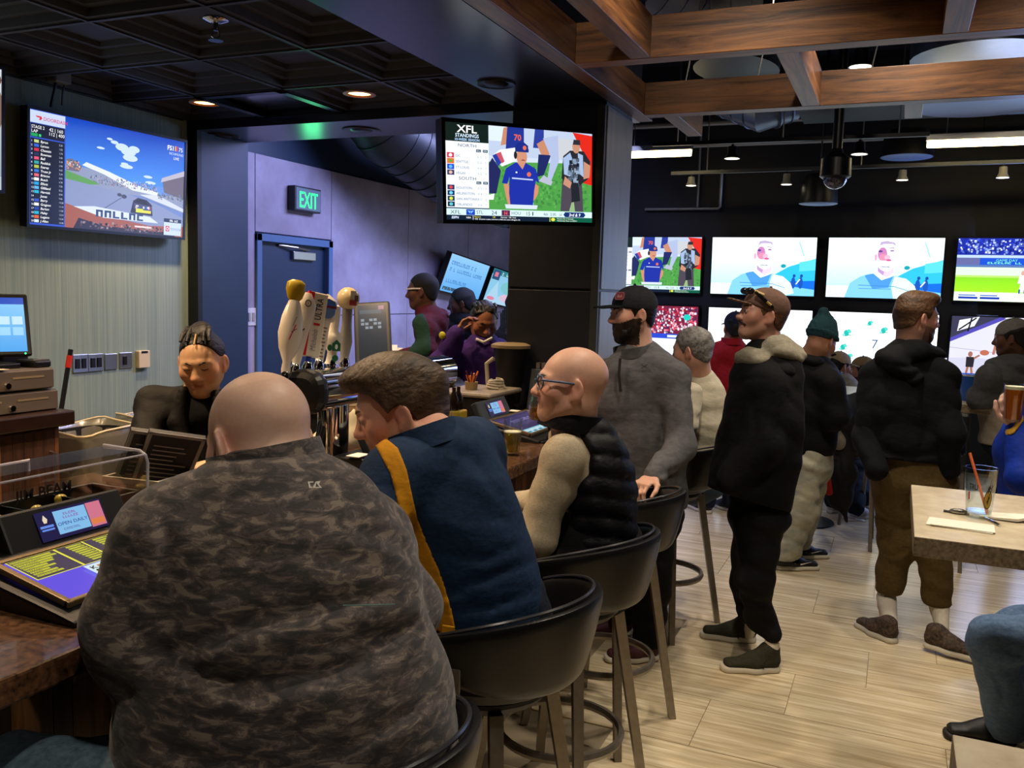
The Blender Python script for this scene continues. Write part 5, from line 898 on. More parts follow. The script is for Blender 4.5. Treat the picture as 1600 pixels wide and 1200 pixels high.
p = onY(760, 560, 4.25); t = thing('blender_pitcher', 'black tapered hopper with a tan lid on the service counter by the column', 'hopper', (-1.87, 4.25, BT)); MB().lathe([(.05, 0), (.055, .02), (.06, .10), (.09, .32), (.095, .345)], n=26).build('hopper', m_dark, t, smooth=True); MB().lathe([(.001, .365), (.08, .365), (.105, .355), (.105, .34), (.001, .34)], n=26, cap=False).build('lid', mat('tan lid', '8c7a58', .4), t, smooth=True); MB().tube([(-.085, -.03, .28), (-.125, -.03, .25), (-.115, -.03, .14), (-.06, -.03, .10)], .012, 8).build('handle', mat('pale cable', 'b8ae98', .5), t, smooth=True); MB().b2((-.09, -.09, 0), (.09, .09, .05)).build('base', m_gun, t, bevel=.01)
t = thing('grey_panel', 'grey tilted back of a display on the service counter beside the hopper', 'display', (-1.68, 4.22, BT)); MB().box((0, -.0, .13), (.13, .02, .22), Matrix.Rotation(-.25, 3, 'X')).build('back_shell', mat('header grey', '34383c', .5), t, bevel=.006); MB().b2((-.03, -.01, 0), (.03, .05, .03)).build('foot', m_dark, t)
for i in range(3): MB().box((.0+.03*i-.03, .04, .255), (.02, .03, .03)).build('plug', m_steel, t)
# table with the straw glass
p = onZ(1528, 808, BT); gl = glass((p.x, p.y, BT), .046, .152, 'empty logo pint glass with an orange straw on the stone table', 0, None)
MB().lathe([(.001, .015), (.034, .015), (.035, .022), (.001, .022)], n=18, cap=False).build('dregs', g_glass, gl)
q = Pic(100, 100)
def glass_print():
    b = MB(); 
    vs = []
    return b
# printed deer-like ring badge, letters and red bar wrapped on the glass
def wrap(pic, ang0, ang1, z0, z1, name):
    r = lambda z: .0465*(.76+.24*z/.152)+.0004; vs = []
    for a, b, l in pic.v: th = ang0+(ang1-ang0)*a/pic.W; z = z0+(z1-z0)*b/pic.H; vs.append(((r(z)+.00015*l)*math.cos(th), (r(z)+.00015*l)*math.sin(th), z))
    me = bpy.data.meshes.new(name); me.from_pydata(vs, [], pic.f); me.update(); ca = me.color_attributes.new('Col', 'FLOAT_COLOR', 'POINT'); ca.data.foreach_set('color', np.array([(*c, 1) for c in pic.c], dtype=np.float32).ravel()); return link_mesh(name, me, mat('flat print', 'ffffff', .5, attr=True), gl)
av = math.atan2(-p.y, -p.x)
q = Pic(100, 100); q.ell(60, 40, 34, 36, '1c1a16'); q.ell(60, 40, 30, 32, 'a08428'); q.poly([(50, 60), (70, 84), (60, 96), (50, 84), (44, 70), (54, 78)], '1c1a16'); q.line(66, 56, 84, 96, 5, '1c1a16'); q.line(50, 30, 72, 52, 6, '1c1a16'); q.line(58, 24, 60, 56, 5, '1c1a16'); wrap(q, av+.05, av+.95, .03, .11, 'badge')
q = Pic(100, 100); q.text('TRU', 30, 56, 34, '2a2622', bold=1); q.rect(20, 10, 34, 44, 'b83820'); wrap(q, av-1.0, av-.1, .05, .12, 'lettering')
st = thing('straw', 'orange drinking straw standing in the logo pint glass', 'straw', (p.x, p.y, BT)); MB().tube([Vector((.022, -.02, .018)), Vector((-.035, .02, .19))], .0042, 8).build('tube', mat('orange straw 2', 'd8683c', .4), st, smooth=True)
t = thing('napkin', 'flat white napkin on the stone table left of the logo glass', 'napkin', (onZ(1500, 822, BT).x, onZ(1500, 822, BT).y, BT)); MB().box((0, 0, .002), (.17, .10, .003), Matrix.Rotation(-.12, 3, 'Z')).box((.005, -.003, .005), (.165, .095, .002), Matrix.Rotation(-.06, 3, 'Z')).build('sheet', m_paper, t)
c = onZ(1570, 812, BT); t = thing('paper_receipts', 'crumpled folded receipts on the stone table right of the logo glass', 'paper', (c.x, c.y, BT)); MB().add([(-.07, -.02, .002), (.03, -.03, .004), (.09, .0, .018), (.05, .04, .006), (-.05, .04, .003), (-.07, -.02, .006), (.03, -.03, .012), (.095, .0, .026), (.05, .045, .014), (-.05, .045, .008)], [(4, 3, 2, 1, 0), (5, 6, 7, 8, 9), (0, 1, 6, 5), (1, 2, 7, 6), (2, 3, 8, 7), (3, 4, 9, 8), (4, 0, 5, 9)]).build('sheets', m_paper, t)
c = onZ(1497, 803, BT); t = thing('foil_wrapper', 'crumpled silver foil wrapper on the stone table by the glass', 'wrapper', (c.x, c.y, BT)); random.seed(2); MB().ball((0, 0, .008), .016, 8, 6, (1.6, .8, .6)).tube([(-.04, .005, .004), (.03, -.004, .004)], .004, 5).build('foil', mat('foil', 'a8a49c', .25, .9), t)
c = onZ(1553, 818, BT); t = thing('fork', 'small shiny fork handle on the stone table in front of the glass', 'fork', (c.x, c.y, BT)); MB().tube([(-.02, .05, .003), (.0, 0, .004), (.012, -.035, .004)], .004, 6).box((-.024, .062, .003), (.016, .03, .002)).build('handle', m_chrome, t)
# drinks on the far tables
c = onZ(1524, 618, BT); t = thing('paper_cup', 'blue paper cup on the pale high table beside the grey and cream hoodie', 'cup', (.47, 6.62, BT)); MB().lathe([(.001, 0), (.05, 0), (.065, .17), (.062, .17), (.001, .01)], n=20, cap=False).build('cup', mat('blue cup', '1c4c98', .5), t, smooth=True); MB().tube([(.065*math.cos(a), .065*math.sin(a), .17) for a in [i*.33 for i in range(20)]], .003, 6).build('rim', m_paper, t, smooth=True); MB().box((.055, -.04, .09), (.012, .012, .16)).build('seam', mat('blue cup light', '4a80c8', .5), t)
t = thing('plastic_cup', 'clear cup with a blue rim on the table behind the man in the teal beanie', 'cup', (-.40, 6.75, 1.05)); MB().lathe([(.001, 0), (.04, 0), (.052, .15), (.05, .15), (.001, .006)], n=20, cap=False).build('cup', g_glass, t, smooth=True); MB().lathe([(.053, .135), (.056, .15), (.05, .152)], n=20, cap=False).build('rim', mat('blue cup light', '4a80c8', .5), t, smooth=True); MB().lathe([(.001, .007), (.04, .007), (.044, .06), (.001, .06)], n=18, cap=False).build('cola', mat('cola', '3a1810', .2), t)
cloth((-.42, 6.68, 1.05), .12, .08, .03, 'white crumpled napkin on the table behind the man in the teal beanie', 'napkin', m_paper, 'napkin')
# litter on the floor
for (u, v, l, a) in ((1335, 812, 'white paper sheet lying on the floor behind the brown trousers', .3), (897, 1085, 'crumpled white scrap on the floor under the stools', 1.2)):
    c = onZ(u, v, .004); t = thing('paper_scrap', l, 'paper', (c.x, c.y, .003)); s = .15 if u > 1000 else .05; MB().box((0, 0, .003), (s, s*.7, .004), Matrix.Rotation(a, 3, 'Z')).box((s*.2, 0, .008), (s*.5, s*.5, .003), Matrix.Rotation(a+.2, 3, 'Z') @ Matrix.Rotation(.2, 3, 'Y')).build('sheet', m_paper, t)
# ================================================================== PEOPLE: smooth implicit surfaces meshed on a graded grid
def V3(p): return np.array((p[0], p[1], p[2]), dtype=float)
def nrm(v): v = np.asarray(v, float); return v/(np.linalg.norm(v)+1e-12)
class Pr:
    """one primitive: fn(x, y, z arrays) -> distance, with its bounding box; op '+' blends on, '-' carves away"""
    def __init__(s, fn, lo, hi, k=.02, op='+'): s.fn = fn; s.lo = np.asarray(lo); s.hi = np.asarray(hi); s.k = k; s.op = op
def cone(a, b, ra, rb, k=.02, op='+', clip=None):
    a, b = V3(a), V3(b); ab = b-a; L2 = ab@ab+1e-12; r = max(ra, rb)
    def fn(x, y, z):
        px, py, pz = x-a[0], y-a[1], z-a[2]; t = np.clip((px*ab[0]+py*ab[1]+pz*ab[2])/L2, 0, 1)
        d = np.sqrt((px-t*ab[0])**2+(py-t*ab[1])**2+(pz-t*ab[2])**2)-(ra+(rb-ra)*t)
        if clip: d = np.maximum(d, ((x-b[0])*ab[0]+(y-b[1])*ab[1]+(z-b[2])*ab[2])/math.sqrt(L2)-clip*0) 
        return d
    return Pr(fn, np.minimum(a, b)-r, np.maximum(a, b)+r, k, op)
def ball(c, r, k=.02, op='+'): return cone(c, V3(c)+1e-4, r, r, k, op)
def ecc(a, b, wa, da, wb, db, side, k=.04, op='+', pw=2.0):
    """tapered limb or trunk of oval section: half width along `side`, half depth across it"""
    a, b = V3(a), V3(b); L_ = np.linalg.norm(b-a); n = (b-a)/L_; s = nrm(V3(side)-n*(V3(side)@n)); e = np.cross(n, s); r = max(wa, wb, da, db)
    def fn(x, y, z):
        px, py, pz = x-a[0], y-a[1], z-a[2]; h = px*n[0]+py*n[1]+pz*n[2]; t = np.clip(h/L_, 0, 1); w_ = wa+(wb-wa)*t; d = da+(db-da)*t; m = np.minimum(w_, d)
        q = (np.abs((px*s[0]+py*s[1]+pz*s[2])/w_)**pw+np.abs((px*e[0]+py*e[1]+pz*e[2])/d)**pw+np.abs((h-t*L_)/m)**pw)**(1/pw); return (q-1)*m
    return Pr(fn, np.minimum(a, b)-r, np.maximum(a, b)+r, k, op)
def ell(c, rad, R=None, k=.02, op='+', pw=2.0):
    c = V3(c); rad = np.asarray(rad, float); R = np.eye(3) if R is None else np.asarray(R); m = rad.min(); r = rad.max()
    def fn(x, y, z):
        px, py, pz = x-c[0], y-c[1], z-c[2]; q = 0
        for i in range(3): q = q+np.abs((px*R[0, i]+py*R[1, i]+pz*R[2, i])/rad[i])**pw
        return (q**(1/pw)-1)*m
    return Pr(fn, c-r, c+r, k, op)
def axis(lo, hi, res, fine):
    xs = [lo]
    while xs[-1] < hi:
        r = res
        for a, b, f in fine:
            if a-.012 <= xs[-1] <= b+.012: r = min(r, f)
        xs.append(xs[-1]+r)
    return np.array(xs)
def mesh_sdf(prims, res, fine=(), warp=None, post=None):
    """-> verts, quads.  fine: list of (lo xyz, hi xyz, res)"""
    P = [p for p in prims if p.op == '+']; lo = np.min([p.lo for p in P], 0)-.03; hi = np.max([p.hi for p in P], 0)+.03
    ax = [axis(lo[i], hi[i], res, [(f[0][i], f[1][i], f[2]) for f in fine]) for i in range(3)]
    V = np.full([len(a) for a in ax], .3, dtype=np.float32)
    for p in prims:
        m = p.k+.03; ix = [(max(0, np.searchsorted(ax[i], p.lo[i]-m)-1), min(len(ax[i]), np.searchsorted(ax[i], p.hi[i]+m)+1)) for i in range(3)]
        if any(b-a < 2 for a, b in ix): continue
        sl = tuple(slice(a, b) for a, b in ix); X = ax[0][sl[0]][:, None, None]; Y = ax[1][sl[1]][None, :, None]; Z = ax[2][sl[2]][None, None, :]
        d = np.broadcast_to(p.fn(X, Y, Z), V[sl].shape); v = V[sl]; k = p.k
        if p.op == '+': h = np.clip(.5+.5*(v-d)/k, 0, 1); V[sl] = v+(d-v)*h-k*h*(1-h)
        elif p.op == '&': V = np.maximum(V, .3*0+V); V[sl] = np.maximum(v, d)
        else: h = np.clip(.5-.5*(v+d)/k, 0, 1); V[sl] = v+(-d-v)*h+k*h*(1-h)
    X = ax[0][:, None, None]; Y = ax[1][None, :, None]; Z = ax[2][None, None, :]
    if warp is not None: V = V+warp(X, Y, Z)*(np.abs(V) < .04)
    if post is not None: V = np.broadcast_to(post(V, X, Y, Z), V.shape)
    return nets(V, ax)
def nets(V, ax):
    S_ = V < 0; nx, ny, nz = V.shape; c = np.zeros((nx-1, ny-1, nz-1), np.int8)
    for i in (0, 1):
        for j in (0, 1):
            for k in (0, 1): c += S_[i:nx-1+i, j:ny-1+j, k:nz-1+k]
    act = (c > 0) & (c < 8); I = np.argwhere(act); 
    if len(I) == 0: return np.zeros((0, 3)), np.zeros((0, 4), int)
    idx = np.full(act.shape, -1, np.int64); idx[act] = np.arange(len(I))
    acc = np.zeros((len(I), 3)); cnt = np.zeros(len(I)); g = [np.asarray(a) for a in ax]
    cor = [(i, j, k) for i in (0, 1) for j in (0, 1) for k in (0, 1)]
    for a in cor:
        for d in range(3):
            if a[d]: continue
            b = list(a); b[d] = 1; va = V[I[:, 0]+a[0], I[:, 1]+a[1], I[:, 2]+a[2]]; vb = V[I[:, 0]+b[0], I[:, 1]+b[1], I[:, 2]+b[2]]; m = (va < 0) != (vb < 0); t = np.where(m, va/np.where(m, va-vb, 1), 0)
            for e in range(3):
                pa = g[e][I[:, e]+a[e]]; pb = g[e][I[:, e]+b[e]]; acc[:, e] += np.where(m, pa+(pb-pa)*t, 0)
            cnt += m
    verts = acc/cnt[:, None]; quads = []
    for d in range(3):
        u, v = (d+1) % 3, (d+2) % 3; sl0 = [slice(1, n-1) for n in V.shape]; sl0[d] = slice(0, V.shape[d]-1); sl1 = list(sl0); sl1[d] = slice(1, V.shape[d])
        A = S_[tuple(sl0)]; B = S_[tuple(sl1)]; E = np.argwhere(A != B)
        if len(E) == 0: continue
        off = np.array([0 if i == d else 1 for i in range(3)]); P = E+off; inside = A[E[:, 0], E[:, 1], E[:, 2]]
        def cell(du, dv): q = P.copy(); q[:, u] -= du; q[:, v] -= dv; return idx[q[:, 0], q[:, 1], q[:, 2]]
        Q = np.stack([cell(0, 0), cell(1, 0), cell(1, 1), cell(0, 1)], 1); Q[~inside] = Q[~inside][:, ::-1]; quads.append(Q)
    return verts, np.concatenate(quads)
def sdf_obj(name, prims, res, m, parent, fine=(), warp=None, post=None, color=None, smooth_it=1):
    v, q = mesh_sdf(prims, res, fine, warp, post); off = world_off(parent) if parent is not None else Vector((0, 0, 0))
    me = bpy.data.meshes.new(name); n = len(v); w_ = v-np.array(off)
    me.vertices.add(n); me.vertices.foreach_set('co', w_.astype(np.float32).ravel()); me.loops.add(len(q)*4); me.loops.foreach_set('vertex_index', q.ravel().astype(np.int32))
    me.polygons.add(len(q)); me.polygons.foreach_set('loop_start', np.arange(0, len(q)*4, 4, dtype=np.int32)); me.polygons.foreach_set('loop_total', np.full(len(q), 4, np.int32)); me.update(calc_edges=True); me.validate()
    if color is not None:
        ca = me.color_attributes.new('Col', 'FLOAT_COLOR', 'POINT'); ca.data.foreach_set('color', np.concatenate([color(v), np.ones((n, 1))], 1).astype(np.float32).ravel())
    o = link_mesh(name, me, m, parent, True)
    if smooth_it: md = o.modifiers.new('relax', 'SMOOTH'); md.factor = .5; md.iterations = smooth_it
    return o
def folds(amp, seed=0, f=(14, 14, 22), ridge=1.0):
    r = np.random.RandomState(seed); ph = r.rand(8)*6.28; 
    def fn(x, y, z):
        a = np.sin(f[0]*x+f[1]*.6*y+f[2]*z+ph[0]+1.6*np.sin(5*y+4*z+ph[1]))*np.sin(f[1]*y-f[0]*.5*x+.5*f[2]*z+ph[2]+1.3*np.sin(6*x-3*z+ph[3]))
        b = np.sin(1.9*f[0]*x-1.4*f[1]*y+2.1*f[2]*z+ph[4]+1.8*np.sin(9*z+7*x+ph[5])); return amp*1.5*(.5-np.abs(a)**.7*ridge*1.2+.45*b*np.abs(np.sin(4*x+5*y+3*z+ph[6])))
    return fn
# ------------------------------------------------------------------ heads
def hframe(f, up=(0, 0, 1)):
    f = nrm(V3(f)); r = nrm(np.cross(f, V3(up))); u = np.cross(r, f); return np.stack([r, f, u], 1)      # columns: right, forward, up
def head_prims(c, R, s=1., wide=1., jaw=1., nose=1., lids=True, hollow=0.):
    c = V3(c); T = lambda x, y, z: c+R@(np.array((x*wide, y, z))*s); A = lambda r: np.asarray(r)*s
    P = [ell(T(0, -.018, .032), A((.076*wide, .097, .085)), R, .02), ell(T(0, .025, -.025), A((.061*wide, .066, .088)), R, .03), cone(T(0, .06, -.094), T(0, .066, -.09), .022*s*jaw, .02*s*jaw, .028)]
    for q in (-1, 1):
        P += [cone(T(q*.052*jaw, -.002, -.055), T(q*.018, .055, -.098), .017*s, .014*s, .03), ell(T(q*.046, .052, -.022), A((.021, .02, .022)), R, .03), cone(T(q*.012, .083, .024), T(q*.044, .064, .020), .010*s, .008*s, .014)]
        P += [ball(T(q*.031, .093, .004), .0145*s, .012, '-')]
        P += [ell(T(q*.031, .0745, .004), A((.0135, .0125, .0125)), R, .004)]
        if lids: P += [cone(T(q*.020, .084, .009), T(q*.044, .077, .007), .0048*s, .004*s, .006)]
    P += [cone(T(0, .083, .010), T(0, .101*1.0+.006*(nose-1), -.026), .0085*s, .012*s*nose, .012), ell(T(0, .100, -.031), A((.0145*nose, .014, .0105)), R, .01), ell(T(.0125, .092, -.034), A((.008, .009, .007)), R, .008), ell(T(-.0125, .092, -.034), A((.008, .009, .007)), R, .008)]
    P += [cone(T(-.020, .078, -.0555), T(.020, .078, -.0555), .006*s, .006*s, .008), cone(T(0, .086, -.0545), T(0, .0861, -.0545), .007*s, .007*s, .01), cone(T(-.016, .080, -.0665), T(.016, .080, -.0665), .0075*s, .0075*s, .008), cone(T(-.022, .092, -.0612), T(.022, .092, -.0612), .0035*s, .0035*s, .004, '-')]
    for q in (-1, 1):
        Re = R @ np.array(Matrix.Rotation(q*.50, 3, 'Z')) @ np.array(Matrix.Rotation(-.12, 3, 'X')); ec_ = T(q*.0825, -.014, -.006)
        P += [ell(ec_, A((.009, .020, .033)), Re, .007), ell(ec_+R@np.array((q*.009, .004, .004))*s, A((.007, .010, .019)), Re, .006, '-'), cone(T(q*.0755, -.004, -.034), T(q*.0755, -.006, -.028), .008*s, .008*s, .008)]
    return P
def skin_color(base, c, R, s=1., lip='a8605a', beard=None, extra=None, wide=1.):
    b = np.array(lin(base)); lp = np.array(lin(lip))
    def fn(v):
        q = (v-V3(c))@R/s; C = np.tile(b, (len(v), 1)); x, y, z = q[:, 0], q[:, 1], q[:, 2]; near = (np.abs(q) < .14).all(1)
        m = np.exp(-((z+.061)/.0085)**2-(x/.022)**4)*(y > .068)*near; C += (lp-C)*np.clip(m, 0, 1)[:, None]*.85
        ck = np.exp(-((np.abs(x)-.042)/.022)**2-((z+.022)/.026)**2)*(y > .03)*near; C *= 1+ck[:, None]*np.array((.12, -.06, -.08)); nz = np.exp(-(x/.016)**2-((z+.03)/.016)**2)*(y > .085)*near; C *= 1+nz[:, None]*np.array((.10, -.08, -.10))
        er = np.exp(-((np.abs(x)-.082)/.016)**2-((z+.004)/.035)**2)*near; C *= 1+er[:, None]*np.array((.10, -.10, -.10))
        if extra is not None: C = extra(q, C, near)
        return C
    return fn
HAIRS = {}
def hairmat(c, c2, scale=60, st=(1, .25, 1), rough=.5):
    return mat('hair %s %s' % (c, c2), c, rough, noise=(scale, .5, 6), col2=c2, bump=(scale*1.3, .5), stretch=st, spec=.35)
def hair_cap(c, R, s=1., thick=.012, line=None, wide=1., vol=(1, 1, 1), amp=.003, seed=0, lift=(0, 0, 0), fr=60):
    """a cap of hair over the skull, cut off along a hairline given in head coordinates (forward y -> lowest z)"""
    c = V3(c); T = lambda x, y, z: c+R@(np.array((x*wide, y, z))*s)
    ln = line or ((-.13, -.075), (-.08, -.068), (-.045, -.045), (-.03, .0), (-.012, .022), (.004, .01), (.018, -.012), (.026, .012), (.045, .05), (.07, .066), (.12, .078)); ys, zs = [np.array(t) for t in zip(*ln)]
    P = [ell(T(lift[0], -.018+lift[1], .032+lift[2]), (np.array((.076*wide, .097, .085))+thick)*np.array(vol)*s, R, .02), ell(T(0, -.035, -.03), (np.array((.064*wide, .062, .06))+thick*.7)*s, R, .03)]
    rs = np.random.RandomState(seed); ph = rs.rand(4)*6.28
    def post(V, x, y, z):
        px, py, pz = x-c[0], y-c[1], z-c[2]; h = [(px*R[0, i]+py*R[1, i]+pz*R[2, i])/s for i in range(3)]
        st = amp*(np.sin(fr*h[0]+25*h[2]+ph[0]+2*np.sin(18*h[1]))*.6+np.sin(fr*1.7*h[2]-fr*.5*h[0]+14*h[1]+ph[1])*.5)
        return np.maximum(V+st, (np.interp(h[1], ys, zs)+.006*np.sin(50*h[1]+ph[2])-h[2])*s*.8)
    return P, post
# ------------------------------------------------------------------ hands
def hand_prims(w, d, n, side, size=1., curl=.5, spread=.16, thumb=.6, k=.006):
    """w wrist, d along the palm, n out of the palm (towards which the fingers curl), side +1 / -1 the thumb's side along d x n"""
    w, d = V3(w), nrm(V3(d)); n = nrm(V3(n)-d*(V3(n)@d)); t = np.cross(d, n)*side; S_ = size
    P = [ecc(w, w+d*.035*S_, .026*S_, .019*S_, .032*S_, .016*S_, t, .015), ecc(w+d*.03*S_, w+d*.085*S_, .034*S_, .014*S_, .041*S_, .012*S_, t, .015)]
    for i, (off, L_, r) in enumerate(((.030, .078, .0092), (.010, .088, .0095), (-.011, .082, .009), (-.030, .064, .0078))):
        a = w+d*(.088-.004*abs(i-1.2))*S_+t*off*S_; sp = spread*(1-i*.68); dd = nrm(d+t*sp); cu = curl*(1+.1*i); p = a-dd*.012*S_
        for j, (f, bend) in enumerate(((.46, .55), (.30, 1.25), (.24, 1.75))):
            e = dd*math.cos(cu*bend)+n*math.sin(cu*bend); q = a+e*L_*f*S_; P.append(cone(p, q, r*S_*(1-.07*j), r*S_*(1-.07*(j+1)), k)); p = a = q
    a = w+d*.028*S_+t*.026*S_; e1 = nrm(t*.75+d*.6+n*.35*thumb); b = a+e1*.042*S_; e2 = nrm(t*.25+d*.85+n*.6*thumb); c2 = b+e2*.034*S_; e3 = nrm(d*.9+n*.75*thumb-t*.1); P += [cone(a, b, .014*S_, .0105*S_, .012), cone(b, c2, .0105*S_, .0095*S_, k), cone(c2, c2+e3*.026*S_, .0095*S_, .0075*S_, k)]
    return P
# ------------------------------------------------------------------ shoes
def shoe(parent, name, heel, toe_dir, up=(0, 0, 1), L_=.29, m_up=None, m_sole=None, sole_h=.028, label=None, laces=None, high=.0, stripe=None, wide=1., res=.007):
    """heel = floor point under the heel"""
    f = nrm(V3(toe_dir)); u = nrm(V3(up)-f*(V3(up)@f)); r = np.cross(f, u); R = np.stack([r, f, u], 1); c = V3(heel); T = lambda x, y, z: c+r*x*wide+f*y+u*z
    P = [ecc(T(0, .045, .045), T(0, .13, .045), .037*wide, .034, .043*wide, .032, r, .03), ecc(T(0, .13, .042), T(0.006, L_-.05, .036), .043*wide, .030, .040*wide, .020, r, .03), ecc(T(0, .05, .06), T(0, .055, .095+high), .033*wide, .042, .034*wide, .044, r, .02), cone(T(0, .075, .09+high*.5), T(0, .165, .052), .03, .022, .03)]
    lo = lambda V, x, y, z: np.maximum(V, (sole_h*.8-((x-c[0])*u[0]+(y-c[1])*u[1]+(z-c[2])*u[2])))
    o = sdf_obj(name, P, res, m_up, parent, post=lo)
    if label: o['label'] = label
    S2 = [ecc(T(0, .035, .012), T(0, .13, .012), .038*wide, .03, .045*wide, .03, r, .03), ecc(T(0, .13, .012), T(.006, L_-.045, .014), .045*wide, .03, .044*wide, .03, r, .03)]
    cut = lambda V, x, y, z: np.maximum(V, np.abs((x-c[0])*u[0]+(y-c[1])*u[1]+(z-c[2])*u[2]-sole_h/2-.001)-sole_h/2)
    so = sdf_obj('sole', S2, res, m_sole, o, post=cut, smooth_it=1)
    off = Vector(world_off(o))
    if laces is not None:
        b = MB()
        for i in range(5): y = .10+.018*i; z = .098-.011*i+high*.4; b.tube([Vector(T(-.024, y, z-.008))-off, Vector(T(0, y+.004, z+.004))-off, Vector(T(.024, y, z-.008))-off], .0035, 6)
        b.build('laces', laces, o, smooth=True)
    if stripe is not None: stripe(o, T, off)
    return o
# ------------------------------------------------------------------ people of the bar
RT_ = V3(RTH); FW_ = V3(FWH); UP_ = np.array((0, 0, 1.))
def A_(p): return V3(at(*p))
def trunk(rows, k=.06, pw=2.2):
    """rows: (u, v, t, half width in px, half thickness in m) down the body"""
    o = []
    for a, b in zip(rows, rows[1:]): o.append(ecc(A_(a[:3]), A_(b[:3]), a[3]*a[2]/FOC, a[4], b[3]*b[2]/FOC, b[4], RT_, k, pw=pw))
    return o
def limb(pts, rs, k=.035): return [cone(pts[i], pts[i+1], rs[i], rs[i+1], k) for i in range(len(pts)-1)]
def cloth_m(name, c, c2=None, sc=30, rough=.85, attr=False, bump=(13, .55), sheen=.15, stretch=(1.2, 1.2, 1.9)): return mat(name, c, rough, noise=(sc, .25, 6), col2=c2, bump=bump, sheen=0, spec=.22, attr=attr, stretch=stretch)
m_skin = mat('skin', 'c08a70', .48, attr=True, noise=(120, .08), sub=.12, spec=.4)
def person(label, foot): return thing('person', label, 'person', (foot[0], foot[1], 0))
def head_of(u, v, t, ang, down=0, s=1., roll=0):
    f = V3(facing(ang, down)); up = UP_
    if roll: up = UP_+roll*V3(RTH)
    return dict(c=A_((u, v, t)), R=hframe(f, up), s=s)
def body(t, H, nb, core, arms, legs, skin, hands=(), res=.017, hres=.005, wide=1., jaw=1., nose=1., extra=None, neck=.056, handres=.0055, lip='a8605a', feet=True, arm_r=(.036, .030, .026)):
    c, R, s = H['c'], H['R'], H['s']; P = head_prims(c, R, s, wide, jaw, nose)
    P += [cone(c+R@np.array((0, -.028, -.05))*s, V3(nb), neck, neck*1.06, .03)]
    P += limb([V3(nb)]+[V3(x) for x in core], [.062]+[.06]*len(core), .04)
    for a in arms: P += limb([V3(x) for x in a], arm_r[:len(a)], .02); P.append(cone(V3(core[0])+(V3(nb)-V3(core[0]))*.6, V3(a[0]), .045, .036, .03))
    for l in legs: P += limb([V3(x) for x in l], [.07, .055, .036, .034][:len(l)], .03)
    fine = [(c-.135*s, c+.135*s, hres)]
    for h in hands: hp = hand_prims(*h[:4], **(h[4] if len(h) > 4 else {})); P += hp; fine.append((np.min([q.lo for q in hp], 0), np.max([q.hi for q in hp], 0), handres))
    return sdf_obj('body', P, res, m_skin, t, fine, color=skin_color(skin, c, R, s, lip=lip, extra=extra, wide=wide))
def hair(t, H, m, thick=.012, line=None, wide=1., vol=(1, 1, 1), amp=.003, seed=0, lift=(0, 0, 0), res=.005, more=(), name='hair', fr=60):
    P, post = hair_cap(H['c'], H['R'], H['s'], thick, line, wide, vol, amp, seed, lift, fr); return sdf_obj(name, P+list(more), res, m, t, post=post)
def hp(H, x, y, z): return H['c']+H['R']@np.array((x, y, z))*H['s']
def brows(t, H, m, wide=1., y=.088, r=.0042):
    o = Vector(world_off(t))
    for q in (-1, 1): MB().tube([Vector(hp(H, q*x*wide, yy, z))-o for x, yy, z in ((.014, y+.004, .022), (.028, y-.002, .028), (.046, y-.018, .024))], [r*.9, r, r*.5], 7).build('eyebrow', m, t, smooth=True)
def eyes(t, H, iris='2a1a12', wide=1.):
    o = Vector(world_off(t))
    for q in (-1, 1):
        c = Vector(hp(H, q*.031*wide, .0768, .003))-o; e = MB().ball(c, .0122*H['s'], 14, 10).build('eye', mat('eye white', 'a39a92', .25), t, smooth=True); d = Vector(H['R'][:, 1]); MB().lathe([(.001, .0012), (.004, .0008), (.0058, -.001)], c+d*.0117*H['s'], 14, d, cap=False).build('iris', mat('iris '+iris, iris, .15), e, smooth=True)
def cap(t, H, m, m_bill, wide=1., bill=(0, 1), tilt=0., label='cap', back=False, badge=None, band=-.004):
    """baseball cap; bill: where it points in head coordinates"""
    c, R, s = H['c'], H['R'], H['s']; T = lambda x, y, z: c+R@np.array((x*wide, y, z))*s; f = np.array((bill[0], bill[1], 0.)); Rf = R
    P = [ell(T(0, -.016, .040), np.array((.0865*wide, .107, .088))*s, R, .02)]
    pl = lambda x, y, z: [((x-c[0])*R[0, i]+(y-c[1])*R[1, i]+(z-c[2])*R[2, i])/s for i in range(3)]
    def post(V, x, y, z): h = pl(x, y, z); return np.maximum(V, ((band+.030)+.30*(h[1]*bill[1])*.35+tilt*h[1]-h[2])*s)
    o = sdf_obj('cap' if label == 'cap' else label, P, .0065, m, t, post=post)
    b1 = T(0, bill[1]*.075, .040+tilt*.08); b2 = T(0, bill[1]*.160, .030+tilt*.17)
    B = [ecc(b1, b2, .075*wide*s, .02*s, .062*s, .014*s, R[:, 0], .01, pw=2.6)]
    fn = R@nrm((0, -(tilt-.10)*bill[1]*bill[1], 1)); 
    def postb(V, x, y, z):
        h = pl(x, y, z); zz = .040+(tilt-.10)*(h[1]*bill[1]-.075)*1.0-1.9*h[0]**2; return np.maximum(V, np.abs(h[2]-zz)*s-.004)
    sdf_obj('bill', B, .0045, m_bill, o, post=postb); off = Vector(world_off(o)); MB().ball(Vector(T(0, -.016, .129))-off, .007*s, 10, 6).build('button', m, o, smooth=True)
    return o
def top(t, name, m, prims, res=.011, warp=None, hem=None, extra_post=None, color=None, smooth_it=1):
    def post(V, x, y, z):
        if hem is not None: V = np.maximum(V, hem(x, y, z))
        if extra_post is not None: V = extra_post(V, x, y, z)
        return V
    return sdf_obj(name, prims, res, m, t, warp=warp, post=post if (hem or extra_post) else None, color=color, smooth_it=smooth_it)
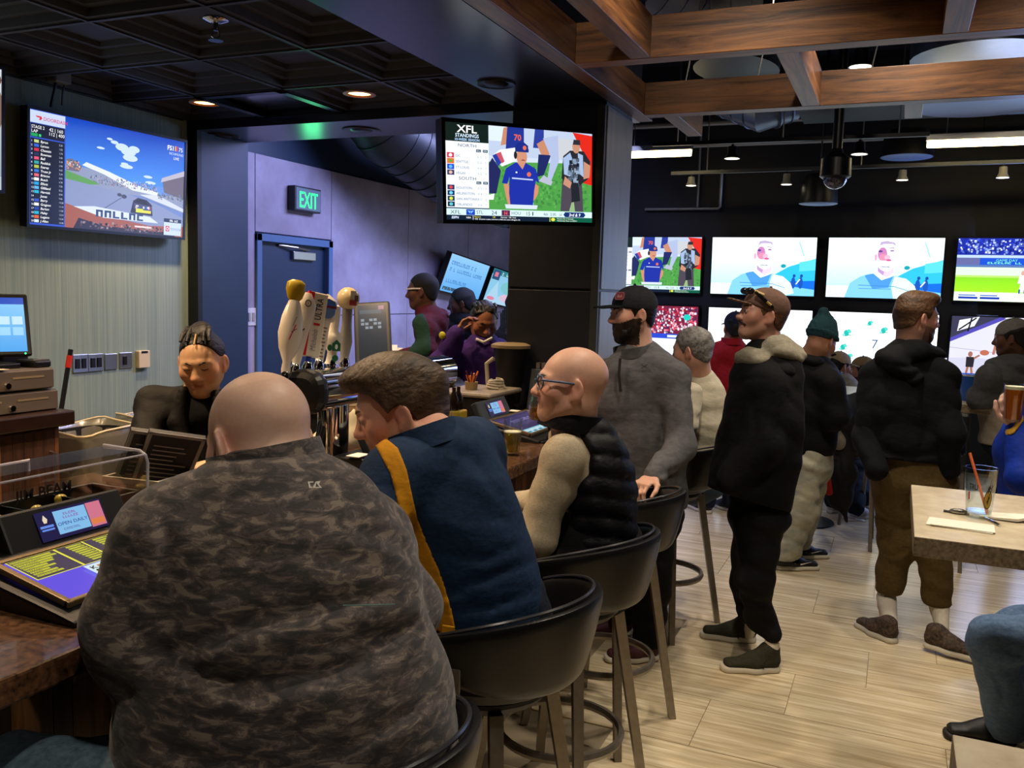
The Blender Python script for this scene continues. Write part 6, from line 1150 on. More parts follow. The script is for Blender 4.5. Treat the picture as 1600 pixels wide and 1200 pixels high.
def trousers(t, m, pelvis, legs, rs=(.10, .082, .062, .058), res=.013, hem_z=None, warp=None, w_=(.17, .12), side=None, name='trousers'):
    P = [ecc(V3(pelvis)+UP_*.10, V3(pelvis)-UP_*.02, w_[0]*.93, w_[1], w_[0], w_[1], RT_ if side is None else side, .05)]
    for l in legs: P += limb([V3(x) for x in l], list(rs[:len(l)]), .045)
    hem = None if hem_z is None else (lambda x, y, z: hem_z+0*x+0*y-z)
    return top(t, name, m, P, res, warp or folds(.004, 3, (10, 10, 26)), hem)
def ring_collar(t, name, m, c, R, r0, r1, h, thick=.006, n=36, open_=0., lean=.15):
    """stand collar round the neck: a thin tapered ring, optionally open in front by an angle"""
    vs = []; a0 = open_; k = n
    for j in range(k+1):
        a = math.pi/2+a0+(2*math.pi-2*a0)*j/k
        for rr, z in ((r0, 0), (r1, h), (r1+thick, h), (r0+thick*1.2, 0)): vs.append(V3(c)+R@np.array((rr*math.cos(a), rr*1.08*math.sin(a), z)))
    off = np.array(world_off(t)); b = MB().add([v-off for v in vs], [(j*4+i, j*4+(i+1) % 4, (j+1)*4+(i+1) % 4, (j+1)*4+i) for j in range(k) for i in range(4)]+([(0, 1, 2, 3), (k*4+3, k*4+2, k*4+1, k*4)] if open_ else []))
    return b.build(name, m, t, smooth=True)
def inpoly(poly):
    """signed distance-like (m) of a sight line to an outline read off the photograph, used to cut trim to shape when it is made"""
    poly = [np.array(p, float) for p in poly]
    def fn(x, y, z):
        q = [x-CAM.x, y-CAM.y, z-CAM.z]; c = [sum(q[i]*V_[i] for i in range(3)) for V_ in (CX, CY, CZ)]; u = 800+FOC*c[0]/c[2]; v = 600+FOC*c[1]/c[2]; d = np.full(np.broadcast(u, v).shape, 1e9); ins = np.zeros(d.shape, bool)
        for a, b in zip(poly, poly[1:]+poly[:1]):
            e = b-a; t = np.clip(((u-a[0])*e[0]+(v-a[1])*e[1])/(e@e), 0, 1); d = np.minimum(d, np.hypot(u-a[0]-t*e[0], v-a[1]-t*e[1])); cr = ((a[1] > v) != (b[1] > v)) & (u < (b[0]-a[0])*(v-a[1])/(b[1]-a[1]+1e-9)+a[0]); ins ^= cr
        return np.where(ins, -d, d)*c[2]/FOC
    return fn
def creases(lines, base=None):
    """folds pressed into the cloth along lines read off the photograph: (outline points, depth m, width m, only nearer than this distance)"""
    def fn(x, y, z):
        q = [x-CAM.x, y-CAM.y, z-CAM.z]; c = [sum(q[i]*V_[i] for i in range(3)) for V_ in (CX, CY, CZ)]; u = 800+FOC*c[0]/c[2]; v = 600+FOC*c[1]/c[2]; out = np.zeros(np.broadcast(u, v).shape) if base is None else base(x, y, z)+np.zeros(np.broadcast(u, v).shape)
        for pts, dep, wid, tm in lines:
            d = np.full(out.shape, 1e9); sd = np.zeros(out.shape); L_ = 0; tot = sum(math.hypot(b[0]-a[0], b[1]-a[1]) for a, b in zip(pts, pts[1:])); pos = np.zeros(out.shape)
            for a, b in zip(pts, pts[1:]):
                ex, ey = b[0]-a[0], b[1]-a[1]; l2 = ex*ex+ey*ey; t = np.clip(((u-a[0])*ex+(v-a[1])*ey)/l2, 0, 1); dd = np.hypot(u-a[0]-t*ex, v-a[1]-t*ey); m = dd < d; d = np.where(m, dd, d); sd = np.where(m, (ex*(v-a[1])-ey*(u-a[0]))/math.sqrt(l2), sd); pos = np.where(m, (L_+t*math.sqrt(l2))/tot, pos); L_ += math.sqrt(l2)
            r = d*c[2]/FOC/wid; s_ = sd*c[2]/FOC/wid; e = np.sin(np.clip(pos, 0.03, .97)*math.pi)**.6*np.where(c[2] < tm, 1, 0); out = out+dep*e*(np.exp(-r*r)-.75*np.exp(-(r*.55)**2)*(s_ > 0)*np.minimum(1, np.abs(s_)))
        return out
    return fn
def trim(t, name, m, prims, poly, res, tmax, grow=.003, warp=None, label=None):
    """cloth of another colour sewn on: the garment's own surface grown a little and cut to an outline"""
    f = inpoly(poly)
    def post(V, x, y, z): dep = (x-CAM.x)*CZ.x+(y-CAM.y)*CZ.y+(z-CAM.z)*CZ.z; return np.maximum(np.maximum(V-grow, f(x, y, z)), dep-tmax)
    o = sdf_obj(name, prims, res, m, t, warp=warp, post=post, smooth_it=0)
    if label: o['label'] = label
    return o
SK_L, SK_M, SK_D = 'd0a590', '946850', '5a3c2c'
denim = cloth_m('denim', '3a4a5e', '2c3a4c', 60); navy_t = cloth_m('navy trousers', '1a2234'); blk = cloth_m('black cloth', '08080a', '040405'); blk2 = cloth_m('black fleece', '0c0c0e', '060607', 40)
h_brown = hairmat('5a4632', '2e2218'); h_dark = hairmat('17120f', '0a0807'); h_grey = hairmat('8a8580', '4a4644'); h_br2 = hairmat('6a4a30', '3a281a'); h_blk = mat('cropped hair', '0c0a0a', .8, bump=(300, .4))
m_sole = mat('pale sole', 'c8c0ae', .6); m_sole2 = mat('dark sole', '1c1a18', .6); m_sock = mat('white sock', 'cfc6b4', .85, bump=(140, .3), stretch=(1, 1, .1)); m_lace = mat('lace', '2a2a28', .7)
def footpt(u, v): p = onZ(u, v, 0); return np.array((p.x, p.y, .002))
# ---------- 1: broad man in camouflage, nearest the camera
def camo_mat():
    m = bpy.data.materials.new('camouflage knit'); m.use_nodes = True; N = m.node_tree.nodes; L = m.node_tree.links; b = N['Principled BSDF']; tc = N.new('ShaderNodeTexCoord'); mp = N.new('ShaderNodeMapping'); mp.inputs['Scale'].default_value = (15, 15, 40); mp.inputs['Rotation'].default_value = (.25, -.2, .1); L.new(tc.outputs['Object'], mp.inputs[0])
    n = N.new('ShaderNodeTexNoise'); n.inputs['Scale'].default_value = 1.7; n.inputs['Detail'].default_value = 8; n.inputs['Roughness'].default_value = .62; n.inputs['Distortion'].default_value = .7; L.new(mp.outputs[0], n.inputs['Vector'])
    r = N.new('ShaderNodeValToRGB'); r.color_ramp.interpolation = 'CONSTANT'; e = r.color_ramp.elements; cols = ((0, '1d1a1b'), (.43, '332c2c'), (.51, '4a403d'), (.575, '685d53'))
    e[0].position = 0; e[0].color = (*lin(cols[0][1]), 1); e[1].position = cols[1][0]; e[1].color = (*lin(cols[1][1]), 1)
    for p, c in cols[2:]: q = e.new(p); q.color = (*lin(c), 1)
    L.new(n.outputs['Fac'], r.inputs[0]); L.new(r.outputs[0], b.inputs['Base Color']); b.inputs['Roughness'].default_value = .8; b.inputs['Sheen Weight'].default_value = .15
    w_ = N.new('ShaderNodeTexNoise'); w_.inputs['Scale'].default_value = 300; L.new(tc.outputs['Object'], w_.inputs['Vector']); bp = N.new('ShaderNodeBump'); bp.inputs['Strength'].default_value = .1; bp.inputs['Distance'].default_value = .004; L.new(w_.outputs['Fac'], bp.inputs['Height']); L.new(bp.outputs[0], b.inputs['Normal']); return m
def p_camo():
    H = head_of(403, 688, 1.60, -52, 20, 1.03); pel = A_((450, 1215, 1.56)); t = person('broad bald man in a dark camouflage pullover seated at the bar, back to the camera', pel); nb = A_((432, 752, 1.56))
    m = camo_mat(); sL, eL, wL = A_((262, 850, 1.50)), A_((215, 985, 1.47)), A_((255, 900, 1.86)); sR, eR, wR = A_((565, 850, 1.66)), A_((622, 950, 1.74)), A_((480, 880, 2.0))
    kL, aL = pel+V3(facing(-66))*.46+V3(facing(-156))*.24+UP_*-.04, None; kR = pel+V3(facing(-66))*.48+V3(facing(24))*.16+UP_*-.04; hL = pel+V3(facing(-156))*.14; hR = pel+V3(facing(24))*.14
    aL, aR = kL+V3(facing(-66))*-.12-UP_*.42, kR+V3(facing(-66))*-.10-UP_*.42
    def ex(q, C, near):
        x, y, z = q.T; m_ = near & (y < .05) & (z > -.04) & (z < .09+.0*y); C[m_] *= np.array((.92, .93, .96)); return C
    body(t, H, nb, [A_((440, 900, 1.55)), pel], [(sL, eL, wL), (sR, eR, wR)], [(hL, kL, aL), (hR, kR, aR)], 'cda893', [(wL, facing(-66), (0, 0, -1), 1, dict(curl=.3)), (wR, facing(-66), (0, 0, -1), -1, dict(curl=.3))], wide=1.06, jaw=1.15, neck=.074, extra=ex, hres=.0045)
    P = trunk([(434, 775, 1.55, 62, .09), (430, 820, 1.55, 165, .13), (434, 905, 1.55, 205, .17), (447, 1000, 1.55, 200, .19), (452, 1090, 1.55, 236, .22), (455, 1165, 1.56, 246, .235), (455, 1230, 1.56, 232, .22)], .05) + limb([sL, eL, wL], [.088, .080, .05], .05) + limb([sR, eR, wR], [.088, .075, .05], .05) + [cone(A_((430, 780, 1.55)), sL, .075, .075, .06), cone(A_((440, 790, 1.57)), sR, .075, .075, .06)]
    K = [([(200, 985), (240, 1030), (300, 1010), (400, 972), (520, 945), (640, 925)], .016, .020, 1.5), ([(265, 1040), (300, 1062), (420, 1068), (520, 1050), (600, 1020), (648, 985)], .020, .022, 1.5), ([(250, 1015), (300, 1050), (360, 1075), (430, 1100)], .014, .016, 1.5), ([(500, 1200), (580, 1150), (650, 1110), (700, 1075)], .010, .014, 1.6), ([(545, 1010), (600, 1000), (650, 975)], .016, .016, 1.6), ([(560, 830), (620, 850), (655, 880)], .010, .016, 1.7), ([(250, 800), (262, 870), (262, 960)], .008, .016, 1.6), ([(380, 1040), (500, 1015), (600, 985)], .006, .012, 1.5), ([(210, 1165), (330, 1190), (450, 1200)], .010, .016, 1.5), ([(360, 870), (450, 860), (560, 880)], .004, .02, 1.5)]
    top(t, 'pullover', m, P, .0085, creases(K, folds(.003, 5, (12, 12, 24))), smooth_it=1)
    ring_collar(t, 'collar', m, A_((424, 762, 1.575)), hframe(V3(facing(-50, 14))+0, UP_*1+V3(facing(-60))*.35), .100, .090, .075, .008)
    # emblem below the collar, seams
    o = Vector(world_off(t)); q = Pic(100, 60); q.poly([(4, 50), (44, 50), (40, 42), (16, 42), (24, 16), (34, 16), (32, 8), (14, 8)], 'b8b4ac'); q.poly([(48, 30), (58, 50), (90, 54), (80, 32), (100, 8), (36, 8)], 'b8b4ac'); q.poly([(56, 14), (84, 14), (72, 28), (62, 42)], '3a3431')
    e0, e1, e2 = at(480, 764, 1.418), at(503, 764, 1.425), at(480, 750, 1.424); q.build('emblem', mat('flat print', 'ffffff', .5, attr=True), t, e0-o, e1-e0, e2-e0)
    b = MB(); b.tube([at(*p)-o for p in ((536, 946, 1.349), (575, 945.5, 1.357), (617, 944.5, 1.37))], .0011, 5); b.build('zip_line', mat('teal piping', '50706c', .5), t)['label'] = 'thin teal line across the lower back'
    trousers(t, cloth_m('washed denim', '5a7080', '41525f', 60), pel, [(hL, kL, aL), (hR, kR, aR)], (.125, .105, .075), w_=(.24, .19))
    for a in (aL, aR): shoe(t, 'shoe', a-UP_*.06-V3(facing(-66))*.06, facing(-66), m_up=mat('black shoe', '17171a', .5), m_sole=m_sole2, res=.012)
p_camo()
# ---------- 2: man in navy and gold polo
def p_polo():
    H = head_of(620, 640, 2.20, -97, 19, 1.06); pel = A_((752, 1010, 2.27)); t = person('brown haired man in a navy polo with a gold stripe, leaning on the bar', pel); nb = A_((684, 700, 2.16))
    sL, eL, wL = A_((618, 742, 2.08)), A_((590, 805, 2.02)), A_((560, 815, 2.3)); sR, eR, wR = A_((742, 700, 2.34)), A_((770, 800, 2.42)), A_((690, 760, 2.6)); fd = -60
    hL = pel+V3(facing(fd-90))*.10; hR = pel+V3(facing(fd+90))*.10; kL = pel+V3(facing(fd))*.44+V3(facing(fd-90))*.16; kR = pel+V3(facing(fd))*.44+V3(facing(fd+90))*.12; aL, aR = kL-UP_*.42-V3(facing(fd))*.1, kR-UP_*.42-V3(facing(fd))*.1
    body(t, H, nb, [A_((722, 790, 2.27)), pel], [(sL, eL, wL), (sR, eR, wR)], [(hL, kL, aL), (hR, kR, aR)], 'cf9c84', [(wL, facing(-60), (0, 0, -1), 1, dict(curl=.4)), (wR, facing(-80), (0, 0, -1), -1, dict(curl=.4))], jaw=1.18, neck=.068, hres=.0042, wide=1.04)
    hair(t, H, h_brown, .020, ((-.15, -.085), (-.10, -.075), (-.05, -.06), (-.035, -.01), (-.015, .026), (.004, .016), (.018, .004), (.03, .03), (.045, .052), (.07, .072), (.14, .082)), vol=(1, 1.02, .99), amp=.006, lift=(0, .002, .001), seed=4, res=.0042, fr=34, more=[ell(hp(H, 0, .052, .100), np.array((.058, .046, .024))*H['s'], H['R'], .03)])
    brows(t, H, h_brown, 1.04, r=.003); eyes(t, H, '3a4a50', 1.04)
    m = cloth_m('navy knit polo', '1c3352', '16283f', 50, .8)
    P = trunk([(700, 706, 2.20, 50, .08), (696, 735, 2.20, 78, .11), (704, 790, 2.21, 95, .14), (727, 870, 2.23, 98, .15), (746, 950, 2.25, 97, .155), (752, 1000, 2.27, 90, .15)], .05)+limb([sL, eL], [.075, .066], .05)+limb([sR, eR], [.075, .062], .05)+[cone(A_((690, 712, 2.16)), sL, .066, .066, .05), cone(A_((705, 706, 2.18)), sR, .066, .066, .05)]
    W = creases([([(690, 700), (735, 712), (790, 790)], .006, .014, 2.3), ([(700, 930), (760, 905), (830, 880)], .008, .012, 2.3), ([(690, 870), (760, 875), (815, 850)], .007, .012, 2.3), ([(700, 960), (770, 950), (840, 925)], .007, .011, 2.3), ([(705, 690), (720, 720), (700, 750)], .005, .01, 2.3), ([(560, 770), (600, 760), (625, 770)], .006, .01, 2.2), ([(690, 800), (740, 815), (800, 810)], .004, .012, 2.3)], folds(.003, 9, (9, 9, 18))); top(t, 'polo_shirt', m, P, .0105, W, smooth_it=2)
    trim(t, 'gold_stripe', cloth_m('gold knit', 'c88a18', 'b87c14', 50, .8), P, [(583, 690), (602, 684), (622, 700), (636, 735), (641, 760), (652, 810), (668, 850), (690, 900), (705, 950), (712, 985), (690, 992), (665, 970), (655, 940), (652, 905), (640, 860), (626, 820), (620, 780), (610, 740)],   .0050, 2.22, .0035, W, 'gold stripe down the back seam')
    ring_collar(t, 'collar', cloth_m('navy knit polo', '1c3352'), A_((668, 700, 2.16)), hframe(V3(facing(-70, 22)), UP_+V3(facing(-70))*.4), .083, .074, .055, .007)
    for q in (((683, 973), (697, 970), (706, 977), (692, 985)), ((697, 986), (716, 976), (712, 1004), (694, 1000))): MB().prism([(0, 0), (.03, 0), (.034, .03), (.004, .034)], .006, at(q[3][0]-4, q[3][1]+12, 2.06)-Vector(world_off(t)), RTH*1.0, Vector((0, 0, 1))).build('shirt_tail', cloth_m('gold knit', 'c88a18'), t, bevel=.002)
    trousers(t, cloth_m('dark denim', '1a2230', '121824', 60), pel, [(hL, kL, aL), (hR, kR, aR)], (.11, .09, .07), w_=(.19, .15))
    for a in (aL, aR): shoe(t, 'shoe', a-UP_*.06-V3(facing(fd))*.06, facing(fd), m_up=mat('black shoe', '17171a', .5), m_sole=m_sole2, res=.012)
p_polo()
# ---------- 3: bartender in black blazer
def p_tender():
    H = head_of(315, 567, 3.06, 174, 14, .93, -.06); hip = A_((300, 800, 3.2)); t = person('bartender with braided dark hair in a black blazer, behind the bar', hip); hip[2] = .92; nb = A_((311, 628, 3.14))
    sL, eL, wL = A_((366, 640, 3.16)), A_((382, 712, 3.02)), A_((346, 722, 2.82)); sR, eR, wR = A_((240, 632, 3.10)), A_((226, 700, 2.98)), A_((232, 742, 2.78)); lg = []
    for q in (-1, 1): h = hip+RT_*q*.09; lg.append((h, h-UP_*.42+FW_*-.02, h*np.array((1, 1, 0))+UP_*.08))
    body(t, H, nb, [A_((305, 690, 3.16)), hip], [(sL, eL, wL), (sR, eR, wR)], lg, 'cfa27c', [(wL, A_((306, 727, 2.74))-wL, V3(facing(180))*.3-UP_*.6, 1, dict(curl=.45, spread=.2, size=.92)), (wR, A_((225, 762, 2.72))-wR, -UP_*.2+V3(facing(100)), 1, dict(curl=.5, size=.92))], hres=.0042, jaw=.96, nose=.95, lip='98504a', handres=.005)
    hair(t, H, h_dark, .006, ((-.15, -.05), (-.08, -.03), (-.04, .0), (-.015, .018), (.01, .03), (.03, .050), (.045, .076), (.06, .096), (.14, .115)), amp=.004, seed=2, res=.0045, fr=40, more=[ell(hp(H, 0, -.02, .118), np.array((.035, .05, .022))*H['s'], H['R'], .02), ell(hp(H, .0, -.06, .11), np.array((.04, .045, .03))*H['s'], H['R'], .02)])
    o = Vector(world_off(t)); b = MB()
    for q in (-.05, -.03, .03, .052): b.tube([Vector(hp(H, q, .048, .099))-o, Vector(hp(H, q*.9, .02, .120))-o, Vector(hp(H, q*.8, -.02, .128))-o, Vector(hp(H, q*.5, -.07, .118))-o], [.005, .008, .010, .009], 8)
    b.build('braids', h_dark, t, smooth=True); MB().tube([Vector(hp(H, .0, .066, .092))-o, Vector(hp(H, -.002, .03, .121))-o], .0035, 6).build('parting', mat('blond strand', '9a7a48', .5), t, smooth=True); brows(t, H, h_dark, r=.0036)
    o_ = Vector(world_off(t))
    for q in (-1, 1): MB().tube([Vector(hp(H, q*x, y, z))-o_ for x, y, z in ((.019, .0855, .0025), (.031, .0885, -.0005), (.044, .0805, .0025))], .0016, 6).build('eyelashes', h_dark, t)
    m = cloth_m('black blazer', '120f0c', '0a0908', 50, .7); P = trunk([(312, 628, 3.15, 30, .07), (306, 648, 3.15, 62, .09), (303, 700, 3.16, 64, .115), (301, 760, 3.17, 60, .12), (300, 815, 3.2, 66, .13)], .05)+limb([sL, eL, A_((352, 722, 2.84))], [.056, .052, .043], .035)+limb([sR, eR, A_((228, 732, 2.84))], [.056, .054, .048], .035)+[cone(A_((300, 636, 3.14)), sR, .05, .058, .04), cone(A_((325, 640, 3.15)), sL, .05, .058, .04)]
    top(t, 'blazer', m, P, .010, folds(.005, 12, (16, 16, 26)))
    top(t, 'turtleneck', blk, [ecc(A_((313, 606, 3.10)), A_((318, 650, 3.06)), .052, .052, .066, .05, RT_, .03), ecc(A_((318, 640, 3.07)), A_((322, 720, 3.045)), .055, .03, .03, .03, RT_, .03)], .009)
    for q, pts in ((-1, ((288, 612), (277, 660), (292, 700), (318, 735))), (1, ((338, 618), (352, 662), (340, 700), (322, 735)))):
        w_ = [A_((u, v, 3.02+.02*(i == 0)-.01*i)) for i, (u, v) in enumerate(pts)]; sdf_obj('lapel', [ecc(w_[0], w_[1], .020, .03, .032, .03, RT_, .01), ecc(w_[1], w_[2], .032, .03, .026, .03, RT_, .01), ecc(w_[2], w_[3], .026, .03, .010, .03, RT_, .01)], .008, m, t)
    trousers(t, blk, hip, lg, (.10, .08, .065), w_=(.16, .12))
    for l in lg: shoe(t, 'shoe', l[2]*np.array((1, 1, 0))+FW_*.05, facing(180), m_up=mat('black shoe', '17171a', .5), m_sole=m_sole2, res=.012)
    off = Vector(world_off(t)); MB().tube([Vector(hp(H, -.081, -.012, -.036))-off, Vector(hp(H, -.081, -.012, -.042))-off], .004, 8).build('ear_stud', mat('pearl', 'e0d8c8', .2), t, smooth=True)
p_tender()
# ---------- 4: bald man with glasses in a black puffer vest
def p_vest():
    H = head_of(890, 602, 2.80, -93, -4, 1.06); pel = A_((925, 890, 2.86)); t = person('bald man with glasses in a black puffer vest and cream sweater at the bar', pel); nb = A_((897, 672, 2.85)); fd = -75
    sL, eL, wL = A_((880, 712, 2.72)), A_((838, 838, 2.74)), A_((770, 820, 2.95)); sR, eR, wR = A_((900, 700, 3.02)), A_((850, 790, 3.1)), A_((800, 790, 3.15))
    hL = pel+V3(facing(fd-90))*.1; hR = pel+V3(facing(fd+90))*.1; kL = pel+V3(facing(fd))*.40+V3(facing(fd-90))*.1; kR = pel+V3(facing(fd))*.40+V3(facing(fd+90))*.12; aL, aR = kL-UP_*.42-V3(facing(fd))*.05, kR-UP_*.42-V3(facing(fd))*.05
    body(t, H, nb, [A_((925, 760, 2.86)), pel], [(sL, eL, wL), (sR, eR, wR)], [(hL, kL, aL), (hR, kR, aR)], 'd0a28c', [(wL, facing(-75), (0, 0, -1), 1, dict(curl=.4)), (wR, facing(-75), (0, 0, -1), -1, dict(curl=.4))], jaw=1.1, neck=.068, hres=.0045)
    brows(t, H, h_grey); eyes(t, H, '4a5a60'); m = cloth_m('black puffer', '0a0a10', '06060a', 14, .5); cr = cloth_m('cream knit', 'b8ab92', 'a4967e', 90, .9, bump=(260, .3))
    R_ = [(893, 668, 2.85, 36, .075), (912, 700, 2.86, 52, .12), (925, 740, 2.87, 60, .15), (932, 790, 2.87, 57, .15), (932, 850, 2.87, 57, .15), (925, 885, 2.87, 55, .14)]
    P = trunk(R_, .05)+[cone(A_((895, 690, 2.85)), sR, .06, .07, .05)]
    def quilt(x, y, z): q = (z-.03*np.sin(9*x+6*y))/.062; return .010-.011*np.abs(np.sin(math.pi*q))**.45+.003*np.sin(40*x+30*y+11*z)*np.sin(25*z+30*x)
    arm = limb([sL, eL, wL], [.068, .060, .05], .04)
    top(t, 'sweater', cr, trunk([(897, 690, 2.85, 40, .09), (920, 740, 2.86, 50, .12), (925, 860, 2.86, 45, .11)], .05)+arm+limb([sR, eR, wR], [.07, .06, .05], .04), .011, folds(.0025, 21, (10, 10, 28)))
    hole = cone(A_((872, 716, 2.60)), A_((868, 720, 2.78)), .105, .10, .02, '-'); hole2 = cone(A_((845, 800, 2.6)), A_((835, 800, 2.86)), .10, .10, .02, '-')
    top(t, 'puffer_vest', m, P+[hole, hole2], .010, quilt, smooth_it=1)
    ring_collar(t, 'collar', m, A_((890, 668, 2.84)), hframe(V3(facing(-85, -8)), UP_), .088, .080, .055, .012, open_=.3)
    trousers(t, blk, pel, [(hL, kL, aL), (hR, kR, aR)], (.10, .085, .065), w_=(.17, .14))
    for a in (aL, aR): shoe(t, 'shoe', a-UP_*.07-V3(facing(fd))*.06, facing(fd), m_up=mat('maroon shoe', '4a1c28', .6), m_sole=m_sole, res=.012, label='maroon running shoe with pale sole')
    o = Vector(world_off(t)); g = thing; gm = mat('blue spectacle frame', '3a5074', .3); L_ = [Vector(hp(H, x, y, z))-o for x, y, z in ((-.080, -.005, .012), (-.078, .03, .014), (-.068, .092, .014))]
    G = MB(); G.tube([Vector(hp(H, -.083, -.028, -.008))-o]+L_, .0036, 8)
    G.tube([Vector(hp(H, .080, -.005, .012))-o, Vector(hp(H, .068, .092, .014))-o], .0036, 8)
    for q in (-1, 1): G.tube([Vector(hp(H, q*.036+.028*math.cos(a), .098-.012*abs(math.cos(a)*q+1)*.5, .004+.020*math.sin(a)))-o for a in [i*.3927 for i in range(17)]], .0025, 6)
    G.tube([Vector(hp(H, -.01, .104, .008))-o, Vector(hp(H, .01, .104, .008))-o], .0025, 6); G.build('glasses', gm, t, smooth=True)
p_vest()
# ---------- 5: standing bearded man in a cap
def p_beard():
    H = head_of(987, 490, 3.97, -106, 3, 1.0); f1, f2 = footpt(1012, 1030), footpt(972, 990); hip = A_((1008, 800, 4.05)); t = person('bearded man in a dark cap and grey quarter zip standing behind a stool', (hip[0], hip[1], 0)); nb = A_((997, 552, 4.0))
    sL, eL, wL = A_((1052, 592, 3.90)), A_((1064, 695, 3.82)), A_((1022, 745, 3.66)); sR, eR, wR = A_((952, 585, 4.12)), A_((940, 690, 4.14)), A_((942, 785, 4.1))
    lg = [(A_((1022, 810, 4.0)), A_((1018, 910, 4.02)), f1+UP_*.09), (A_((990, 810, 4.12)), A_((985, 905, 4.16)), f2+UP_*.09)]
    def ex(q, C, near):
        x, y, z = q.T; b = near & (y > -.01) & (z < -.018-.0*y) & (z < -.03+.35*(.055-y)+.0) & (z > -.14); b |= near & (y > .02) & (z < -.05) & ~((np.abs(x) < .02) & (z > -.07)); b |= near & (y > .07) & (z < -.040) & (z > -.052) & (np.abs(x) < .03); C[b] = np.array(lin('2a1c14')); return C
    hd = nrm(A_((1000, 772, 3.80))-wL)
    body(t, H, nb, [A_((1005, 660, 4.02)), hip], [(sL, eL, wL), (sR, eR, wR)], lg, 'cb9d88', [(wL, A_((1000, 758, 3.60))-wL, -UP_, 1, dict(curl=1.05, spread=.08, size=1.02)), (wR, -UP_, facing(-90), -1, dict(curl=.4))], jaw=1.08, neck=.062, extra=ex, hres=.0045)
    sdf_obj('beard', [ecc(hp(H, 0, .045, -.085), hp(H, 0, .058, -.108), .045, .04, .03, .028, H['R'][:, 0], .02), cone(hp(H, -.058, .005, -.04), hp(H, -.035, .05, -.09), .016, .02, .02), cone(hp(H, .058, .005, -.04), hp(H, .035, .05, -.09), .016, .02, .02), ell(hp(H, 0, .095, -.035), np.array((.05, .03, .024)), H['R'], .01, '-'), ell(hp(H, 0, .096, -.061), np.array((.02, .02, .008)), H['R'], .005, '-')], .0045, h_dark, t, warp=lambda x, y, z: .002*np.sin(170*x+90*z)*np.sin(150*y+60*z))
    hair(t, H, h_dark, .007, amp=.001); brows(t, H, h_dark, y=.089); eyes(t, H)
    cm = cloth_m('charcoal cap', '25262b', '1b1c20', 60); o = cap(t, H, cm, cloth_m('black bill', '0f1013'), tilt=.04, band=-.012); off = Vector(world_off(o)); 
    R = H['R']; c = Vector(hp(H, -.040, .068, .078))-off; dz = Vector(R@nrm((-.55, .78, .35))); dx = dz.cross(Vector(R[:, 2])).normalized()*-1; dy = dz.cross(dx).normalized(); q = Pic(60, 44); oc = lambda k: [(30+a*k, 22+b*k) for a, b in ((-28, -12), (-20, -21), (20, -21), (28, -12), (28, 12), (20, 21), (-20, 21), (-28, 12))]; q.poly(oc(1), '8a5a5c'); q.poly(oc(.86), '6e2830'); q.poly([(14, 14), (46, 14), (40, 32), (30, 20), (20, 32)], '9a6a68'); dy = -dy if dy.z < 0 else dy; dx = dy.cross(dz); q.build('badge', mat('flat print', 'ffffff', .5, attr=True), o, c+dz*.012-dx*.026-dy*.019, dx*.052, dy*.038)
    m = cloth_m('grey quarter zip', '5e5d60', '4c4b4e', 26); P = trunk([(997, 552, 4.0, 30, .07), (1000, 578, 4.0, 56, .10), (1004, 620, 4.02, 68, .135), (1006, 700, 4.03, 66, .14), (1006, 772, 4.05, 62, .14), (1006, 790, 4.05, 62, .14)], .05)+limb([sL, eL, wL], [.070, .062, .045], .045)+limb([sR, eR, wR], [.068, .06, .045], .045)+[cone(A_((1002, 568, 4.0)), sL, .055, .066, .05), cone(A_((994, 568, 4.0)), sR, .055, .066, .05)]
    zb = A_((1005, 788, 4.05))[2]; top(t, 'quarter_zip', m, P, .0105, creases([([(985, 600), (975, 680), (990, 760)], .005, .02, 4.05), ([(1040, 640), (1030, 700), (1050, 760)], .008, .018, 4.0), ([(1030, 740), (1050, 735), (1065, 728)], .007, .01, 3.95), ([(1020, 750), (1035, 742), (1052, 742)], .007, .01, 3.95)], folds(.004, 31, (9, 9, 16))), hem=lambda x, y, z: zb-z)
    ring_collar(t, 'collar', m, A_((990, 556, 3.99)), hframe(V3(facing(-110, 10)), UP_), .078, .078, .048, .006, open_=.5); off = Vector(world_off(t))
    MB().tube([at(969, 560, 3.868)-off, at(967, 585, 3.868)-off, at(970, 612, 3.872)-off], .006, 6).build('zip_placket', mat('dark placket', '1c1a1c', .6), t)
    q = Pic(60, 40); q.line(8, 4, 30, 26, 4, '2c2826'); q.line(52, 4, 30, 26, 4, '2c2826'); q.line(8, 36, 30, 14, 4, '2c2826'); q.line(52, 36, 30, 14, 4, '2c2826'); e0, e1, e2 = at(1000, 577, 3.872), at(1014, 577, 3.87), at(1000, 568, 3.872); q.build('chest_logo', mat('flat print', 'ffffff', .5, attr=True), t, e0-off, e1-e0, e2-e0)
    trousers(t, blk, hip, lg, (.105, .085, .075, .06), w_=(.18, .13), hem_z=.07)
    mm = mat('maroon shoe', '4a1c28', .6)
    for f, n in ((f1, 'near'), (f2, 'far')): shoe(t, 'shoe', f+V3(facing(90))*.06, facing(-100), m_up=mm, m_sole=m_sole, laces=m_lace, label='maroon shoe with pale sole', res=.009)
p_beard()
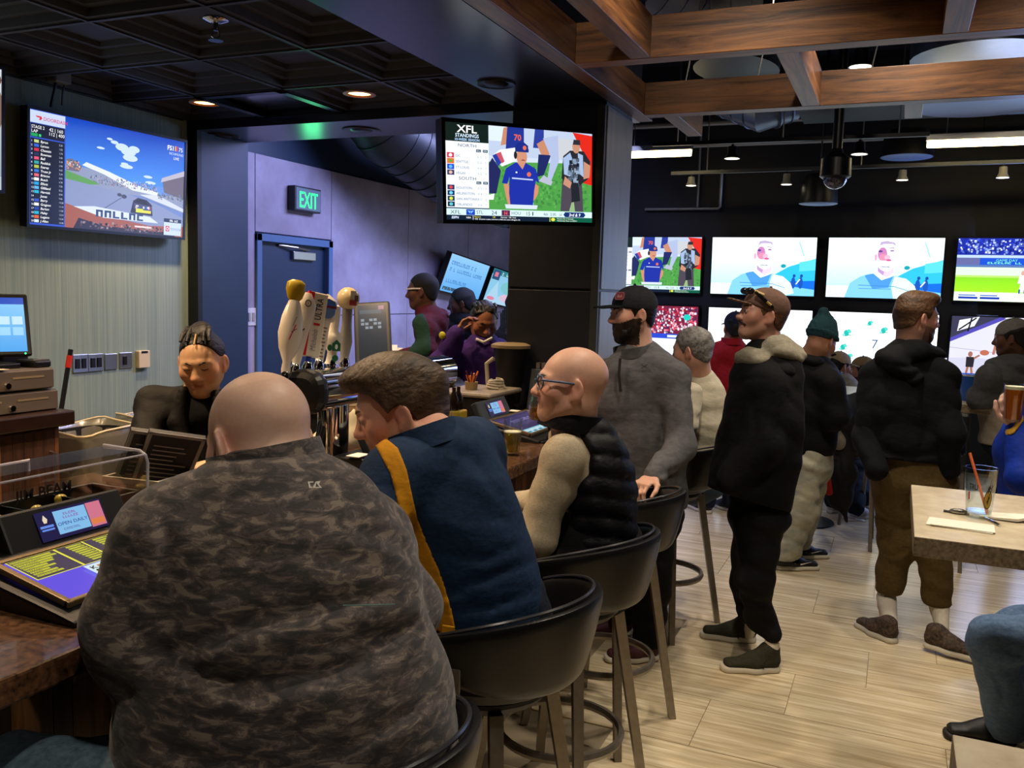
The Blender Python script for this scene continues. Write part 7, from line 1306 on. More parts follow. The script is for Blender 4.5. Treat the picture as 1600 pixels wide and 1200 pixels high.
# ---------- 6: grey haired man in a white T-shirt on the fifth stool
def p_white():
    H = head_of(1080, 548, 4.62, -58, 8, 1.0); pel = A_((1085, 745, 4.72)); t = person('grey haired man in a white T-shirt seated on the farthest bar stool', pel); nb = A_((1090, 588, 4.66)); fd = -66
    sL, eL, wL = A_((1078, 618, 4.5)), A_((1066, 690, 4.45)), A_((1035, 690, 4.7)); sR, eR, wR = A_((1112, 612, 4.84)), A_((1105, 680, 4.95)), A_((1060, 680, 5.1)); hL = pel+V3(facing(fd-90))*.1; hR = pel+V3(facing(fd+90))*.1; kL = pel+V3(facing(fd))*.36; kR = pel+V3(facing(fd))*.34+V3(facing(fd+90))*.2; aL, aR = kL-UP_*.42, kR-UP_*.42
    body(t, H, nb, [A_((1095, 660, 4.7)), pel], [(sL, eL, wL), (sR, eR, wR)], [(hL, kL, aL), (hR, kR, aR)], 'c89880', [(wL, facing(-66), -UP_, 1), (wR, facing(-66), -UP_, -1)], hres=.006, arm_r=(.045, .042, .03), neck=.066)
    hair(t, H, h_grey, .009, amp=.003, res=.006)
    P = trunk([(1090, 592, 4.66, 24, .07), (1094, 618, 4.68, 36, .11), (1096, 660, 4.7, 36, .13), (1092, 710, 4.72, 40, .14)], .05)+[cone(sL, sL+(eL-sL)*.62, .068, .066, .03), cone(sR, sR+(eR-sR)*.62, .066, .066, .03)]; zb = A_((1092, 717, 4.72))[2]
    top(t, 'tshirt', cloth_m('white tee', 'c4bba6', 'b2a993', 20, .9), P, .012, folds(.0035, 41, (8, 8, 30)), hem=lambda x, y, z: zb-z); trousers(t, denim, pel, [(hL, kL, aL), (hR, kR, aR)], (.10, .08, .065), w_=(.17, .13))
    for a in (aL, aR): shoe(t, 'shoe', a-UP_*.07-V3(facing(fd))*.06, facing(fd), m_up=mat('black shoe', '17171a', .5), m_sole=m_sole, res=.013)
p_white()
# ---------- 7: man in red with a dark cap, before the screens
def simple(label, foot, head, skin, trunk_rows, arms, legs, top_m, leg_m, hairm=None, line=None, capm=None, wide=1., hands=None, hres=.0065, sleeve=(.068, .06, .045), thick=.009, top_name='sweatshirt', warp=None, hem=True, shoes=('17171a', .3), shoe_dir=None, shoe_m=None, hip_w=(.17, .13), leg_r=(.10, .085, .068, .06), hems=None, extra=None, neckr=.058, handres=.006, amp=.003, topres=.012):
    H = head; t = person(label, foot); core = [A_(r[:3]) for r in trunk_rows]; nb = core[0]
    body(t, H, nb, [core[len(core)//2], core[-1]], arms, legs, skin, hands or (), hres=hres, extra=extra, neck=neckr, handres=handres, wide=wide)
    if hairm: hair(t, H, hairm, thick, line, amp=amp, res=.006)
    P = trunk(trunk_rows, .05)
    for a in arms: P += limb([V3(q) for q in a], sleeve[:len(a)], .045); P.append(cone(core[0]+(core[1]-core[0])*.6, V3(a[0]), .055, .066, .05))
    zb = A_(trunk_rows[-1][:3])[2]-.02
    top(t, top_name, top_m, P, topres, warp or folds(.006, len(label), (9, 9, 18)), hem=(lambda x, y, z: zb-z) if hem else None)
    trousers(t, leg_m, A_(trunk_rows[-1][:3])+UP_*.02, legs, leg_r, w_=hip_w, hem_z=hems)
    for l in legs:
        if shoe_dir is not None: shoe(t, 'shoe', np.array((l[-1][0], l[-1][1], .002))-V3(shoe_dir)*np.array((1, 1, 0))*.06, shoe_dir, m_up=shoe_m or mat('black shoe', '17171a', .5), m_sole=m_sole, res=.011)
    return t, H, P
def stand(u, v, hip, spread=.09, ang=0, bend=0):
    """two straight legs from the hip point to a floor point"""
    f = footpt(u, v); s = V3(facing(ang+90)); o = []
    for q in (-1, 1): h = V3(hip)+s*q*spread; a = f+s*q*spread*1.1+UP_*.09; o.append((h, (h+a)/2+V3(facing(ang))*.02, a))
    return o
hip = A_((1133, 712, 6.98)); lg = stand(1122, 800, hip, .10, -20)
t, H, P = simple('man in a bright red fleece and dark cap facing the white screen', hip, head_of(1148, 512, 6.84, -4, 2, 1.0), SK_M, [(1143, 536, 6.86, 13, .07), (1140, 552, 6.87, 30, .10), (1135, 600, 6.9, 35, .14), (1133, 690, 6.95, 36, .14)], [(A_((1108, 565, 6.85)), A_((1100, 640, 6.8)), A_((1112, 690, 6.7))), (A_((1168, 560, 6.95)), A_((1172, 640, 6.95)), A_((1160, 690, 6.8)))], lg, cloth_m('red fleece', 'a01c28', '8a1622', 30), navy_t, hairm=h_dark, shoe_dir=facing(-30), top_name='fleece')
cap(t, H, cloth_m('navy cap', '161a38'), cloth_m('navy cap', '161a38'), bill=(0, 1)); ring_collar(t, 'collar', cloth_m('red fleece', 'a01c28'), A_((1143, 538, 6.85)), hframe(V3(facing(-4))), .075, .075, .05)
# ---------- 8: man in black jacket with tan cap and sunglasses
def p_black():
    H = head_of(1190, 492, 3.99, -93, -9, 1.0); fn, ff = footpt(1203, 1048), footpt(1168, 1003); hip = A_((1186, 790, 4.05)); t = person('moustached man in a brown cap and black jacket with a grey hood', (hip[0], hip[1], 0)); nb = A_((1202, 548, 4.0))
    sL, eL, wL = A_((1200, 605, 3.84)), A_((1192, 700, 3.82)), A_((1140, 752, 3.86)); sR, eR, wR = A_((1196, 600, 4.16)), A_((1180, 700, 4.2)), A_((1135, 750, 4.15)); lg = [(A_((1188, 815, 3.98)), A_((1180, 905, 4.0)), A_((1186, 965, 4.08)), fn+UP_*.17), (A_((1180, 815, 4.12)), A_((1170, 905, 4.15)), A_((1172, 950, 4.2)), ff+UP_*.17)]
    body(t, H, nb, [A_((1188, 680, 4.0)), hip], [(sL, eL), (sR, eR)], lg, 'b98a76', [], jaw=1.05, neck=.06, hres=.0045)
    hair(t, H, h_br2, .006, amp=.001); brows(t, H, h_br2); eyes(t, H); o = Vector(world_off(t)); sdf_obj('moustache', [cone(hp(H, -.006, .094, -.046), hp(H, -.032, .076, -.058), .008, .006, .006), cone(hp(H, .006, .094, -.046), hp(H, .032, .076, -.058), .008, .006, .006)], .0035, hairmat('3a2016', '24140e'), t)
    tan = cloth_m('faded brown cap', '6e5448', '5e463c', 40); c_ = cap(t, H, tan, cloth_m('tan bill', '8a6e58', '7a604c', 40), tilt=.16, band=-.012); off = Vector(world_off(c_)); gm = mat('sunglass black', '0c0c0e', .25)
    for q in (-1, 1): MB().tube([Vector(hp(H, q*.088, -.015, .038))-off, Vector(hp(H, q*.092, .03, .062))-off, Vector(hp(H, q*.070, .072, .092))-off], [.005, .009, .008], 8).build('sunglass_arm', gm, c_, smooth=True)
    for q in (-1, 1): MB().ball(Vector(hp(H, q*.038, .088, .094))-off, .020, 14, 9, (1, .7, .8)).build('sunglass_lens', mat('mirror lens', '34343a', .12, .6), c_, smooth=True)
    MB().tube([Vector(hp(H, -.086, .035, .084))-off, Vector(hp(H, -.066, .075, .096))-off], .008, 6).tube([Vector(hp(H, -.0965, .0, .046))-off, Vector(hp(H, -.0975, .022, .057))-off], .006, 6).build('gold_trim', mat('gold print', 'b89a50', .4), c_, smooth=True)
    m = cloth_m('black jacket', '08090b', '050507', 30, .9); P = trunk([(1200, 560, 4.0, 34, .09), (1198, 590, 4.0, 50, .16), (1192, 650, 4.0, 55, .19), (1183, 710, 4.02, 60, .19), (1172, 765, 4.03, 60, .18), (1172, 790, 4.04, 58, .17)], .05, 2.4)+limb([sL, eL, wL], [.078, .072, .062], .05)+limb([sR, eR, wR], [.078, .07, .06], .05)+[cone(A_((1202, 575, 4.0)), sL, .06, .07, .05), cone(A_((1202, 572, 4.0)), sR, .06, .07, .05)]
    pa, pb = A_((1110, 762, 4.04)), A_((1222, 795, 4.04)); nn = nrm(np.cross(pb-pa, V3(CZ))); nn = -nn if nn[2] > 0 else nn
    top(t, 'jacket', m, P, .0105, creases([([(1175, 620), (1180, 680), (1160, 740)], .008, .02, 4.0), ([(1215, 640), (1205, 700), (1180, 760)], .008, .02, 4.0), ([(1165, 770), (1190, 760), (1215, 735)], .008, .015, 4.0)], folds(.004, 51, (8, 8, 14))), hem=lambda x, y, z: (x-pa[0])*nn[0]+(y-pa[1])*nn[1]+(z-pa[2])*nn[2])
    gh = cloth_m('heather grey hood', '8c8574', '766f60', 60); hd = [ecc(A_((1172, 562, 3.96)), A_((1208, 545, 3.98)), .055, .11, .062, .12, V3((0, 0, 1)), .03), ecc(A_((1208, 545, 3.98)), A_((1236, 556, 4.0)), .066, .12, .05, .10, V3((0, 0, 1)), .03), cone(H['c']-UP_*.06, V3(nb)-UP_*.0, .072, .075, .02, '-')]
    top(t, 'hood', gh, hd, .009, folds(.006, 52, (16, 16, 20)))
    sdf_obj('jacket_hood', [ecc(A_((1170, 585, 3.96)), A_((1205, 572, 3.98)), .045, .14, .05, .15, V3((0, 0, 1)), .03), ecc(A_((1205, 572, 3.98)), A_((1238, 585, 4.0)), .05, .15, .038, .11, V3((0, 0, 1)), .03)], .010, m, t, warp=folds(.004, 53, (12, 12, 20)))
    trousers(t, cloth_m('black joggers', '0c0d10', '070709', 30), hip-UP_*.02, lg, (.105, .080, .060, .046), w_=(.135, .16), warp=folds(.007, 55, (8, 8, 24)))
    og = cloth_m('olive mesh shoe', '3a3a2c', '2a2a20', 90)
    def st(o_, T, off_):
        b = MB()
        for i in range(3): b.tube([Vector(T(-.0445, .10+.022*i, .028))-off_, Vector(T(-.035, .085+.022*i, .066))-off_], .005, 6, flat=.5)
        b.build('side_stripes', mat('dark stripe', '1c1c16', .6), o_)
    for f in (fn, ff):
        sdf_obj('sock', [cone(f+UP_*.05, f+UP_*.12, .037, .037, .01)], .009, m_sock, t)
        shoe(t, 'shoe', f+V3(facing(90))*.05, facing(-94 if f is fn else -80), m_up=og, m_sole=m_sole, laces=mat('olive lace', '4a4a3a', .7), stripe=st, L_=.30, res=.006, high=.01, label='olive running shoe with pale sole')
p_black()
# ---------- 9: man in a teal beanie
def p_beanie():
    H = head_of(1284, 534, 5.50, 58, 26, 1.0); hip = A_((1262, 715, 5.58)); f1 = footpt(1222, 890); f2 = footpt(1240, 872); t = person('man in a teal beanie, black hoodie and pale bleached jeans', (hip[0], hip[1], 0)); nb = A_((1264, 562, 5.52))
    sR, eR, wR = A_((1296, 600, 5.38)), A_((1306, 650, 5.36)), A_((1338, 626, 5.5)); sL, eL, wL = A_((1252, 590, 5.68)), A_((1280, 660, 5.8)), A_((1325, 640, 5.8)); lg = [(A_((1258, 725, 5.5)), A_((1248, 800, 5.52)), f1+UP_*.09), (A_((1270, 725, 5.64)), A_((1255, 795, 5.66)), f2+UP_*.09)]
    body(t, H, nb, [A_((1268, 640, 5.54)), hip], [(sR, eR, wR), (sL, eL, wL)], lg, SK_M, [(wR, A_((1352, 618, 5.52))-wR, -UP_, 1, dict(curl=.5)), (wL, A_((1340, 632, 5.8))-wL, -UP_, -1, dict(curl=.5))], hres=.006, neck=.066)
    c, R = H['c'], H['R']; tl = cloth_m('teal knit', '24464e', '1b383f', 30, .9, bump=(180, .5))
    pl = lambda V, x, y, z: np.maximum(V, (.018+.25*((x-c[0])*R[0, 1]+(y-c[1])*R[1, 1]+(z-c[2])*R[2, 1])-((x-c[0])*R[0, 2]+(y-c[1])*R[1, 2]+(z-c[2])*R[2, 2])))
    rib = lambda x, y, z: .002*np.sin(320*((x-c[0])*R[0, 0]+(z-c[2])*R[2, 0])+200*((y-c[1])*R[1, 1]))
    sdf_obj('beanie', [ell(hp(H, 0, -.02, .045), (.090, .108, .090), R, .02), cone(hp(H, 0, -.06, .11), hp(H, 0, -.085, .165), .055, .02, .05), cone(hp(H, 0, -.02, .12), hp(H, 0, -.08, .165), .05, .02, .05)], .007, tl, t, post=pl, warp=rib); sdf_obj('beanie_cuff', [ell(hp(H, 0, -.018, .040), (.097, .115, .050), R, .02)], .007, tl, t, warp=rib, post=lambda V, x, y, z: np.maximum(pl(V, x, y, z), -(.072+.25*((x-c[0])*R[0, 1]+(y-c[1])*R[1, 1]+(z-c[2])*R[2, 1])-((x-c[0])*R[0, 2]+(y-c[1])*R[1, 2]+(z-c[2])*R[2, 2]))))
    m = blk2; P = trunk([(1264, 566, 5.52, 22, .08), (1268, 590, 5.53, 38, .14), (1272, 640, 5.54, 44, .16), (1262, 695, 5.57, 38, .16), (1258, 712, 5.58, 34, .15)], .05)+limb([sR, eR, wR], [.088, .075, .052], .05)+limb([sL, eL, wL], [.08, .07, .05], .05); zb = A_((1262, 706, 5.57))[2]
    top(t, 'hoodie', m, P, .0115, folds(.006, 61, (8, 8, 18)), hem=lambda x, y, z: zb-z); sdf_obj('hood', [ecc(A_((1250, 558, 5.54)), A_((1282, 566, 5.46)), .04, .10, .04, .11, UP_, .03), ecc(A_((1245, 562, 5.56)), A_((1240, 580, 5.6)), .05, .09, .03, .06, UP_, .03)], .010, m, t, warp=folds(.005, 62, (14, 14, 18)))
    bj = cloth_m('bleached denim', 'b0ab94', '7d7f78', 7, .9); trousers(t, bj, hip, lg, (.115, .105, .095), w_=(.16, .15), warp=folds(.008, 63, (9, 9, 26)), hem_z=.075)
    def sw(o_, T, off_):
        q = [T(.047, y, z) for y, z in ((.11, .050), (.13, .037), (.16, .043), (.22, .060), (.165, .050), (.135, .047), (.12, .052))]; MB().add([Vector(p)-off_ for p in q]+[Vector(p-V3((0, 0, 0)))-off_+Vector(T(.003, 0, 0)-T(0, 0, 0)) for p in q], [(7, 8, 9, 10, 11, 12, 13), tuple(range(6, -1, -1))]+[(i, (i+1) % 7, 7+(i+1) % 7, 7+i) for i in range(7)]).build('swoosh', mat('white print', 'd8d4cc', .5), o_)
    for f in (f1, f2): shoe(t, 'shoe', f+V3(facing(-90))*.05, facing(84), m_up=mat('black leather shoe', '141416', .45), m_sole=m_sole, laces=m_lace, stripe=sw, L_=.31, res=.007, label='black low shoe with white curved mark and pale sole')
p_beanie()
# ---------- 10: man in black hoodie and brown trousers
def p_brown():
    H = head_of(1433, 497, 4.35, 84, 2, 1.03); hip = A_((1428, 738, 4.43)); fL, fR = footpt(1384, 1000), footpt(1446, 1006); t = person('bearded man in a black hoodie and brown trousers, head turned to the right', (hip[0], hip[1], 0)); nb = A_((1422, 548, 4.38))
    sL, eL, wL = A_((1368, 588, 4.46)), A_((1355, 680, 4.42)), A_((1368, 735, 4.3)); sR, eR, wR = A_((1472, 592, 4.30)), A_((1482, 680, 4.26)), A_((1482, 735, 4.3)); ank = A_((1472, 985, 4.36))
    lg = [(A_((1396, 752, 4.46)), A_((1402, 850, 4.52)), A_((1384, 945, 4.6)), fL+UP_*.07), (A_((1458, 752, 4.40)), A_((1458, 850, 4.38)), A_((1466, 950, 4.42)), ank)]
    def ex(q, C, near):
        x, y, z = q.T; b = near & (y > .0) & (z < -.045+.3*(.05-y)) & (z > -.14); b |= near & (y > .06) & (z < -.04) & ~((np.abs(x) < .02) & (z > -.072) & (z < -.05)); C[b] = C[b]*.35+np.array(lin('4a2c1c'))*.65; return C
    body(t, H, nb, [A_((1420, 640, 4.4)), hip], [(sL, eL), (sR, eR)], lg, 'c89882', [], jaw=1.1, neck=.066, extra=ex, hres=.0045)
    hair(t, H, h_br2, .012, ((-.15, -.06), (-.09, -.055), (-.05, -.04), (-.03, .0), (-.012, .025), (.004, .015), (.02, .0), (.032, .035), (.05, .06), (.07, .07), (.14, .078)), amp=.004, lift=(0, .008, .006), more=[ell(hp(H, 0, .052, .104), (.05, .045, .024), H['R'], .03)], res=.005, fr=45); brows(t, H, h_br2); eyes(t, H)
    sdf_obj('beard', [ecc(hp(H, 0, .045, -.083), hp(H, 0, .056, -.104), .046, .04, .03, .026, H['R'][:, 0], .02), cone(hp(H, -.058, .005, -.045), hp(H, -.035, .05, -.09), .014, .018, .02), cone(hp(H, .058, .005, -.045), hp(H, .035, .05, -.09), .014, .018, .02), ell(hp(H, 0, .095, -.038), np.array((.05, .03, .024)), H['R'], .01, '-')], .005, hairmat('6a4028', '40281a'), t, warp=lambda x, y, z: .002*np.sin(170*x+90*z)*np.sin(150*y+60*z))
    m = cloth_m('faded black hoodie', '0f1013', '090a0c', 24, .9); P = trunk([(1420, 552, 4.38, 34, .09), (1420, 580, 4.39, 54, .12), (1418, 630, 4.4, 64, .15), (1420, 690, 4.42, 66, .15), (1425, 728, 4.43, 66, .145), (1427, 745, 4.43, 62, .14)], .05)+limb([sL, eL], [.074, .06], .05)+limb([sR, eR], [.076, .06], .05)+[cone(A_((1418, 565, 4.38)), sL, .055, .066, .05), cone(A_((1430, 565, 4.38)), sR, .055, .066, .05)]
    for a_ in ((sL, eL, wL), (sR, eR, wR)): top(t, 'sleeve', m, limb([V3(q) for q in a_], [.072, .068, .054], .03), .0105, folds(.006, 75, (9, 9, 18)))
    pa, pb = A_((1350, 712, 4.44)), A_((1500, 728, 4.44)); nn = nrm(np.cross(pb-pa, V3(CZ))); nn = -nn if nn[2] > 0 else nn
    top(t, 'hoodie', m, P, .0105, creases([([(1380, 590), (1385, 660), (1360, 720)], .006, .025, 4.4), ([(1440, 600), (1445, 680), (1430, 720)], .008, .02, 4.4), ([(1470, 690), (1490, 700), (1505, 690)], .008, .014, 4.4), ([(1350, 700), (1420, 715), (1490, 705)], .008, .02, 4.4)], folds(.0045, 71, (8, 8, 16))), hem=lambda x, y, z: (x-pa[0])*nn[0]+(y-pa[1])*nn[1]+(z-pa[2])*nn[2])
    sdf_obj('hood', [ecc(A_((1385, 560, 4.34)), A_((1425, 548, 4.34)), .05, .08, .065, .10, UP_, .03), ecc(A_((1425, 548, 4.34)), A_((1458, 552, 4.38)), .06, .10, .035, .08, UP_, .03), ecc(A_((1398, 568, 4.28)), A_((1430, 590, 4.26)), .045, .06, .04, .05, UP_, .03), cone(H['c'], nb, .068, .07, .01, '-')], .009, m, t, warp=creases([([(1390, 570), (1420, 575), (1450, 560)], .01, .012, 4.5), ([(1400, 590), (1425, 592), (1450, 575)], .01, .012, 4.5)], folds(.004, 72, (14, 14, 18))))
    bt = cloth_m('brown twill', '5e4c2a', '4c3e22', 50, .85); trousers(t, bt, hip, [l[:3] for l in lg], (.112, .086, .066), w_=(.19, .15), warp=creases([([(1375, 810), (1410, 830), (1440, 820)], .008, .014, 4.6), ([(1370, 860), (1400, 870), (1430, 850)], .009, .012, 4.6), ([(1440, 870), (1465, 850), (1490, 860)], .008, .012, 4.6), ([(1365, 900), (1385, 905), (1405, 900)], .005, .01, 4.7)], folds(.005, 73, (8, 8, 20))), hem_z=.20)
    pat = mat('patterned canvas', '5a4636', .8, noise=(70, .6, 3), col2='1c1814')
    for q, (l, d, up) in enumerate(((lg[0], facing(-22), (0, 0, 1)), (lg[1], facing(76), None))):
        a = l[3]-(V3(d)*.03 if q == 0 else 0); k = l[2]; sdf_obj('sock', [ecc(a, k+UP_*.04, .031, .031, .050, .050, RT_, .01)], .007, m_sock, t, warp=lambda x, y, z: .0012*np.sin(400*x+300*y))
        if q == 0: shoe(t, 'shoe', fL-V3(d)*.07, d, m_up=pat, m_sole=m_sole, L_=.29, res=.0065, label='patterned canvas shoe seen from behind')
        else:
            hl = A_((1440, 1008, 4.36)); d2 = nrm(A_((1530, 1028, 4.20))-hl); d2[2] = (.012-hl[2])/.29*1.0; shoe(t, 'shoe', hl, d2, m_up=pat, m_sole=m_sole, laces=mat('white lace', 'c8c0b0', .7), L_=.30, res=.0065, label='patterned canvas shoe with heel lifted')
p_brown()
# ---------- 11: man with grey cap, grey and cream hoodie at the far right
hip = A_((1578, 700, 5.75)); lg = stand(1575, 830, hip, .10, -60)
t, H, P = simple('man in a backward grey cap and two-tone hoodie at a pale high table', hip, head_of(1580, 528, 5.66, -52, 6, 1.0), SK_D, [(1585, 568, 5.68, 18, .08), (1582, 590, 5.68, 40, .13), (1576, 630, 5.7, 42, .15), (1576, 690, 5.74, 42, .15)], [(A_((1548, 590, 5.6)), A_((1532, 625, 5.66)), A_((1522, 612, 5.95))), (A_((1615, 590, 5.8)), A_((1620, 650, 5.8)), A_((1600, 680, 5.6)))], lg, cloth_m('cream sweat', '9a9080', '8a8070', 20), cloth_m('dark denim', '1a2230'), hairm=h_dark, shoe_dir=facing(-60), top_name='sweatshirt')
trim(t, 'grey_yoke', cloth_m('grey sweat', '4a4a4c', '3c3c3e', 20), P, [(1500, 540), (1620, 540), (1640, 600), (1600, 612), (1572, 600), (1558, 625), (1548, 640), (1500, 640)], .010, 7, .013, label='dark grey upper half and sleeve'); sdf_obj('hood', [ecc(A_((1560, 572, 5.6)), A_((1605, 575, 5.62)), .06, .10, .06, .10, UP_, .03), ecc(A_((1575, 590, 5.55)), A_((1600, 600, 5.55)), .06, .07, .05, .06, UP_, .03)], .012, cloth_m('grey sweat', '4a4a4c'), t, warp=folds(.006, 81, (12, 12, 16)))
c_ = cap(t, H, cloth_m('grey cap', '77736f', '66625e', 40), cloth_m('grey cap', '77736f'), bill=(0, -1)); off = Vector(world_off(c_)); q = Pic(40, 40); q.ell(20, 24, 13, 13, 'c8c4c0'); q.ell(20, 24, 8, 8, '77736f'); q.rect(8, 4, 32, 12, 'c8c4c0'); b_ = Vector(hp(H, .062, -.075, .078))-off; dz = (CAM-Vector(hp(H, .062, -.075, .078))).normalized(); q.build('cap_logo', mat('flat print', 'ffffff', .5, attr=True), c_, b_+dz*.02-RTH*.02-Vector((0, 0, .02)), RTH*.045, Vector((0, 0, .045)))
# ---------- 12: person in blue and gold jersey holding a beer at the right edge
hip = A_((1660, 800, 3.55)); lg = stand(1660, 1010, hip, .10, -60); wr = A_((1592, 668, 3.42))
t, H, P = simple('person in a bright blue jersey with gold trim holding a pint, right edge', hip, head_of(1680, 520, 3.5, -70, 0, 1.0), SK_L, [(1672, 590, 3.52, 36, .09), (1668, 630, 3.52, 66, .13), (1650, 700, 3.53, 82, .16), (1648, 790, 3.55, 84, .16)], [(A_((1622, 660, 3.42)), A_((1600, 745, 3.36)), wr), (A_((1730, 660, 3.6)), A_((1740, 760, 3.6)), A_((1700, 800, 3.4)))], lg, cloth_m('royal jersey', '0c2f9a', '0a2780', 20, .7), navy_t, hairm=h_brown, shoe_dir=facing(-60), hands=[(wr, A_((1578, 640, 3.40))-wr, V3(facing(60)), 1, dict(curl=.95, spread=.1))], top_name='jersey', hem=False, handres=.005)
trim(t, 'gold_trim', cloth_m('gold trim', 'c89a38', None, 30), P, [(1570, 672), (1580, 669), (1600, 648), (1612, 640), (1612, 650), (1598, 660), (1584, 678), (1571, 681)], .006, 3.6, .005, label='gold and white curved trim at the shoulder')
g = glass(A_((1582, 660, 3.40)), .043, .15, 'pint of red ale held by the person in the blue jersey', .86, m_ale, .012)
# ---------- 13: person in blue jeans seated at the right edge
def p_jeans():
    kn = A_((1552, 1000, 3.15)); hipc = A_((1820, 985, 3.05)); t = person('person in blue jeans seated at the right edge, mostly out of the picture', hipc); H = head_of(1900, 620, 3.1, -80, 0, 1.0); nb = A_((1880, 720, 3.1)); k2 = A_((1590, 985, 3.35)); an = A_((1572, 1140, 3.42)); a2 = A_((1640, 1120, 3.5)); sL, eL, wL = A_((1855, 760, 2.9)), A_((1840, 870, 2.85)), A_((1790, 905, 2.9)); sR, eR, wR = A_((1880, 760, 3.3)), A_((1850, 880, 3.35)), A_((1800, 900, 3.3)); h1, h2 = hipc+UP_*.0, hipc+FW_*.18
    body(t, H, nb, [A_((1860, 860, 3.1)), hipc], [(sL, eL, wL), (sR, eR, wR)], [(h1, kn, an), (h2, k2, a2)], SK_L, [], hres=.008); hair(t, H, h_brown)
    top(t, 'sweatshirt', blk2, trunk([(1880, 740, 3.1, 40, .09), (1872, 800, 3.1, 80, .14), (1855, 900, 3.1, 80, .15), (1835, 970, 3.1, 80, .15)], .05)+limb([sL, eL, wL], [.08, .07, .05])+limb([sR, eR, wR], [.08, .07, .05]), .013)
    trousers(t, cloth_m('mid blue denim', '61799a', '475f80', 50), hipc, [(h1, kn, an), (h2, k2, a2)], (.105, .080, .070), w_=(.15, .15), warp=creases([([(1555, 1000), (1580, 1020), (1620, 1030)], .006, .01, 3.3), ([(1545, 1040), (1565, 1080), (1560, 1120)], .008, .012, 3.5), ([(1550, 985), (1580, 990), (1610, 1005)], .005, .006, 3.3)], folds(.004, 91)), hem_z=an[2]-.03, res=.011)
    for a in (an, a2): shoe(t, 'shoe', np.array((a[0], a[1], max(a[2]-.10, .002)))+V3(facing(90))*.05, facing(-80), m_up=mat('black shoe', '17171a', .5), m_sole=m_sole2, res=.011)
p_jeans()
# ---------- people beyond the bar
hip = A_((672, 600, 6.0)); hip[2] = .95; lg = [(hip+RT_*q*.09, hip+RT_*q*.09-UP_*.43, np.array((hip[0], hip[1], .09))+RT_*q*.1) for q in (-1, 1)]
wl_ = A_((628, 556, 5.72)); t, H, P = simple('man in a maroon and green hoodie holding papers by the far left wall', hip, head_of(659, 455, 5.92, -84, 4, 1.0), SK_D, [(668, 488, 5.95, 14, .08), (674, 502, 5.95, 24, .13), (675, 540, 5.97, 24, .15), (674, 585, 6.0, 26, .15)], [(A_((663, 510, 5.8)), A_((668, 548, 5.74)), wl_), (A_((672, 508, 6.1)), A_((664, 550, 6.1)), A_((630, 555, 5.95)))], lg, cloth_m('maroon velour', '4a1420', '3a0f18', 20), navy_t, hairm=h_blk, hands=[(wl_, -RT_, -UP_, 1, dict(curl=.5))], shoe_dir=facing(-80), thick=.006, amp=.001, top_name='hoodie')
trim(t, 'green_sleeve', cloth_m('green sleeve', '1c3a2c', '142c22', 20), P, [(640, 492), (661, 490), (672, 510), (674, 550), (665, 562), (630, 572), (615, 562), (640, 545), (650, 530), (646, 510)], .009, 5.85, .006, label='dark green sleeve'); sdf_obj('hood', [ecc(A_((664, 490, 5.92)), A_((688, 494, 5.98)), .06, .10, .05, .09, UP_, .03)], .011, cloth_m('maroon velour', '4a1420'), t, warp=folds(.005, 82, (12, 12, 16)))
o = Vector(world_off(t)); MB().tube([Vector(hp(H, -.080, -.01, .016))-o, Vector(hp(H, -.075, .05, .018))-o, Vector(hp(H, -.045, .092, .016))-o], .006, 6).build('glasses', mat('white spectacle frame', 'd8cfc4', .4), t, smooth=True)
c = wl_-RT_*.06+UP_*.03; tt = thing('paper_bundle', 'loose white papers held by the man in the maroon and green hoodie', 'paper', c)
for k in range(3): MB().box((-.02*k, -.02*k, .012*k), (.11, .08, .004), Matrix.Rotation(.5*k, 3, 'Z') @ Matrix.Rotation(.5+.2*k, 3, 'X')).build('sheet', m_paper, tt)
hip = A_((712, 560, 7.2)); hip[2] = .95; lg = [(hip+RT_*q*.09, hip+RT_*q*.09-UP_*.43, np.array((hip[0], hip[1], .09))+RT_*q*.1) for q in (-1, 1)]
t, H, P = simple('person with short dark hair behind the woman in purple', hip, head_of(720, 474, 7.0, -90, 8, 1.0), SK_D, [(722, 497, 7.05, 12, .08), (722, 510, 7.05, 26, .13), (720, 560, 7.1, 28, .15), (718, 590, 7.2, 28, .15)], [(A_((700, 515, 7.0)), A_((698, 550, 7.0)), A_((700, 590, 6.9))), (A_((745, 515, 7.1)), A_((748, 560, 7.1)), A_((745, 590, 7.1)))], lg, blk2, navy_t, hairm=h_blk, shoe_dir=facing(-80), thick=.008)
# woman in purple
hip = A_((752, 640, 5.35)); hip[2] = .95; lg = [(hip+RT_*q*.09, hip+RT_*q*.09-UP_*.43, np.array((hip[0], hip[1], .09))+RT_*q*.1) for q in (-1, 1)]
w1 = A_((713, 522, 5.0)); t, H, P = simple('woman in a purple hoodie with one hand raised to her ear', hip, head_of(756, 503, 5.2, 164, 22, .97), '86563a', [(756, 540, 5.24, 18, .08), (755, 556, 5.24, 36, .12), (752, 600, 5.26, 38, .14), (750, 640, 5.3, 40, .15)], [(A_((722, 562, 5.2)), A_((692, 570, 5.06)), w1), (A_((788, 560, 5.26)), A_((796, 610, 5.2)), A_((780, 640, 5.1)))], lg, cloth_m('purple hoodie', '3a1f66', '2e1852', 20), navy_t, hairm=h_dark, line=((-.15, -.07), (-.08, -.06), (-.04, -.02), (-.015, .02), (.01, .025), (.03, .046), (.045, .070), (.06, .088), (.14, .10)), hands=[(w1, A_((726, 500, 5.02))-w1, RT_, 1, dict(curl=.8, spread=.1)), (A_((780, 640, 5.1)), -UP_, RT_, -1, dict(curl=.4))], shoe_dir=facing(180), hres=.005, amp=.006, thick=.008, top_name='hoodie', sleeve=(.085, .075, .055))
o = Vector(world_off(t)); brows(t, H, h_dark); b = MB()
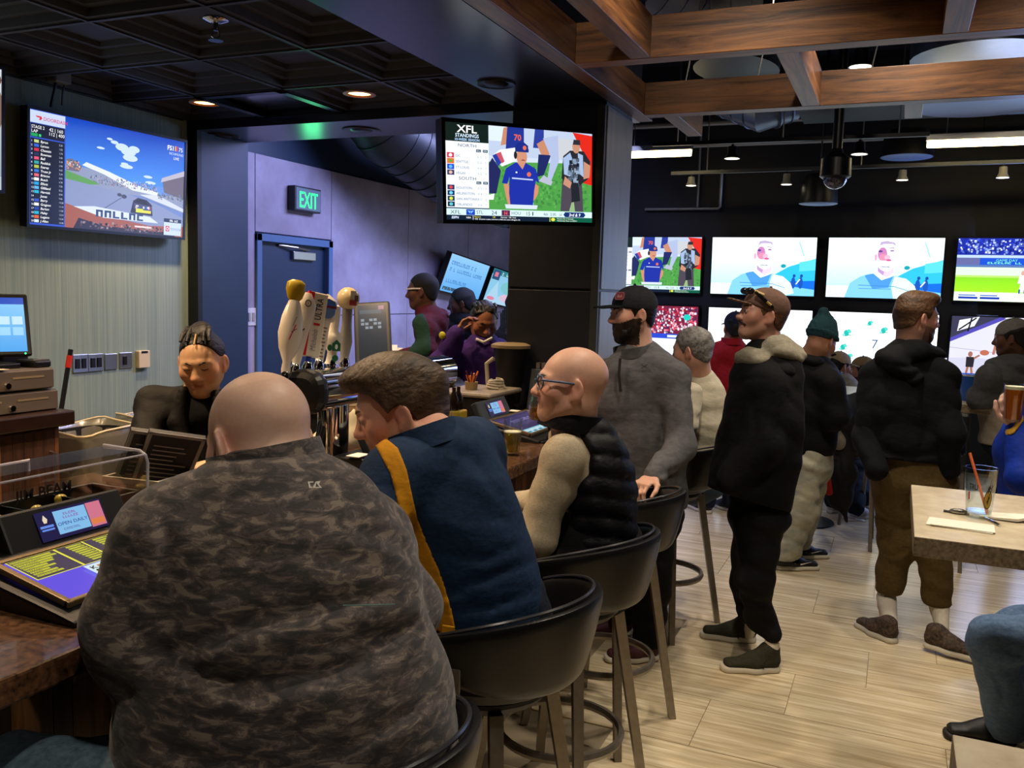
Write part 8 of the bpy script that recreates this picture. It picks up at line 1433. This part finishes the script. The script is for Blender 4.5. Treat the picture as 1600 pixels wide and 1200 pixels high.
for k, q in enumerate((-.055, -.032, -.012, .012, .032, .055)): b.tube([Vector(hp(H, q, .055-abs(q)*.3, .088-abs(q)*.2))-o, Vector(hp(H, q*1.1, .015, .116-abs(q)*.2))-o, Vector(hp(H, q*1.2, -.04, .118-abs(q)*.3))-o, Vector(hp(H, q*1.1, -.09, .07))-o, Vector(hp(H, q*.8, -.10, -.02))-o], [.006, .010, .011, .010, .008], 7)
b.build('braids', h_dark, t, smooth=True); sdf_obj('hood', [ecc(A_((735, 545, 5.26)), A_((780, 545, 5.3)), .06, .09, .06, .09, UP_, .03), cone(H['c'], A_((756, 545, 5.2)), .07, .075, .01, '-')], .010, cloth_m('purple hoodie', '3a1f66'), t, warp=folds(.006, 83, (12, 12, 16)))
MB().tube([at(744, 530, 5.13)-o, at(756, 535, 5.11)-o, at(769, 528, 5.13)-o], .009, 8).build('white_collar', mat('white tee collar', 'd0cac0', .8), t, smooth=True); MB().ball(at(691, 524, 4.98)-o, .022, 10, 6, (1, .5, 1)).build('sleeve_print', mat('yellow print', 'b8b020', .6), t)['label'] = 'small yellow print on the raised sleeve'
# person with long dark braids half behind the column
hip = A_((820, 600, 6.4)); hip[2] = .95; lg = [(hip+RT_*q*.09, hip+RT_*q*.09-UP_*.43, np.array((hip[0], hip[1], .09))+RT_*q*.1) for q in (-1, 1)]
t, H, P = simple('person with long dark braids mostly hidden behind the column', hip, head_of(808, 480, 6.3, -20, 6, 1.0), SK_D, [(808, 508, 6.3, 14, .08), (810, 525, 6.3, 34, .13), (812, 580, 6.35, 34, .15), (812, 620, 6.4, 34, .15)], [(A_((782, 535, 6.2)), A_((778, 590, 6.2)), A_((790, 630, 6.1))), (A_((840, 535, 6.4)), A_((845, 590, 6.4)), A_((840, 630, 6.3)))], lg, blk2, navy_t, hairm=h_dark, line=((-.15, -.10), (-.05, -.08), (.0, -.05), (.03, .02), (.05, .06), (.14, .08)), thick=.014, shoe_dir=facing(-20))
o = Vector(world_off(t)); 
for k in range(5): a = A_((797-3*k, 470+5*k, 6.26)); e = A_((784-3*k, 545+6*k, 6.12)); MB().tube([Vector(a)-o, Vector(a*.6+e*.4+RT_*.02)-o, Vector(e)-o], [.016, .014, .009], 7).build('braid', h_dark, t, smooth=True)
# people at the far pale table
hip = A_((1322, 690, 7.75)); lg = stand(1318, 806, hip, .1, 60)
t, H, P = simple('person in a beige cap and pale grey hoodie behind the teal beanie', hip, head_of(1312, 572, 7.6, 70, 10, 1.0), SK_M, [(1312, 594, 7.62, 13, .08), (1314, 604, 7.62, 24, .12), (1316, 640, 7.65, 27, .15), (1320, 685, 7.7, 28, .15)], [(A_((1328, 610, 7.5)), A_((1335, 640, 7.45)), A_((1350, 630, 7.6))), (A_((1300, 610, 7.75)), A_((1312, 640, 7.8)), A_((1345, 630, 7.75)))], lg, cloth_m('pale grey sweat', '8a857c', '767068', 20), cloth_m('dark denim', '1a2230'), hairm=h_dark, shoe_dir=facing(60), shoe_m=mat('white shoe', 'c0b8b0', .5), top_name='hoodie')
cap(t, H, cloth_m('beige cap', 'a8957a', '95836a', 40), cloth_m('beige cap', 'a8957a'))
hip = A_((1352, 690, 8.3)); lg = stand(1352, 790, hip, .1, -60)
t, H, P = simple('person in a tan cap and maroon top behind the brown trousers', hip, head_of(1346, 578, 8.1, -60, 4, 1.0), SK_M, [(1346, 598, 8.12, 12, .08), (1346, 606, 8.12, 22, .12), (1348, 640, 8.2, 26, .15), (1350, 685, 8.3, 26, .15)], [(A_((1330, 612, 8.0)), A_((1328, 645, 8.0)), A_((1335, 650, 7.9))), (A_((1366, 612, 8.2)), A_((1372, 650, 8.2)), A_((1360, 660, 8.1)))], lg, cloth_m('maroon velour', '4a1420'), navy_t, hairm=h_dark, shoe_dir=facing(-60))
cap(t, H, cloth_m('tan cap', '8a7458', '77634a', 40), cloth_m('tan cap', '8a7458'))
# ---------- dark jacket hung on a chair, small bag at the hip of the man in brown
jk = thing('jacket', 'dark jacket with red lining hanging on a high chair behind the teal beanie', 'jacket', onZ(1300, 835, 0)); jm = cloth_m('dark shell jacket', '1b1a1a', '121212', 20, .7)
P = [ecc(A_((1306, 690, 6.05)), A_((1306, 740, 6.02)), .10, .08, .14, .09, RT_, .05), ecc(A_((1306, 740, 6.02)), A_((1312, 785, 6.0)), .14, .08, .07, .05, RT_, .05), cone(A_((1318, 770, 5.98)), A_((1322, 815, 5.96)), .05, .008, .04)]
sdf_obj('shell', P, .011, jm, jk, warp=creases([([(1290, 690), (1300, 740), (1318, 790)], .014, .015, 7), ([(1312, 690), (1318, 740), (1320, 800)], .012, .012, 7)], folds(.006, 95, (12, 12, 12)))); sdf_obj('lining', [ecc(A_((1288, 740, 5.93)), A_((1296, 770, 5.93)), .04, .03, .025, .02, RT_, .02)], .010, cloth_m('red lining', 'a02018'), jk); sdf_obj('collar', [ecc(A_((1300, 672, 5.97)), A_((1310, 690, 5.97)), .04, .04, .05, .05, RT_, .02)], .010, cloth_m('grey lining', '8a8478'), jk, warp=folds(.006, 96, (14, 14, 14)))
bg = thing('pouch', 'dark blue pouch at the hip of the man in brown trousers', 'bag', A_((1500, 690, 4.35))); sdf_obj('pouch_body', [ecc(A_((1498, 672, 4.36)), A_((1498, 705, 4.36)), .025, .05, .028, .05, RT_, .02)], .008, cloth_m('dark nylon', '161a30', None, 20, .5), bg); o = Vector(world_off(bg)); MB().tube([at(1488, 665, 4.3)-o, at(1500, 655, 4.33)-o, at(1508, 680, 4.33)-o, at(1504, 712, 4.33)-o], .007, 7).build('strap', cloth_m('dark nylon', '161a30'), bg, smooth=True)
